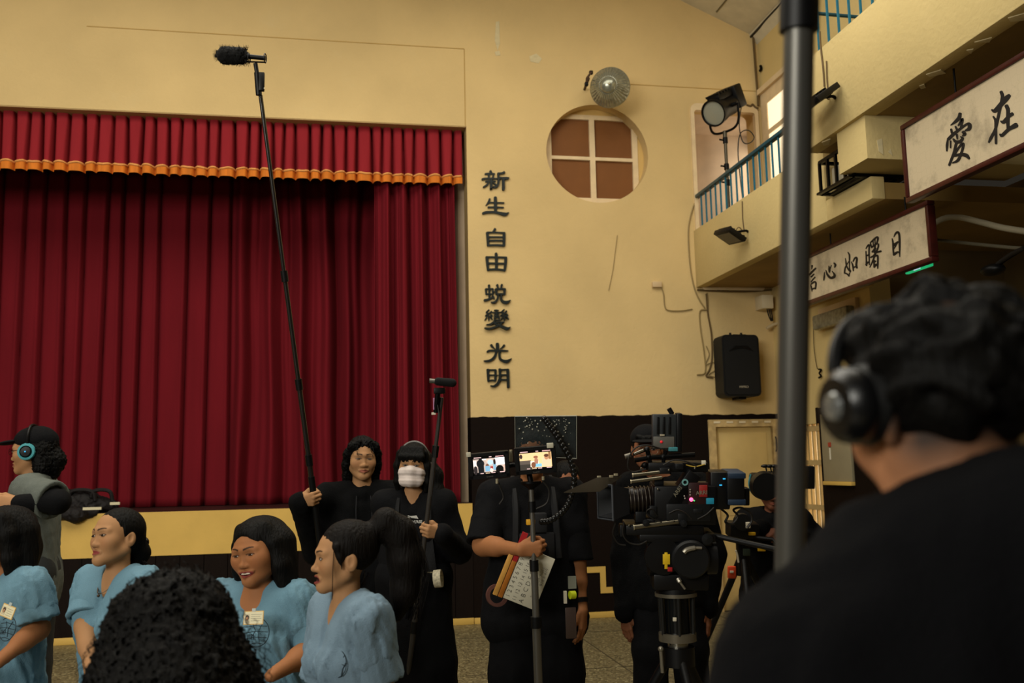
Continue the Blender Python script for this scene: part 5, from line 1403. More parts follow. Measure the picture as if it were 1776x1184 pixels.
o = mb.build('curl_strands', M_hair, root); o['kind'] = 'stuff'
seat_stool('stool under the curly haired person in the foreground', J)

# ---- sound man in black hoodie holding the long boom pole
dB = 5.5
Hc = WD(628, 797, dB); hR = frame(6, 2, 2)
pole_a, pole_b = WD(545, 866, dB-.30), WD(447, 130, dB-.55)
bd = unit(pole_b-pole_a)
u_h = unit(np.array([.8, -.45, .12])); v_h = bd; n_h = np.cross(v_h, unit(u_h-v_h*np.dot(u_h, v_h)))
wr_ = pole_a-unit(u_h-v_h*np.dot(u_h, v_h))*.075-n_h*.030
J = skel(Hc, 4, 1.0, False, .19, 0, arms=dict(er=WD(548, 955, dB-.05), wr=wr_, el=WD(700, 950, dB), wl=WD(690, 1010, dB-.1)))
hands = [dict(wrist=wr_, u=u_h, v=v_h, right=True, curl=(62, 85, 60), thumb='grip')]
root, body, L = make_person('standing person in black hoodie with wavy black hair raising the long boom pole', J, hR, 1.0, SK2, LIP2, dict(smile=.4), hands, .052, squint=.5)
F, Lh = cap_hair(Hc, hR, 1.0, .008, False, 0, .002)
F.ell(Lh(0, .125, -.03), (.074, .078, .118), hR, .015, 's')
for sd in (-1, 1):
    F.chain([Lh(sd*.03, .075, .098), Lh(sd*.066, .055, .075), Lh(sd*.086, .02, .035), Lh(sd*.09, -.01, -.03), Lh(sd*.08, -.035, -.10), Lh(sd*.088, -.04, -.125)], [.014, .020, .022, .024, .026, .014], .02)
F.chain([Lh(0, -.08, .05), Lh(0, -.085, -.05), Lh(0, -.07, -.12)], [.06, .065, .05], .03)
hair_obj(root, F, M_hair, .0055, curls(.004, 95, 2.))
strand_tubes(root, [[Lh(.035, .085, .09), Lh(.045, .10, .055), Lh(.038, .10, .02)], [Lh(-.04, .085, .085), Lh(-.052, .098, .045), Lh(-.046, .094, .015)], [Lh(-.03, .09, .09), Lh(-.036, .104, .05), Lh(-.046, .1, .03)]], .0022, M_hair)
F = top_field(J, .026, 1.93, 0, hem=-.06, collar=.03, cuff=True, wide=.02, neckhole=.058)
F.chain([J['nb']+J['rt']*.11-J['fw']*.02+UP*.0, J['nb']-J['fw']*.10+UP*.01, J['nb']-J['rt']*.11-J['fw']*.02+UP*.0], [.035, .06, .035], .03)
sw = cloth(root, F, M_blk2, .010, folds(.005, 15, 4.), 'hoodie')
for sd in (-1, 1): MB().tube(catmull([J['nb']+J['rt']*sd*.04+J['fw']*.105-UP*.03, J['nb']+J['rt']*sd*.045+J['fw']*.128-UP*.12, J['nb']+J['rt']*sd*.042+J['fw']*.135-UP*.20], 5), .0025, 5).build('drawstring', mat('drawstring', '1d1d20', .7), sw)
cloth(root, trousers_field(J, .02, .02), M_blk, .016, folds(.004, 10, 6.), 'trousers'); shoes(J, root)
# the boom pole, fluffy microphone at its tip
bp = thing('boom_pole', 'long black boom pole slanting up across the red curtain', 'boom pole', pole_a)
low = pole_a-bd*.62
M_carb = mat('carbon_tube', '15110f', .3, spec=.6)
ts = [(0, .30, .0145), (.30, .45, .0135), (.45, .66, .012), (.66, 1.0, .0105)]
top_ = WD(449, 165, dB-.54); Lt = np.linalg.norm(top_-low)
for a, b, r in ts: MB().cyl(low+bd*Lt*a, low+bd*Lt*b, r, 12).build('tube_section', M_carb, bp)
for a in (.30, .45, .66): MB().cyl(low+bd*(Lt*a-.03), low+bd*(Lt*a+.03), .019, 12).build('twist_lock', M_black, bp)
MB().cyl(low+bd*.2, low+bd*.75, .018, 12).build('foam_grip', M_black, bp)
MB().cyl(top_, top_+bd*.05, .012, 10).build('tip_thread', M_blackm, bp)
mc = thing('boom_microphone', 'fluffy black windscreen microphone on the tip of the long boom pole', 'microphone', WD(447, 118, dB-.55))
dm = dB-.55
a, b = WD(378, 96, dm), WD(430, 97, dm)
c_ = (a+b)/2; ux = unit(b-a)
F = Fld(); F.cone(a+ux*.04, b-ux*.045, .046, .044, .02)
hair_obj(mc, F, mat('furry_black', '070707', .95), .006, curls(.004, 160, 3.), 'windscreen')
rs = np.random.default_rng(4); mb = MB(); bs = np.stack(basis(ux), 1)
for i in range(700):
    t = rs.uniform(0, 1); an = rs.uniform(0, 6.28); rad = bs[:, 0]*math.cos(an)+bs[:, 1]*math.sin(an)
    if t < .12: p = a+ux*.02; dr = unit(-ux*1.2+rad*rs.uniform(0, 1.5)); p = p+dr*.02
    else: p = a+(b-a)*t; dr = unit(rad+ux*rs.uniform(-.6, .6)+UP*-.2); p = p+rad*.030
    q = p+dr*rs.uniform(.012, .03); mb.tube([p, q], [.0016, .0005], 3, cap=False)
o = mb.build('fur', mat('furry_black', '070707', .95), mc); o['kind'] = 'stuff'
MB().cyl(b-ux*.03, WD(461, 101, dm), .012).build('capsule_body', M_blackm, mc)
p1, p2 = WD(428, 107, dm), WD(461, 108, dm)
MB().tube([p1, p2], .004, 6).build('suspension_bar', M_blackm, mc)
for px in (432, 460):
    q = WD(px, 101, dm); MB().tube([q+.024*(bs[:, 0]*math.cos(t)+bs[:, 1]*math.sin(t)) for t in np.linspace(0, 6.28, 16, endpoint=False)], .003, 5, closed=True).build('suspension_ring', M_black, mc)
MB().cyl(WD(443, 110, dm), WD(446, 128, dm), .011).build('swivel', M_black, mc)
MB().cyl(WD(446, 126, dm), WD(449, 165, dm), .016, 12).build('mount', M_black, mc)
q = WD(454, 142, dm-.03); MB().box(q-np.array((.014, .012, .05)), q+np.array((.014, .012, .05)), bev=.004).build('transmitter', M_black, mc)
MB().box(WD(450, 153, dm-.045)-np.array((.0, .002, .003)), WD(458, 152, dm-.045)+np.array((.002, .002, .003))).build('white_mark', mat('white_tag', 'd8d0bc', .5), mc)
MB().tube(catmull([WD(449, 165, dm), WD(452, 175, dm-.02), WD(455, 188, dm-.02), WD(456, 196, dm)], 5), .0018, 5).build('thin_wire', M_cabd, mc)

# ---- woman with face mask, headphones and a short boom
dM = 5.2
Hc = WD(717, 808, dM); hR = frame(-14, 2, 3)
pa, pb = WD(738, 922, dM-.32), WD(766, 690, dM-.34); bd2 = unit(pb-pa)
u_h = unit(np.array([-.85, -.35, .15])); v_h = bd2; uu = unit(u_h-v_h*np.dot(u_h, v_h)); n_h = np.cross(uu, v_h)
wl_ = pa-uu*.078-n_h*.030
J = skel(Hc, -6, .95, False, .165, 0, arms=dict(el=WD(797, 955, dM-.02), wl=wl_, er=WD(676, 955, dM), wr=WD(690, 1015, dM-.15)))
hands = [dict(wrist=wl_, u=u_h, v=v_h, right=False, curl=(55, 85, 60), thumb='grip', s=.92)]
root, body, L = make_person('standing person in black with white face mask holding a short boom pole', J, hR, .96, SK2, LIP2, None, hands, .046, squint=.75)
F, Lh = cap_hair(Hc, hR, .96, .004, True, .0, .004)
for k in range(-3, 4): F.chain([Lh(k*.018, .075, .095), Lh(k*.021, .098, .05), Lh(k*.022, .094, .022)], [.016, .012, .006], .01)
for sd in (-1, 1): F.chain([Lh(sd*.07, .045, .07), Lh(sd*.085, .035, .0), Lh(sd*.084, .02, -.09), Lh(sd*.08, .01, -.14)], [.022, .021, .02, .012], .015)
F.chain([Lh(0, -.08, .04), Lh(0, -.09, -.08), Lh(-.02, -.08, -.18)], [.07, .075, .05], .03)
F.chain([Lh(-.06, -.05, .02), Lh(-.115, -.06, -.05), Lh(-.135, -.05, -.15), Lh(-.11, -.02, -.22)], [.055, .045, .042, .025], .03)
hair_obj(root, F, M_hair, .0055, strands(Hc, hR, .0015, 60))
F = top_field(J, .020, 1.93, 0, hem=-.10, cuff=True, neckhole=.054, bust=.05)
cloth(root, F, M_blk, .011, folds(.004, 15, 8.), 'sweater')
F = trousers_field(J, .03, .05, .06)
sk = cloth(root, F, M_blk, .016, folds(.006, 11, 9.), 'overalls'); shoes(J, root)
# bib of the overalls with straps and print
nb_, fw_, rt_ = J['nb'], J['fw'], J['rt']
bib = MB()
Pb = [nb_-UP*.20+rt_*.10+fw_*.112, nb_-UP*.20-rt_*.10+fw_*.112, nb_-UP*.46-rt_*.13+fw_*.13, nb_-UP*.46+rt_*.13+fw_*.13]
bib.prism(Pb, fw_*.008); bo = bib.build('bib', mat('black_canvas', '0b0b0d', .8, bump=.3, bscale=200), root)
for sd in (-1, 1): MB().tube(catmull([nb_-UP*.21+rt_*sd*.085+fw_*.12, nb_-UP*.08+rt_*sd*.085+fw_*.105, nb_+rt_*sd*.075+UP*.035, nb_+rt_*sd*.06-fw_*.08-UP*.05], 5), .013, 6).build('strap', mat('black_canvas', '0b0b0d', .8), bo)
q = WD(716, 901, dM-.155); 
me = textmesh('CONVERSE', .020, .0006, 'CENTER', .0006); rtc = unit(np.cross(fw_, UP)); place(me, q-UP*.018, -rt_, UP, fw_); link('bib_lettering', me, mat('white_print', 'b9b6ae', .6), bo)
MB().prism([q-rt_*.030+UP*.004, q-rt_*.020+UP*.022, q+rt_*.012+UP*.020, q+rt_*.026+UP*.024, q+rt_*.030+UP*.006, q+rt_*.005+UP*.010], fw_*.001).build('bib_emblem', mat('white_print', 'b9b6ae', .6), bo)
# mask
F = Fld(); Lm = L
for sd in (-1, 1): F.chain([L(0, .090, -.03), L(sd*.040, .066, -.035), L(sd*.060, .035, -.04)], [.026, .026, .022], .02)
for sd in (-1, 1): F.chain([L(0, .082, -.085), L(sd*.036, .058, -.085), L(sd*.052, .03, -.075)], [.030, .028, .022], .02)
mk = thing('face_mask', 'white pleated face mask on the standing person with the short boom', 'face mask', Hc-UP*.1)
F.ell(L(0, .02, -.05), (.052, .064, .09), hR, .006, 's')
Pz = lambda P: .0006*np.sin(((P-Hc) @ hR)[:, 2]*330)
V, Q = F.mesh([(None, None, .0035)], Pz); skin_obj('mask_cloth', V, Q, mat('mask_white', 'd2c4bd', .75, bump=.15, bscale=300), mk)
for sd in (-1, 1): MB().tube(catmull([L(sd*.058, .036, -.03), L(sd*.074, .012, -.012), L(sd*.082, -.02, .005)], 5), .0016, 5).build('ear_loop', mat('mask_white', 'd2c4bd', .75), mk)
hp = thing('headphones', 'thin black headphones worn by the person with the face mask', 'headphones', Hc)
MB().tube(catmull([L(.088, -.01, .0), L(.086, -.005, .06), L(.055, .0, .118), L(0, .0, .140), L(-.055, .0, .118), L(-.086, -.005, .06), L(-.088, -.01, 0)], 6), .006, 8).build('headband', mat('grey_headband', '5a5550', .35), hp)
for sd in (-1, 1): MB().lathe([(.001, 0), (.03, 0), (.034, .008), (.03, .02), (.001, .024)], L(sd*.086, -.012, -.005), hR[:, 0]*sd, 20).build('ear_cup', M_black, hp)
# her short boom
bp = thing('boom_pole', 'short black boom pole upright in front of the masked person', 'boom pole', WD(716, 1190, dM-.30))
lowp = pa-bd2*1.0
for a, b, r in ((-1.0, -.2, .0145), (-.2, .42, .012), (.42, .70, .0105)): MB().cyl(pa+bd2*a, pa+bd2*b, r, 12).build('tube_section', mat('grey_carbon_tube', '34302c', .35), bp)
for a in (-.2, .42, -.5): MB().cyl(pa+bd2*(a-.03), pa+bd2*(a+.03), .018, 12).build('twist_lock', M_black, bp)
q = WD(754, 700, dM-.35); MB().box(q-np.array((.008, .008, .03)), q+np.array((.008, .008, .03))).build('pink_tape', mat('pink_tape', 'b07a9c', .5), bp)
q = WD(752, 717, dM-.35); MB().box(q-np.array((.01, .01, .006)), q+np.array((.01, .01, .006))).build('white_tape', mat('white_tag', 'd8d0bc', .5), bp)
MB().tube(catmull([WD(758, 690, dM-.36), WD(761, 730, dM-.37), WD(756, 780, dM-.37), WD(748, 860, dM-.36)], 6), .003, 5).build('coiled_wire', M_cabd, bp)
mc = thing('boom_microphone', 'short black foam microphone on top of the short boom pole', 'microphone', pb)
a, b = WD(745, 660, dM-.36), WD(787, 664, dM-.36)
MB().cyl(a, a+(b-a)*.35, .012).build('capsule_body', mat('grey_metal', '6a665e', .35, .7), mc)
F = Fld(); F.cone(a+(b-a)*.35, b-(b-a)*.06, .021, .022, .01); hair_obj(mc, F, mat('foam_black', '090909', .95), .005, None, 'foam_cover')
MB().box(WD(752, 666, dM-.36)-np.array((.0, .015, .05)), WD(772, 672, dM-.36)+np.array((0, .015, .0)), bev=.005).build('shock_mount', M_black, mc)
MB().cyl(WD(760, 675, dM-.36), WD(756, 715, dM-.35), .014).build('mount', M_blackm, mc)
# roll of measuring tape on her hip
q = WD(760, 1003, dM-.22)
tp = thing('tape_roll', 'white patterned tape roll hanging at the hip of the masked person', 'tape', q)
MB().lathe([(.030, -.02), (.046, -.02), (.046, .02), (.030, .02), (.030, -.02)], q, (.95, -.3, .1), 24).build('roll', mat('patterned_tape', 'c2b89c', .6, var=.35, vscale=90), tp)
MB().box(WD(741, 985, dM-.24)-np.array((.02, .004, .02)), WD(751, 996, dM-.24)+np.array((.0, .004, .01))).build('paper_tab', mat('tape_tab', 'b0a684', .6), tp)
# ---- crew man with cap and teal headphones at the left
dV = 5.1
Hc = WD(57, 782, dV); hR = frame(-92, -2, 0)
J = skel(Hc, -84, 1.0, False, .185, 0, arms=dict(el=WD(100, 870, dV-.29), wl=WD(30, 872, dV-.34), er=WD(70, 880, dV+.2), wr=WD(20, 872, dV+.1)))
hands = [dict(wrist=WD(28, 872, dV-.34), u=[-1, -.1, .05], v=[.05, .3, .95], right=False, curl=(35, 50, 30), thumb='flat')]
root, body, L = make_person('standing crew person in grey coverall and black cap turned to the left edge', J, hR, 1.0, SK2, LIP2, None, hands, .052)
F, Lh = cap_hair(Hc, hR, 1.0, 0, True, .02, .0)
F.chain([Lh(.0, -.07, .0), Lh(0, -.10, -.06), Lh(0, -.09, -.12)], [.06, .062, .045], .03)
F.chain([Lh(-.05, -.06, .0), Lh(-.06, -.06, -.10)], [.045, .04], .03)
hair_obj(root, F, M_hair, .006, curls(.005, 80, 7.))
F = top_field(J, .010, 1.95, 0, hem=-.05, collar=.012, neckhole=.05); cloth(root, F, M_blk, .011, folds(.003, 15, 10.), 'long_sleeved_top')
F = top_field(J, .030, .86, .022, hem=-.08, collar=.02, neckhole=.066, vneck=.12)
cl_ = cloth(root, F, M_grey, .010, folds(.006, 13, 11.), 'coverall')
F = trousers_field(J, .035, .03); cloth(root, F, mat('dark_grey_twill', '2b2d2c', .9, var=.12, vscale=14, bump=.35, bscale=220), .016, folds(.006, 11, 12.), 'coverall_legs'); shoes(J, root)
for px, py in ((52, 853), (20, 866), (46, 876)): 
    q = WD(px, py, dV-.235 if px > 40 else dV-.1); MB().ball(q, (.012, .006, .008)).build('snap_button', mat('dull_snap', '6b6758', .4, .5), cl_)
cp = thing('cap', 'black cap on the crew person turned to the left edge', 'cap', Hc+UP*.05)
F = Fld(); F.ell(L(0, -.018, .055), (.093, .112, .080), hR, .02); F.box(L(0, 0, -.045), (.2, .2, .075), hR, 0, .01, 's')
V, Q = F.mesh([(None, None, .006)], folds(.002, 20, 1.)); skin_obj('crown', V, Q, M_blk, cp)
F = Fld(); F.ell(L(0, .115, .052), (.072, .062, .012), hR @ np.array(Matrix.Rotation(-.12, 3, 'X')), .01); V, Q = F.mesh([(None, None, .004)]); skin_obj('brim', V, Q, M_blk, cp)
hp = thing('headphones', 'black headphones with teal cushions on the capped crew person', 'headphones', Hc)
M_tealc = mat('teal_cushion', '3f8f97', .6)
MB().tube(catmull([L(.097, -.005, .02), L(.098, -.005, .08), L(.06, -.005, .128), L(0, -.005, .140), L(-.06, -.005, .128), L(-.098, -.005, .08), L(-.097, -.005, .02)], 6), .007, 8).build('headband', M_black, hp)
for sd in (-1, 1):
    ax_ = hR[:, 0]*sd; c0 = L(sd*.082, -.0, -.005)
    MB().lathe([(.014, .0), (.040, .0), (.046, .012), (.043, .026), (.032, .028), (.030, .018), (.014, .018)], c0, ax_, 24).build('cushion', M_tealc, hp)
    MB().lathe([(.001, .036), (.024, .034), (.030, .024), (.030, .01)], c0, ax_, 24).build('ear_cup', M_black, hp)
    MB().ball(c0+ax_*.036, .004).build('blue_indicator', mat('blue_led', '2a7fae', .4, emit='1f5fe0', estr=1.0), hp)
gl = thing('eyeglasses', 'thin rimmed glasses on the capped crew person at the left', 'glasses', Hc)
for sd in (-1, 1):
    MB().tube([L(sd*(.033+.020*math.cos(t)), .106-abs(.02*math.cos(t)+.0)*.2, .0+.016*math.sin(t)) for t in np.linspace(0, 6.28, 20, endpoint=False)], .0012, 4, closed=True).build('rim', M_blackm, gl)
    MB().tube([L(sd*.053, .10, .004), L(sd*.076, .05, .006), L(sd*.082, -.005, .008)], .0013, 4).build('temple', M_blackm, gl)

# gear bag on the stage edge
gb = thing('gear_bag', 'slumped black gear bag with handles lying on the stage edge', 'bag', (WY(160, 890, 9.35)[0], 9.4, 1.15))
q0, q1 = WY(108, 880, 9.4), WY(205, 880, 9.4)
F = Fld()
F.chain([(q0[0], 9.42, 1.27), ((q0[0]+q1[0])/2-.05, 9.42, 1.25), (q1[0]-.06, 9.42, 1.21)], [.11, .10, .055], .06)
F.chain([(q0[0]+.0, 9.27, 1.18), (q0[0]+.16, 9.26, 1.14), (q0[0]+.3, 9.3, 1.16)], [.07, .06, .04], .05)
V, Q = F.mesh([(None, None, .012)], folds(.012, 18, 3., 1.)); skin_obj('bag_body', V, Q, mat('black_nylon', '120d0d', .7, bump=.4, bscale=60), gb)
for k, (a, b) in enumerate(((120, 165), (158, 195))):
    P = [WY(a, 862, 9.33), WY(a+4, 852, 9.32), WY((a+b)/2, 849, 9.32), WY(b-4, 853, 9.32), WY(b, 868, 9.33)]; MB().tube(catmull(P, 6), .018, 8).build('handle', mat('black_nylon', '120d0d', .7), gb)
for a, b, y in ((144, 176, 881), (191, 208, 872)):
    p, q = WY(a, y+1, 9.2), WY(b, y, 9.2); MB().box((p[0], 9.19, p[2]-.012), (q[0], 9.21, p[2]+.012)).build('pale_strip', mat('pale_strip', 'cdc3a2', .5), gb)

# ---- monitor operator
dO = 4.85
Hc = WD(922, 786, dO+.12); hR = frame(-8, -10, 0)
mp_a, mp_b = WD(931, 948, dO-.32), WD(921, 838, dO-.32); up_ = unit(mp_b-mp_a)
u_h = unit(np.array([.95, -.22, .02])); uu = unit(u_h-up_*np.dot(u_h, up_)); n_h = np.cross(up_, uu)
wr_ = mp_a-uu*.078-n_h*.030
J = skel(Hc, -4, 1.03, False, .20, 0, arms=dict(er=WD(838, 945, dO-.05), wr=wr_, el=WD(998, 975, dO+.05), wl=WD(1010, 1058, dO-.05)))
hands = [dict(wrist=wr_, u=u_h, v=up_, right=True, curl=(62, 85, 55), thumb='grip', s=1.03), dict(wrist=J['wl'], u=[-.05, -.1, -1], v=[-.6, -.7, .0], right=False, curl=(18, 25, 18), thumb='flat')]
root, body, L = make_person('standing person in black with face hidden behind two monitors gripping a monopod', J, hR, 1.0, SK1, LIP2, None, hands, .055, fat=1.15)
F, Lh = cap_hair(Hc, hR, 1.0, 0, True); hair_obj(root, F, M_hair, .007, curls(.004, 80, 1.))
F = top_field(J, .026, .98, .014, belly=.01, hem=-.14, wide=.03, neckhole=.05, collar=.02)
cloth(root, F, M_blk, .011, folds(.005, 14, 20.), 'tshirt')
F = trousers_field(J, .04, .05); cloth(root, F, M_blk, .016, folds(.006, 12, 21.), 'trousers'); shoes(J, root)
# harness vest
nb_, fw_, rt_ = J['nb'], J['fw'], J['rt']
vs = thing('harness', 'black equipment harness on the chest of the monitor operator', 'harness', nb_-UP*.3+fw_*.1)
for sd in (-1, 1): MB().tube(catmull([nb_+rt_*sd*.09-fw_*.05+UP*.02, nb_+rt_*sd*.1+UP*.045, nb_+rt_*sd*.1+fw_*.12-UP*.1, nb_+rt_*sd*.11+fw_*.15-UP*.35], 6), .018, 6).build('strap', mat('webbing', '141416', .8), vs)
MB().box((-.09, .145, -.36), (.09, .165, -.22), J['B'], nb_, bev=.01).build('chest_plate', mat('webbing', '141416', .8), vs)
MB().box((-.05, .15, -.22), (.03, .19, -.12), J['B'], nb_, bev=.01).build('radio_pouch', mat('webbing', '141416', .8), vs)
# wristband and bits hanging by the left hand
q = J['wl']*.8+J['el']*.2
wb = thing('wristband', 'dark wristband on the hanging arm of the monitor operator', 'wristband', q)
MB().lathe([(.034, -.012), (.037, -.012), (.037, .012), (.034, .012)], q, J['wl']-J['el'], 20).build('band', M_black, wb)
q = WD(990, 1035, dO-.16); tg = thing('hanging_tags', 'bundle of tape tags with yellow green roll hanging at the hip of the monitor operator', 'tags', q)
MB().box(q+np.array((-.01, 0, .04)), q+np.array((.03, .01, .10))).build('grey_tag', mat('tag_grey', '7d7f72', .6), tg)
MB().lathe([(.001, -.014), (.02, -.014), (.02, .014), (.001, .014)], q+np.array((.008, 0, .01)), (1, .2, 0), 16).build('green_roll', mat('tag_green', 'b6c21e', .5), tg)
MB().box(q+np.array((-.03, 0, -.20)), q+np.array((.025, .006, -.05)), bev=.004).build('clear_pouch', mat('tag_pouch', '4b3d38', .3), tg)
MB().box(q+np.array((-.035, 0, -.03)), q+np.array((-.02, .01, .03))).build('white_tag', mat('white_tag', 'd8d0bc', .5), tg)

# monopod with plate
mpd = thing('monopod', 'grey telescopic monopod held upright by the monitor operator', 'monopod', (mp_a-up_*1.0)*[1, 1, 0])
M_alu = mat('brushed_grey_tube', '6f6c66', .32, .7)
foot = mp_a*[1, 1, 0]+np.array([.0, 0, .01]); ax_ = unit(mp_b-foot); Lm = np.linalg.norm(mp_b-foot)
def mp(t): return foot+ax_*Lm*t
zt = lambda y: np.linalg.norm(WD(931, y, dO-.32)-foot)/Lm
t1, t2, t3 = zt(985), zt(1075), zt(878)
MB().cyl(mp(0), mp(t2), .021, 16).build('tube_section', M_alu, mpd); MB().cyl(mp(t2), mp(t1), .017, 16).build('tube_section', M_alu, mpd); MB().cyl(mp(t1), mp(1), .0125, 16).build('tube_section', M_alu, mpd)
for t, r in ((t2, .027), (t1+.012, .022), (t3, .018)): MB().cyl(mp(t-.018), mp(t+.018), r, 16).build('lock_collar', M_black, mpd)
MB().cyl(mp(0)-ax_*.008, mp(0)+ax_*.03, .026).build('rubber_foot', M_black, mpd)
MB().lathe([(.012, -.03), (.02, -.02), (.05, .0), (.05, .01), (.001, .01)], mp(1), ax_, 20).build('head_plate', M_blackm, mpd)
q = WD(923, 905, dO-.33); MB().box(q-np.array((.028, .015, .013)), q+np.array((.012, .015, .013)), bev=.003).build('yellow_tape', mat('amber_tape', 'd29a22', .5), mpd)

# monitors
def monitor(label, px, d, corners, content, yaw, bez=.012):
    c = WD(*px, d)
    P = [WD(*q, d) for q in corners]       # screen TL, TR, BR, BL
    ux = unit((P[1]-P[0])+(P[2]-P[3])); uy = unit((P[0]-P[3])+(P[1]-P[2])); un = unit(np.cross(ux, uy)); uy = np.cross(un, ux)
    w = np.linalg.norm(P[1]-P[0]); h = np.linalg.norm(P[0]-P[3]); c = sum(P)/4; R = np.stack([ux, uy, un], 1)
    t = thing('field_monitor', label, 'monitor', c-uy*h*.7)
    MB().box((-w/2-.021, -h/2-.022, -.03), (w/2+.021, h/2+.018, -.002), R, c, bev=.006).build('housing', M_black, t)
    MB().box((-w/2-.019, -h/2-.020, -.003), (w/2+.019, -h/2-.004, .004), R, c).build('bezel', M_black, t); MB().box((-w/2-.019, h/2+.002, -.003), (w/2+.019, h/2+.016, .004), R, c).build('bezel', M_black, t)
    for a in (-1, 1): MB().box((a*(w/2+.010)-.008, -h/2-.02, -.003), (a*(w/2+.010)+.008, h/2+.016, .004), R, c).build('bezel', M_black, t)
    scr = MB().box((-w/2, -h/2, -.002), (w/2, h/2, .0005), R, c).build('screen', mat('screen_black', '050505', .3), t)
    z = .0006
    for kind, x0, y0, x1, y1, colr, st in content:
        z += .00008
        mcol = mat('screen_'+colr+'_%d' % int(st*10), colr, .4, emit=colr, estr=st)
        if kind == 'r': pts = [(x0, y0), (x1, y0), (x1, y1), (x0, y1)]
        else: pts = [((x0+x1)/2+(x1-x0)/2*math.cos(q), (y0+y1)/2+(y1-y0)/2*math.sin(q)) for q in np.linspace(0, 6.28, 18, endpoint=False)]
        MB().add([c+R @ np.array(((px_-.5)*w, (.5-py_)*h, z)) for px_, py_ in pts], [tuple(range(len(pts)))]).build('screen_image', mcol, scr)
    me = textmesh('SmallHD', .009, .0003, 'CENTER'); place(me, c-uy*(h/2+.015)+un*.0045, ux, uy, un); link('brand_lettering', me, mat('faint_print', '5a5650', .5), t)
    MB().box((-w/2-.026, h/2+.004, .0), (-w/2-.004, h/2+.026, .006), R, c, bev=.002).build('paper_tab', mat('paper_tab', 'b9b4a0', .6), t) if px[0] < 880 else MB().box((w/2-.02, h/2+.006, .0), (w/2+.012, h/2+.03, .006), R, c, bev=.002).build('paper_tab', mat('paper_tab', 'b9b4a0', .6), t)
    return t, R, c
hud = [('r', .05, .03, .28, .075, 'e8c4c4', .8), ('r', .52, .03, .6, .07, 'e8c4c4', .8), ('r', .72, .03, .97, .075, 'e8b4b4', .8)]
hud2 = [('r', .22, .92, .32, .96, 'e8c4c4', .8), ('r', .38, .92, .52, .96, 'f0d0b0', .8), ('r', .56, .92, .68, .96, 'e8c4c4', .8), ('r', .82, .91, .97, .955, 'e8c4c4', .8)]
c1 = hud+[('r', .02, .13, .99, .88, 'cbb7ad', .75), ('r', .02, .2, .12, .55, 'e6dcd8', .95), ('e', .02, .5, .14, 1.0, '3a3436', .3), ('r', .30, .14, .42, .2, 'fff2ec', 1.3), ('e', .12, .16, .36, .62, '23262c', .2), ('r', .16, .4, .34, .98, '1d2026', .2), ('r', .20, .10, .30, .3, '17191e', .2),
     ('r', .70, .12, .99, .52, 'fff6f2', 1.5), ('r', .42, .16, .6, .35, 'd8c0b0', .9), ('e', .40, .42, .5, .62, '8a6250', .5), ('r', .38, .55, .53, .85, '7fb2d4', .8), ('e', .46, .2, .64, .5, 'b9d4e2', .9), ('r', .63, .42, .72, .8, '86b4d2', .8), ('e', .64, .18, .72, .5, '3a2a26', .3), ('r', .54, .58, .62, .72, 'b03a3a', .6), ('e', .52, .68, .62, .92, 'e6d8d0', .9), ('e', .70, .55, .95, 1.05, '14110f', .1), ('r', .94, .55, .99, .9, 'd8b8a8', .8)]+hud2
monitor('left field monitor showing a bright crowded scene beside the monopod', (847, 808), dO-.34, [(819, 793), (875, 788), (877, 819), (821, 824)], c1, 0)
c2 = hud+[('r', .02, .12, .99, .90, 'f4cf98', .85), ('r', .02, .5, .36, .72, '6b6058', .5), ('r', .02, .70, .38, 1.0, '4a443f', .4), ('r', .34, .55, .6, .86, 'f0e2d0', 1.0), ('e', .44, .28, .58, .42, 'a56a4c', .6), ('e', .46, .38, .58, .75, 'b9826a', .7), ('r', .38, .70, .68, .86, '84c4e0', .9), ('e', .36, .6, .5, .9, '8a5a42', .6), ('r', .70, .4, .97, .86, 'eec6a4', .95), ('e', .77, .26, .90, .52, 'c08a66', .8), ('e', .76, .22, .91, .38, '6a4434', .5), ('r', .90, .12, .97, .5, 'a87a52', .6), ('e', .02, .16, .11, .4, '4a3a36', .4)]+hud2
monitor('right field monitor showing two bright figures above the monopod', (929, 800), dO-.34, [(899, 783), (956, 779), (959, 811), (901, 816)], c2, 0)
cr_ = thing('monitor_bracket', 'black bracket and arms joining the two field monitors', 'bracket', WD(890, 800, dO-.3))
MB().tube([WD(860, 812, dO-.28), WD(890, 806, dO-.27), WD(915, 808, dO-.28)], .012).build('crossbar', M_blackm, cr_); MB().cyl(WD(886, 780, dO-.29), WD(886, 800, dO-.29), .008).build('spigot', mat('pale_metal_rim', 'b4ab90', .35, .6), cr_)
MB().tube([WD(915, 808, dO-.28), mp_b], .014).build('arm', M_blackm, cr_)
for pts in ([(862, 832), (868, 846), (873, 862), (866, 874)], [(940, 832), (952, 850), (948, 872), (930, 882)]):
    MB().tube(catmull([WD(x, y, dO-.33) for x, y in pts], 6), .004, 6).build('cable', M_cabd, cr_)
MB().cyl(WD(862, 830, dO-.34), WD(862, 838, dO-.34), .007).build('metal_plug', mat('pale_metal_rim', 'b4ab90', .35, .6), cr_); MB().cyl(WD(942, 826, dO-.34), WD(942, 832, dO-.34), .007).build('metal_plug', mat('pale_metal_rim', 'b4ab90', .35, .6), cr_)
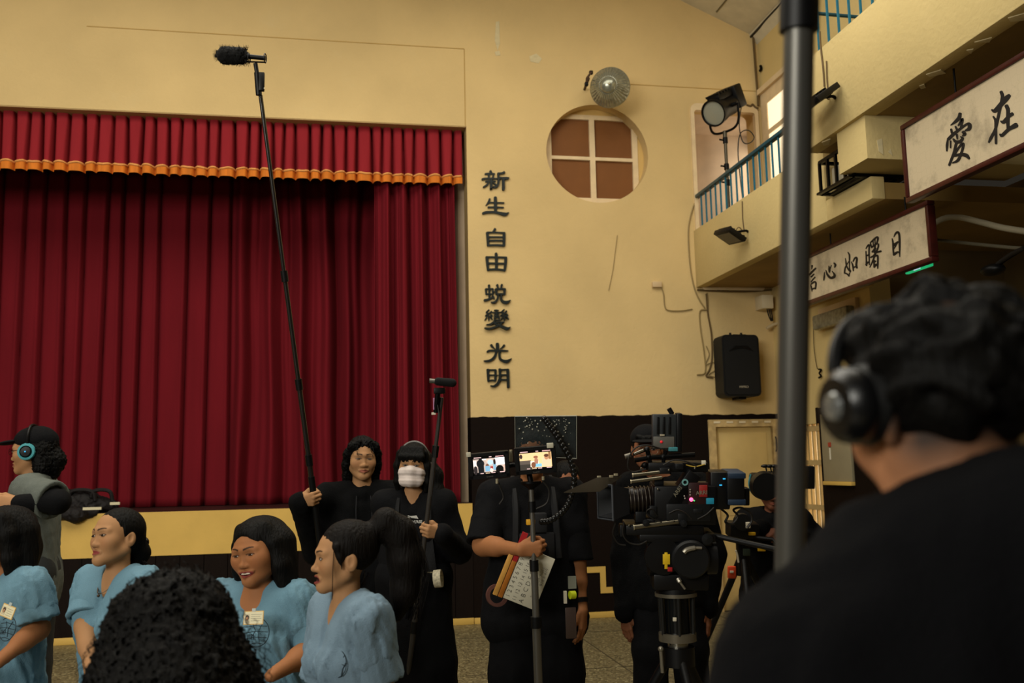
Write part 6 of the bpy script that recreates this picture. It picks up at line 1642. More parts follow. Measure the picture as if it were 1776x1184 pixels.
# clear acrylic sheet with bent flexible arm
dA = dO-.20
P = [WD(*q, dA) for q in ((893, 722), (1000, 721), (1000, 795), (894, 790))]
ac = thing('acrylic_sheet', 'scratched clear acrylic sheet standing up behind the field monitors', 'acrylic sheet', P[3])
m_ac = mat('scratched_acrylic', '2c3334', .25, spec=.6, alpha=.45, var=.3, vscale=30)
un = unit(np.cross(P[1]-P[0], P[3]-P[0])); MB().prism(P, un*.005).build('sheet', m_ac, ac)
MB().tube(P, .003, 5, closed=True).build('bright_edge', mat('acrylic_edge', '8a8a7e', .3), ac)
rs = np.random.default_rng(6); mb = MB()
for i in range(60):
    x, y = rs.uniform(900, 990), 724+abs(rs.normal())*18
    if y > 785: continue
    q = WD(x, y, dA-.006); mb.ball(q, rs.uniform(.001, .0045), 3)
o = mb.build('scuff_marks', mat('scuff', 'a8a596', .6), ac); o['kind'] = 'stuff'
fa = thing('flexible_arm', 'black jointed flexible arm curving down from the acrylic sheet to the monopod', 'flexible arm', WD(960, 905, dO-.26))
pth = catmull([WD(x, y, dO-.24) for x, y in ((944, 726), (958, 745), (975, 772), (990, 800), (996, 830), (990, 862), (978, 885), (955, 902), (935, 905))], 8)
for i in range(0, len(pth)-1, 2):
    q = pth[i]; MB().ball(q, .016, 6).build('joint', mat('oily_black', '121212', .22), fa)

# slate, tucked in at the hip
dS = dO-.30
S = [WD(*q, dS) for q in ((872, 957), (950, 955), (918, 1056), (872, 1037))]
o0 = WD(872, 1036, dS); ux = unit(WD(919, 1055, dS)-o0); upv = unit(WD(890, 965, dS)-o0); un = unit(np.cross(ux, upv)); upv = np.cross(un, ux)
sl = thing('film_slate', 'white clapper slate with handwritten numbers tucked at the hip of the monitor operator', 'clapperboard', o0)
R = np.stack([ux, upv, un], 1)
MB().box((0, 0, -.008), (.165, .265, 0), R, o0, bev=.002).build('board', mat('slate_white', 'c9c3ae', .5), sl)
for i in range(2):
    x0 = -.052+i*.026
    st = MB().box((x0, -.002, -.012), (x0+.023, .265, .006), R, o0, bev=.002).build('clap_stick', mat(['light_wood', 'orange_wood'][i], ['c99445', 'a9651f'][i], .5, var=.15, vscale=20), sl)
    MB().box((x0-.0005, .215 if i == 0 else .185, .006), (x0+.0235, .26 if i == 0 else .255, .0075), R, o0).build('red_end', mat('slate_red', 'a01c20', .5), st)
MB().box((-.03, .25, -.01), (-.002, .33, .008), R, o0).build('red_handle', mat('slate_red', 'a01c20', .5), sl)
def slate_text(txt, x, y, size):
    me = textmesh(txt, size, .0003, 'LEFT', -.0006, 1.0); q = o0+R @ np.array((x, y, .0012)); place(me, q, upv, -ux, un); o = link('lettering', me, mat('marker_black', '1a1a18', .6), sl); o['kind'] = 'stuff'
slate_text('1 2 3 4 5 6 7 8 9', .028, .012, .030); slate_text('11 12 13 14 15 16 17 18 19', .062, .006, .027); slate_text('A B C D E F G', .098, .008, .032); slate_text('TAKE  CAM  ROLL', .135, .05, .020); slate_text('918 8 419', .155, .12, .022)
q = WD(862, 1032, dS+.03); tr = thing('tape_roll', 'dull brown tape roll hanging under the clapper slate', 'tape', q)
MB().lathe([(.038, -.011), (.054, -.011), (.054, .011), (.038, .011), (.038, -.011)], q, (.1, -1, .1), 28).build('roll', mat('brown_tape', '5b3a33', .5), tr)

# ---- person behind, peering out between monitor and camera
dQ = 5.9
Hc = WD(983, 834, dQ); hR = frame(5, -4, 0); J = skel(Hc-np.array([.10, 0, 0]), 0, .84, False, .13, 0, drop=.2); J['H'] = Hc
root, body, L = make_person('person with dark hair mostly hidden between the right monitor and the film camera', J, hR, .95, SK3, LIP2, None, (), .048, fine=.005)
F, Lh = cap_hair(Hc, hR, .95, .0, True, .02, .003); hair_obj(root, F, M_hair, .007, strands(Hc, hR, .003, 40))
cloth(root, top_field(J, .012, 1.95, 0), M_blk, .014, None, 'sweater'); cloth(root, trousers_field(J), M_blk, .018, None, 'trousers'); shoes(J, root)

# ---- camera operator with cap and round glasses
dC = 5.35
Hc = WD(1122, 778, dC); hR = frame(-16, -4, 0)
J = skel(Hc+np.array([.09, 0, 0]), -12, 1.02, False, .18, 0, arms=dict(er=WD(1082, 965, dC), wr=WD(1084, 1062, dC-.08), el=WD(1236, 960, dC), wl=WD(1226, 1055, dC-.1)))
hands = [dict(wrist=J['wr'], u=[.06, -.1, -1], v=[.55, -.8, .0], right=True, curl=(12, 20, 15), thumb='flat'), dict(wrist=J['wl'], u=[0, -.1, -1], v=[-.5, -.8, 0], right=False, curl=(12, 20, 15), thumb='flat')]
J['H'] = Hc
root, body, L = make_person('standing camera operator in black with cap and round glasses behind the film camera', J, hR, 1.0, SK3, LIP2, None, hands, .054)
F, Lh = cap_hair(Hc, hR, 1.0, 0, True, .03); F.chain([Lh(-.05, .08, .07), Lh(0, .095, .06), Lh(.05, .08, .07)], [.016, .018, .016], .01); hair_obj(root, F, M_hair, .007, curls(.003, 80, 1.))
F = top_field(J, .026, 1.93, 0, hem=-.12, wide=.0, cuff=True, neckhole=.055, collar=.015); cloth(root, F, M_blk2, .012, folds(.007, 12, 30.), 'jacket')
cloth(root, trousers_field(J, .02, .02), M_blk, .016, folds(.006, 12, 31.), 'trousers'); shoes(J, root)
cp = thing('cap', 'black cap with long brim on the camera operator', 'cap', Hc+UP*.06)
F = Fld(); F.ell(L(0, -.018, .058), (.092, .112, .082), hR, .02); F.box(L(0, 0, -.04), (.2, .2, .075), hR, 0, .01, 's'); V, Q = F.mesh([(None, None, .007)]); skin_obj('crown', V, Q, M_blk, cp)
F = Fld(); F.ell(L(.01, .125, .050), (.078, .070, .008), hR @ np.array(Matrix.Rotation(-.05, 3, 'X')), .01); V, Q = F.mesh([(None, None, .004)]); skin_obj('brim', V, Q, M_blk, cp)
gl = thing('eyeglasses', 'round wire glasses on the camera operator', 'glasses', Hc)
for sd in (-1, 1):
    MB().tube([L(sd*(.033+.024*math.cos(t)), .110-.004*abs(math.cos(t)), -.004+.023*math.sin(t)) for t in np.linspace(0, 6.28, 24, endpoint=False)], .0016, 5, closed=True).build('rim', mat('bright_wire', 'a39a86', .3, .8), gl)
    MB().tube([L(sd*.057, .105, .004), L(sd*.078, .05, .006), L(sd*.084, -.01, .008)], .0015, 4).build('temple', mat('bright_wire', 'a39a86', .3, .8), gl)
MB().tube([L(.010, .112, -.002), L(0, .116, .002), L(-.010, .112, -.002)], .0015, 4).build('bridge', mat('bright_wire', 'a39a86', .3, .8), gl)
# ================================================================== film camera on tripod
dK = 4.75
def K(x, y, o=0.0): return WD(x, y, dK+o)
def Kbox(x0, y0, x1, y1, o0, o1, bev=.004, mb=None):
    """block between two picture corners at camera distance, o0..o1 deep"""
    a, b = K(x0, y0), K(x1, y1); c = (a+b)/2
    rt = CM[0]; dn = -CM[1]; fw = CM[2]
    w = abs((b-a) @ rt)/2; h = abs((b-a) @ dn)/2
    R = np.stack([rt, fw, dn], 1)
    return (mb or MB()).box((-w, o0, -h), (w, o1, h), R, c, bev=bev)
M_cam = mat('camera_body_black', '08080a', .42, spec=.25); M_camg = mat('camera_grey', '121315', .42, spec=.25); M_rod = mat('steel_rod', '77705f', .28, .85); M_lens = mat('lens_barrel', '150d0b', .35)
cm_ = thing('film_camera', 'black cinema camera with matte box and lens on the tripod head', 'film camera', K(1160, 940))
Kbox(1130, 838, 1236, 905, -.09, .09, .01).build('camera_body', M_cam, cm_)
Kbox(1150, 868, 1226, 898, -.098, -.08, .006).build('side_panel', M_camg, cm_)
Kbox(1188, 832, 1222, 880, -.094, -.085, .004).build('dark_red_panel', mat('dark_red_panel', '2a1213', .4), cm_)
Kbox(1206, 836, 1220, 856, -.100, -.088, .003).build('red_tape', mat('red_tape_dark', '8c2220', .5), cm_)
Kbox(1218, 858, 1231, 868, -.100, -.09, .001).build('blue_label', mat('blue_label', '1f88a8', .5), cm_)
q = K(1199, 866, -.104); MB().ball(q, .010).build('record_light', mat('magenta_led', 'ff6a9a', .4, emit='ff5a90', estr=2.0), cm_)
q = K(1204, 868, -.104); MB().ball(q, .004).build('green_light', mat('green_led', '5ad07a', .4, emit='3ac060', estr=1.0), cm_)
for x, y in ((1197, 849), (1197, 853), (1197, 858), (1187, 860), (1188, 864)): MB().ball(K(x, y, -.102), .004).build('button', mat('pale_button', '9a958c', .4), cm_)
for x0, y0, tilt, tx in ((1172, 862, 55, 'ARRI'), (1207, 858, 4, 'ARRI')):
    me = textmesh(tx, .027, .0006, 'LEFT', .0002); q = K(x0, y0, -.104); a = math.radians(tilt); ux = CM[0]*math.cos(a)-CM[1]*math.sin(a); uy = -CM[1]*math.cos(a)-CM[0]*math.sin(a); place(me, q, ux, uy, -CM[2]); link('brand_lettering', me, mat('dim_print', '75705f', .5), cm_)
# slanted handle plate
R = np.stack([CM[0]*math.cos(.95)-CM[1]*math.sin(.95), CM[2], -CM[1]*math.cos(.95)-CM[0]*math.sin(.95)], 1)
MB().box((-.09, -.09, -.035), (.11, .0, .035), R, K(1178, 848), bev=.006).build('slanted_plate', M_cam, cm_)
q = K(1188, 836, -.10); MB().lathe([(.009, 0), (.016, 0), (.016, .004), (.009, .004)], q, -CM[2], 18).build('teal_ring', mat('teal_ring', '6fa0a0', .4), cm_)
Kbox(1122, 800, 1225, 816, -.05, .05, .006).build('top_plate', M_cam, cm_); Kbox(1213, 796, 1220, 803, -.06, -.05, .001).build('white_marker', mat('white_tag', 'd8d0bc', .5), cm_)
# battery
Kbox(1228, 816, 1262, 880, -.06, .06, .008).build('battery_adapter', M_cam, cm_); Kbox(1255, 817, 1285, 872, -.08, .08, .008).build('battery', M_cam, cm_)
for y in (820, 865): Kbox(1256, y-4, 1287, y+6, -.084, .084, .006).build('blue_grip', mat('navy_rubber', '1c2c40', .5), cm_)
for x, y in ((1256, 830), (1250, 841)): MB().box(K(x, y, -.085)-np.array((.006, .002, .003)), K(x, y, -.085)+np.array((.006, .002, .003))).build('blue_indicator', mat('blue_led', '2a7fae', .4, emit='2f9fd0', estr=1.2), cm_)
Kbox(1286, 845, 1298, 875, -.03, .03, .006).build('rear_plug', M_cam, cm_)
# lens with ribbed rings, axis along the picture's horizontal
a, b = K(1082, 868), K(1152, 864); ax_ = unit(a-b); Ll = np.linalg.norm(a-b)
ln = MB().lathe([(.001, 0), (.055, 0), (.055, Ll*.2), (.060, Ll*.22), (.060, Ll*.4), (.063, Ll*.42), (.063, Ll*.62), (.058, Ll*.64), (.058, Ll*.75), (.066, Ll*.77), (.066, Ll), (.058, Ll), (.05, Ll*.92), (.001, Ll*.9)], b, ax_, 36).build('lens', M_lens, cm_)
u_, v_, _ = basis(ax_)
for k in range(9):
    t = Ll*(.1+.095*k); MB().tube([b+ax_*t+(.064+.002*(k % 3))*(u_*math.cos(q)+v_*math.sin(q)) for q in np.linspace(0, 2*PI, 30, endpoint=False)], .0035, 5, closed=True).build('focus_ring', mat('ring_grey', '3a332b', .4, .4), ln)
# matte box: open frustum towards the left front
mbx = MB()
ci = K(1082, 868)
rtv = unit(ax_+np.array([0, -.25, 0])); upv = UP; sdv = unit(np.cross(upv, rtv))
def ring(t, w, h): return [ci+rtv*t+sdv*w*sx+upv*h*sz for sx, sz in ((-1, -1), (1, -1), (1, 1), (-1, 1))]
r0, r1, r2, r3 = ring(0, .075, .062), ring(.10, .11, .085), ring(.10, .10, .075), ring(.005, .06, .05)
for A, Bq in ((r0, r1), (r1, r2), (r2, r3)):
    for i in range(4): mbx.quad(A[i], A[(i+1) % 4], Bq[(i+1) % 4], Bq[i])
mbx.quad(*r0[::-1]); mbx.build('matte_box', mat('matte_box_black', '17191c', .45), cm_)
MB().tube(r1, .005, 5, closed=True).build('matte_box_rim', mat('matte_box_rim', '3a3d42', .4), cm_)
# top flag of the matte box
P = [WD(x, y, d) for x, y, d in ((978, 853, dK-.22), (1035, 828, dK-.10), (1078, 826, dK+.02), (1040, 851, dK-.13))]
fg = thing('french_flag', 'flat grey black flag board above the matte box of the film camera', 'flag', P[1])
MB().prism(P, UP*-.004).build('board', mat('flag_board', '3d362b', .6, var=.1), fg)
for x, y in ((1039, 827), (1060, 826), (1068, 823)): MB().box(WD(x, y, dK-.05)-np.array((.010, .005, .006)), WD(x, y, dK-.05)+np.array((.010, .005, .006)), bev=.002).build('clip', mat('pale_metal_rim', 'b4ab90', .35, .6), fg)
# rods
for (x0, y0), (x1, y1), r, o in (((1098, 824), (1150, 818), .010, -.06), ((1095, 835), (1148, 828), .009, -.08), ((1100, 914), (1176, 904), .013, -.09), ((1075, 914), (1170, 900), .013, .05)):
    MB().cyl(K(x0, y0, o), K(x1, y1, o), r, 14).build('rod', M_rod, cm_); MB().lathe([(r*.55, 0), (r*1.15, 0), (r*1.15, .004), (r*.55, .004)], K(x0, y0, o), unit(K(x0, y0, o)-K(x1, y1, o)), 14).build('rod_end', mat('pale_metal_rim', 'b4ab90', .35, .6), cm_)
Kbox(1082, 905, 1215, 922, -.09, .08, .006).build('base_plate', M_cam, cm_); Kbox(1118, 895, 1165, 906, -.07, .07, .006).build('lens_support', M_cam, cm_)
for x, y in ((1120, 906), (1185, 907)): MB().lathe([(.001, 0), (.016, 0), (.018, .006), (.016, .02), (.001, .022)], K(x, y, -.1), -CM[2], 18).build('clamp_knob', M_camg, cm_)
MB().tube(catmull([K(1148, 905, -.1), K(1130, 898, -.11), K(1121, 888, -.11), K(1130, 882, -.11), K(1140, 895, -.1)], 6), .003, 5).build('loop_cable', M_cabd, cm_)
# onboard monitor bracket and its arms
om = thing('onboard_monitor', 'grey black onboard monitor seen from behind on top of the film camera', 'monitor', K(1155, 780))
Kbox(1131, 718, 1172, 778, -.02, .02, .005).build('housing', mat('monitor_back', '2c2f31', .4), om); Kbox(1172, 716, 1182, 782, -.03, .03, .005).build('side_rail', M_cam, om)
for x in (1138, 1148, 1158): Kbox(x, 722, x+4, 752, -.026, -.018, .001).build('cooling_rib', M_cam, om)
Kbox(1132, 756, 1168, 776, -.028, -.016, .003).build('connector_panel', mat('grey_panel', '5c5a54', .4), om); Kbox(1143, 752, 1151, 755, -.03, -.02, .001).build('logo_plate', mat('pale_print', 'a49a84', .5), om)
MB().cyl(K(1166, 718), K(1160, 708), .012).build('antenna_knob', M_black, om); MB().ball(K(1147, 766, -.03), .007).build('red_indicator', mat('red_led', 'c0202a', .4, emit='b01820', estr=.6), om)
MB().tube(catmull([K(1180, 760), K(1181, 775), K(1172, 782), K(1160, 781)], 6), .004, 6).build('teal_cable', mat('teal_cable', '3f7f86', .5), om)
Kbox(1158, 774, 1174, 781, -.03, -.01, .002).build('teal_plug', mat('teal_cable', '3f7f86', .5), om)
ar_ = thing('camera_arm', 'black articulated arms and cables between the onboard monitor and the film camera', 'camera arm', K(1130, 800))
for pts, r in (([(1100, 798), (1130, 793), (1205, 788)], .012), ([(1098, 788), (1112, 783), (1122, 779)], .008), ([(1122, 779), (1125, 790), (1128, 805)], .012), ([(1155, 780), (1152, 792), (1150, 803)], .010), ([(1112, 806), (1122, 812), (1135, 810)], .009)):
    MB().tube([K(x, y, -.02) for x, y in pts], r, 8).build('arm_link', M_blackm, ar_)
for x, y in ((1122, 779), (1125, 792), (1118, 806), (1150, 792)): MB().ball(K(x, y, -.02), .015, 8).build('joint', M_black, ar_)
MB().cyl(K(1084, 792, -.02), K(1094, 789, -.02), .013).build('pale_knob', mat('grey_metal', '6a665e', .35, .7), ar_); MB().cyl(K(1100, 787, -.05), K(1116, 780, -.05), .007).build('chrome_handle', mat('chrome', '9a968c', .2, .9), ar_)
MB().tube(catmull([K(1147, 778, -.04), K(1125, 772, -.05), K(1105, 775, -.05), K(1092, 790, -.05), K(1089, 810, -.05), K(1098, 818, -.05), K(1120, 813, -.05)], 6), .004, 6).build('cable', M_cabd, ar_)
MB().tube(catmull([K(1190, 806, -.06), K(1205, 809, -.06), K(1222, 805, -.06)], 6), .003, 6).build('yellow_cable', mat('yellow_cable', 'a88a2c', .5), ar_)

# small fittings and cables around the body and base
for x0, y0, x1, y1, o0, o1 in ((1100, 884, 1118, 903, -.05, .02), (1122, 872, 1134, 892, -.10, -.06), (1170, 884, 1186, 902, -.10, -.085), (1196, 876, 1212, 884, -.102, -.09), (1132, 826, 1148, 838, -.06, .04), (1072, 905, 1082, 925, -.08, -.02), (1140, 808, 1158, 818, -.08, -.02), (1166, 800, 1180, 810, -.09, -.03)):
    Kbox(x0, y0, x1, y1, o0, o1, .004).build('fitting', M_camg, cm_)
for x, y in ((1091, 911), (1168, 903), (1190, 909), (1112, 812), (1160, 815), (1205, 812), (1141, 848)): MB().ball(K(x, y, -.105), .0055, 6).build('screw', mat('dull_steel', '6a655a', .3, .8), cm_)
for pts in ([(1082, 905), (1080, 925), (1090, 940), (1108, 944), (1122, 938)], [(1068, 905), (1063, 925), (1072, 942), (1085, 945)], [(1160, 890), (1175, 884), (1190, 890), (1200, 900)], [(1150, 806), (1168, 798), (1190, 800), (1208, 808)], [(1210, 900), (1225, 892), (1238, 880)]):
    MB().tube(catmull([K(x, y, -.10) for x, y in pts], 6), .004, 6).build('cable', M_cabd, cm_)

# tripod head and column
th_ = thing('tripod', 'heavy black camera tripod with fluid head and yellow tape', 'tripod', K(1175, 1184)*[1, 1, 0])
Kbox(1105, 920, 1235, 934, -.09, .09, .006).build('top_plate', M_cam, th_); Kbox(1118, 932, 1230, 942, -.07, .07, .006).build('sliding_plate', M_camg, th_)
MB().cyl(K(1124, 968, .0), K(1240, 965, .0), .085, 30).build('tilt_drum', M_cam, th_)
MB().lathe([(.001, 0), (.09, 0), (.095, .01), (.095, .05), (.085, .06), (.001, .06)], K(1195, 966, -.06), -CM[2], 32).build('side_drum', M_camg, th_)
MB().lathe([(.001, 0), (.085, 0), (.09, .01), (.09, .04), (.001, .045)], K(1148, 962, -.05), -CM[2], 32).build('side_drum', M_cam, th_)
Kbox(1130, 990, 1225, 1018, -.07, .07, .01).build('head_base', M_cam, th_)
for x, y in ((1140, 992), (1158, 994), (1150, 990), (1166, 990)): MB().ball(K(x, y, -.078), .006).build('screw', mat('pale_metal_rim', 'b4ab90', .35, .6), th_)
Kbox(1144, 953, 1156, 970, -.104, -.098, .001).build('yellow_tape', mat('yellow_tape', 'd8b21e', .5), th_); Kbox(1147, 950, 1152, 978, -.103, -.098, .001).build('yellow_tape', mat('yellow_tape', 'd8b21e', .5), th_); Kbox(1152, 975, 1160, 982, -.105, -.099, .001).build('red_tape', mat('slate_red', 'a01c20', .5), th_)
MB().tube(catmull([K(1186, 958, -.13), K(1192, 953, -.13), K(1205, 950, -.13), K(1217, 950, -.13)], 6), [.012]*13+[.007]*6, 8).build('brake_lever', mat('pale_lever', '8d877a', .3, .6), th_)
MB().tube(catmull([K(1176, 1003, -.09), K(1180, 1010, -.1), K(1188, 1021, -.1)], 6), [.012]*6+[.006]*7, 8).build('brake_lever', mat('pale_lever', '8d877a', .3, .6), th_)
MB().lathe([(.001, 0), (.026, 0), (.028, .01), (.001, .014)], K(1226, 934, -.09), -CM[2], 20).build('dial', M_camg, th_)
MB().tube([K(1225, 925, -.03), K(1290, 940, -.10), K(1345, 952, -.14)], .014, 10).build('pan_bar', M_cam, th_)
cc = K(1178, 1030); cz0 = cc[2]
def hz(y): return K(1175, y)[2]
cxy = K(1175, 1100)
def col(y0, y1, r, nm, m, r2=None): MB().tube([(cxy[0], cxy[1], hz(y0)), (cxy[0], cxy[1], hz(y1))], [r, r if r2 is None else r2], 28).build(nm, m, th_)
col(1020, 1030, .098, 'bowl', M_cam); col(1028, 1034, .106, 'bowl_rim', mat('bowl_grey', '6a6355', .35, .5)); col(1034, 1098, .07, 'bowl_cup', mat('smoked_tube', '0c0d0e', .15))
for k in range(6):
    a = k*PI/3+.3; MB().cyl((cxy[0]+.085*math.cos(a), cxy[1]+.085*math.sin(a), hz(1098)), (cxy[0]+.09*math.cos(a), cxy[1]+.09*math.sin(a), hz(1032)), .010).build('cage_rod', mat('smoked_rod', '1b1b1a', .25), th_)
Kbox(1162, 1062, 1168, 1068, -.09, -.08, .001).build('bright_mark', mat('white_tag', 'd8d0bc', .5), th_)
col(1096, 1110, .094, 'lower_ring', mat('bowl_grey', '6a6355', .35, .5)); col(1110, 1122, .052, 'chrome_ring', mat('chrome', '9a968c', .2, .9)); col(1120, 1152, .082, 'spider', M_cam)
MB().cyl(K(1146, 1126, -.06), K(1149, 1166, -.06), .009).build('lock_lever', mat('pale_lever', '8d877a', .3, .6), th_); MB().ball(K(1146, 1125, -.06), .014).build('lever_knob', mat('pale_lever', '8d877a', .3, .6), th_)
for k in range(3):
    a = k*2*PI/3+PI/6; p0 = np.array((cxy[0]+.06*math.cos(a), cxy[1]+.06*math.sin(a), hz(1145))); p1 = np.array((cxy[0]+.38*math.cos(a), cxy[1]+.38*math.sin(a), .012))
    MB().tube([p0, p1], [.026, .018], 10).build('leg', M_cam, th_); MB().ball(p1+UP*.008, (.03, .03, .018)).build('foot', M_black, th_)

# ---- second camera and operator in the background
dR = 6.7
Hc = WD(1338, 852, dR); hR = frame(-20, -8, 0)
J = skel(Hc, -25, .98, False, .18, 3, arms=dict(er=WD(1300, 930, dR), wr=WD(1322, 918, dR-.3), el=WD(1410, 930, dR), wl=WD(1390, 935, dR-.2)))
hands = [dict(wrist=J['wr'], u=[.3, -.6, -.25], v=[.6, .2, .7], right=True, curl=(45, 60, 40), thumb='grip')]
root, body, L = make_person('second camera operator in black standing half behind the grey foreground pole', J, hR, 1.0, SK4, LIP2, None, hands, .052, fine=.005)
F, Lh = cap_hair(Hc, hR, 1.0, .005, True, .02, .003); hair_obj(root, F, M_hair, .008, curls(.004, 70, 4.))
cloth(root, top_field(J, .034, 1.93, 0, wide=.02, collar=.03, cuff=True), M_blk2, .014, folds(.006, 12, 40.), 'jacket'); cloth(root, trousers_field(J, .03, .02), M_blk, .018, None, 'trousers'); shoes(J, root)
def R2(x, y, o=0): return WD(x, y, dR-.4+o)
def Rbox(x0, y0, x1, y1, o0, o1, bev=.005):
    a, b = R2(x0, y0), R2(x1, y1); c = (a+b)/2; rt = CM[0]; dn = -CM[1]
    w = abs((b-a) @ rt)/2; h = abs((b-a) @ dn)/2
    return MB().box((-w, o0, -h), (w, o1, h), np.stack([rt, CM[2], dn], 1), c, bev=bev)
c2_ = thing('film_camera', 'second black film camera in front of the pale door behind the pole', 'film camera', R2(1340, 870))
Rbox(1304, 822, 1352, 856, -.1, .1, .02).build('camera_body', M_cam, c2_); Rbox(1345, 812, 1372, 855, -.08, .08, .01).build('rear_body', M_cam, c2_)
MB().lathe([(.001, 0), (.085, 0), (.095, .03), (.09, .1), (.001, .1)], R2(1322, 840, -.02), -CM[2], 24).build('lens', M_cam, c2_)
MB().tube(catmull([R2(1302, 822), R2(1299, 838), R2(1303, 852), R2(1308, 858)], 6), .006, 6).build('teal_cable', mat('teal_cable', '3f7f86', .5), c2_)
for x in (1330, 1338, 1346):
    MB().cyl(R2(x, 818), R2(x-2, 809), .005).build('antenna_post', M_black, c2_); MB().ball(R2(x-3, 808), (.03, .02, .012), 8).build('antenna_pad', M_black, c2_)
Rbox(1393, 808, 1412, 847, -.02, .02, .006).build('side_screen', M_cam, c2_); MB().cyl(R2(1370, 830), R2(1398, 828), .012).build('screen_arm', M_blackm, c2_)
t2_ = thing('tripod', 'second dark tripod with orange and yellow tags behind the main camera', 'tripod', R2(1300, 1000)*[1, 1, 0])
Rbox(1262, 905, 1312, 930, -.08, .08, .01).build('head', M_cam, t2_); MB().lathe([(.001, 0), (.05, 0), (.055, .01), (.055, .05), (.001, .055)], R2(1285, 903, -.08), -CM[2], 20).build('side_drum', M_camg, t2_)
Rbox(1284, 898, 1292, 908, -.15, -.14, .002).build('white_mark', mat('white_tag', 'd8d0bc', .5), t2_)
for x0, y0, x1, y1, cl in ((1292, 918, 1304, 923, 'd8a81e'), (1308, 943, 1321, 950, 'd8a81e')): Rbox(x0, y0, x1, y1, -.1, -.08, .002).build('yellow_tag', mat('tag_amber', cl, .5), t2_)
Rbox(1257, 976, 1271, 997, -.1, -.07, .008).build('orange_tag', mat('tag_orange', 'cf4a26', .5), t2_); Rbox(1260, 983, 1266, 987, -.105, -.098, .001).build('white_mark', mat('white_tag', 'd8d0bc', .5), t2_)
Rbox(1285, 948, 1297, 960, -.07, .0, .005).build('green_fitting', mat('dull_green', '2f3a30', .5), t2_); MB().tube(catmull([R2(1276, 954, -.08), R2(1279, 962, -.08), R2(1281, 975, -.08)], 4), .006, 6).build('pale_strap', mat('white_tag', 'd8d0bc', .5), t2_)
q = R2(1288, 940); MB().tube([(q[0], q[1], q[2]), (q[0], q[1], .75)], .045, 16).build('column', M_cam, t2_)
for k in range(3):
    a = k*2*PI/3+.2; MB().tube([(q[0], q[1], .9), (q[0]+.45*math.cos(a), q[1]+.45*math.sin(a), .012)], [.024, .018], 10).build('leg', M_cam, t2_)
MB().tube([R2(1296, 930, -.05), R2(1340, 935, -.12), R2(1352, 948, -.15)], .013, 8).build('pan_bar', M_cam, t2_)
# loop of black cables below the camera battery
P = [WD(x, y, dK+.05) for x, y in ((1248, 880), (1262, 893), (1258, 905), (1270, 908), (1280, 895), (1272, 884), (1285, 880), (1300, 888), (1304, 902), (1296, 915))]
MB().tube(catmull(P, 6), .006, 6).build('cable_loop', M_cabd, cm_)

# ================================================================== foreground: grey pole and man with headphones
fp = thing('light_stand_pole', 'blurred grey metal pole standing close to the camera', 'pole', WD(1376, 900, 1.42)*[1, 1, 0])
a, b = WD(1371, 930, 1.42), WD(1386, 40, 1.42); ax_ = unit(b-a)
M_pole = mat('satin_grey_pole', '55534e', .38, .55)
foot = a-ax_*(a[2]-.01)/ax_[2]
MB().cyl(foot, b, .0225, 32).build('lower_tube', M_pole, fp)
MB().cyl(b-ax_*.012, b+ax_*.35, .029, 32).build('upper_sleeve', M_black, fp)
for k in range(3):
    an = k*2*PI/3+.6; MB().tube([foot+UP*.25, foot+np.array((.42*math.cos(an), .42*math.sin(an), .01))], .012, 10).build('stand_leg', M_pole, fp)
Hc = WD(1632, 708, 1.0); hR = frame(184, -12, 3)
J = skel(Hc, 176, 1.0, False, .165, 4, fwdneck=.055, drop=.165)
for k_ in ('sr', 'sl', 'er', 'el', 'wr', 'wl'): J[k_] = J[k_]-UP*.055
for sd_, k_ in ((1, 'r'), (-1, 'l')): J['e'+k_] = J['e'+k_]+J['rt']*sd_*.11; J['w'+k_] = J['w'+k_]+J['rt']*sd_*.08+J['fw']*.1
def stub(P, mix):
    back = np.clip((.02-P[:, 1])/.05, 0, 1)
    m = np.clip((P[:, 2]+.10)/.06, 0, 1)*back
    mix(m*.95, (.012, .010, .009))
root, body, L = make_person('person in black seen from behind close to the camera wearing large headphones', J, hR, 1.0, hexc('b07a56'), LIP2, None, (), .060, fine=.004, stubble=stub)
F = Fld(); s = 1.0; Lh = loc(Hc, hR, s)
F.ell(Lh(0, -.016, .038), np.array((.079, .100, .078))*s, hR, .03)
F.ell(Lh(0, -.02, .03), np.array((.084, .105, .075))*s, hR, .03)
F.ell(Lh(0, .125, -.02), np.array((.10, .095, .13))*s, hR, .02, 's')
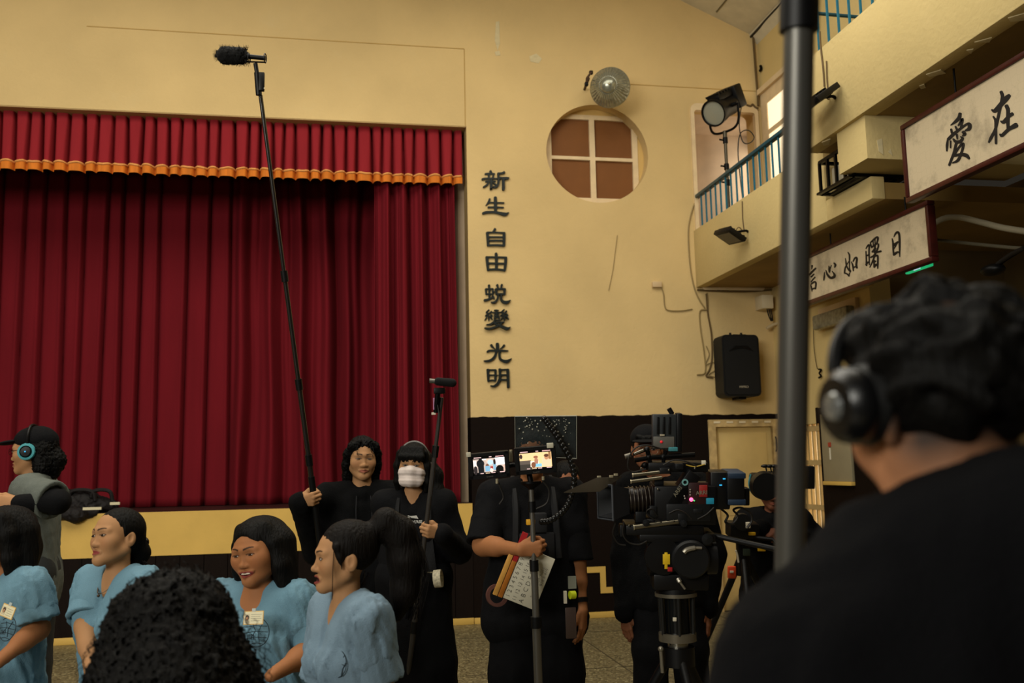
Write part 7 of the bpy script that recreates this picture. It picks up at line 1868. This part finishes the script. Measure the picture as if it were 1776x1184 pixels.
for p in ((.04, .04, .09), (-.035, .02, .09), (-.02, -.05, .098), (.05, -.06, .08), (-.045, 0, .075), (.03, -.02, .10)): F.ell(Lh(*p), .025, None, .03)
hair_obj(root, F, M_hair, .006, curls(.007, 30, 2.5))
F = top_field(J, .045, 1.93, 0, hem=-.10, wide=.04, collar=.045, cuff=True, neckhole=.066)
F.chain([J['nb']+J['rt']*.12+J['fw']*.02+UP*.0, J['nb']-J['fw']*.085+UP*.045, J['nb']-J['rt']*.105+J['fw']*.02+UP*.02], [.05, .06, .045], .05)
cloth(root, F, mat('charcoal_fleece', '09090b', .95, spec=.08, bump=.4, bscale=200), .012, folds(.006, 12, 50.), 'hoodie')
cloth(root, trousers_field(J, .03), M_blk, .02, None, 'trousers'); shoes(J, root)
hp = thing('headphones', 'large black over ear headphones on the person in the near foreground', 'headphones', Hc)
MB().tube(catmull([Lh(.095, .02, .0), Lh(.094, .03, .06), Lh(.06, .035, .108), Lh(0, .035, .125), Lh(-.06, .035, .108), Lh(-.094, .03, .06), Lh(-.095, .02, 0)], 6), .009, 8).build('headband', M_black, hp)
for sd in (-1, 1):
    ax2 = hR[:, 0]*sd; c0 = Lh(sd*.076, .004, .010)
    MB().lathe([(.016, 0), (.038, 0), (.043, .012), (.038, .024), (.016, .028)], c0, ax2, 28).build('cushion', mat('headphone_leather', '0a0a0a', .5), hp)
    MB().lathe([(.038, .020), (.041, .028), (.038, .040), (.030, .048), (.001, .050)], c0, ax2, 28).build('ear_cup', mat('glossy_cup', '0b0b0c', .3, spec=.4), hp)
    MB().lathe([(.001, .054), (.013, .053), (.016, .048)], c0, ax2, 24).build('cup_highlight', mat('silver_highlight', '8d8f8e', .25, .7), hp)  # pale disc added in place of the bright highlight on the cup
w = thing('earphone_wire', 'thin dark coiled wire hanging below the foreground headphones', 'wire', WD(1520, 810, 1.02))
MB().tube(catmull([WD(x, y, 1.02) for x, y in ((1488, 762), (1500, 785), (1515, 795), (1518, 805), (1512, 815), (1522, 822), (1530, 812), (1526, 828))], 6), .0022, 6).build('wire', M_cabd, w)
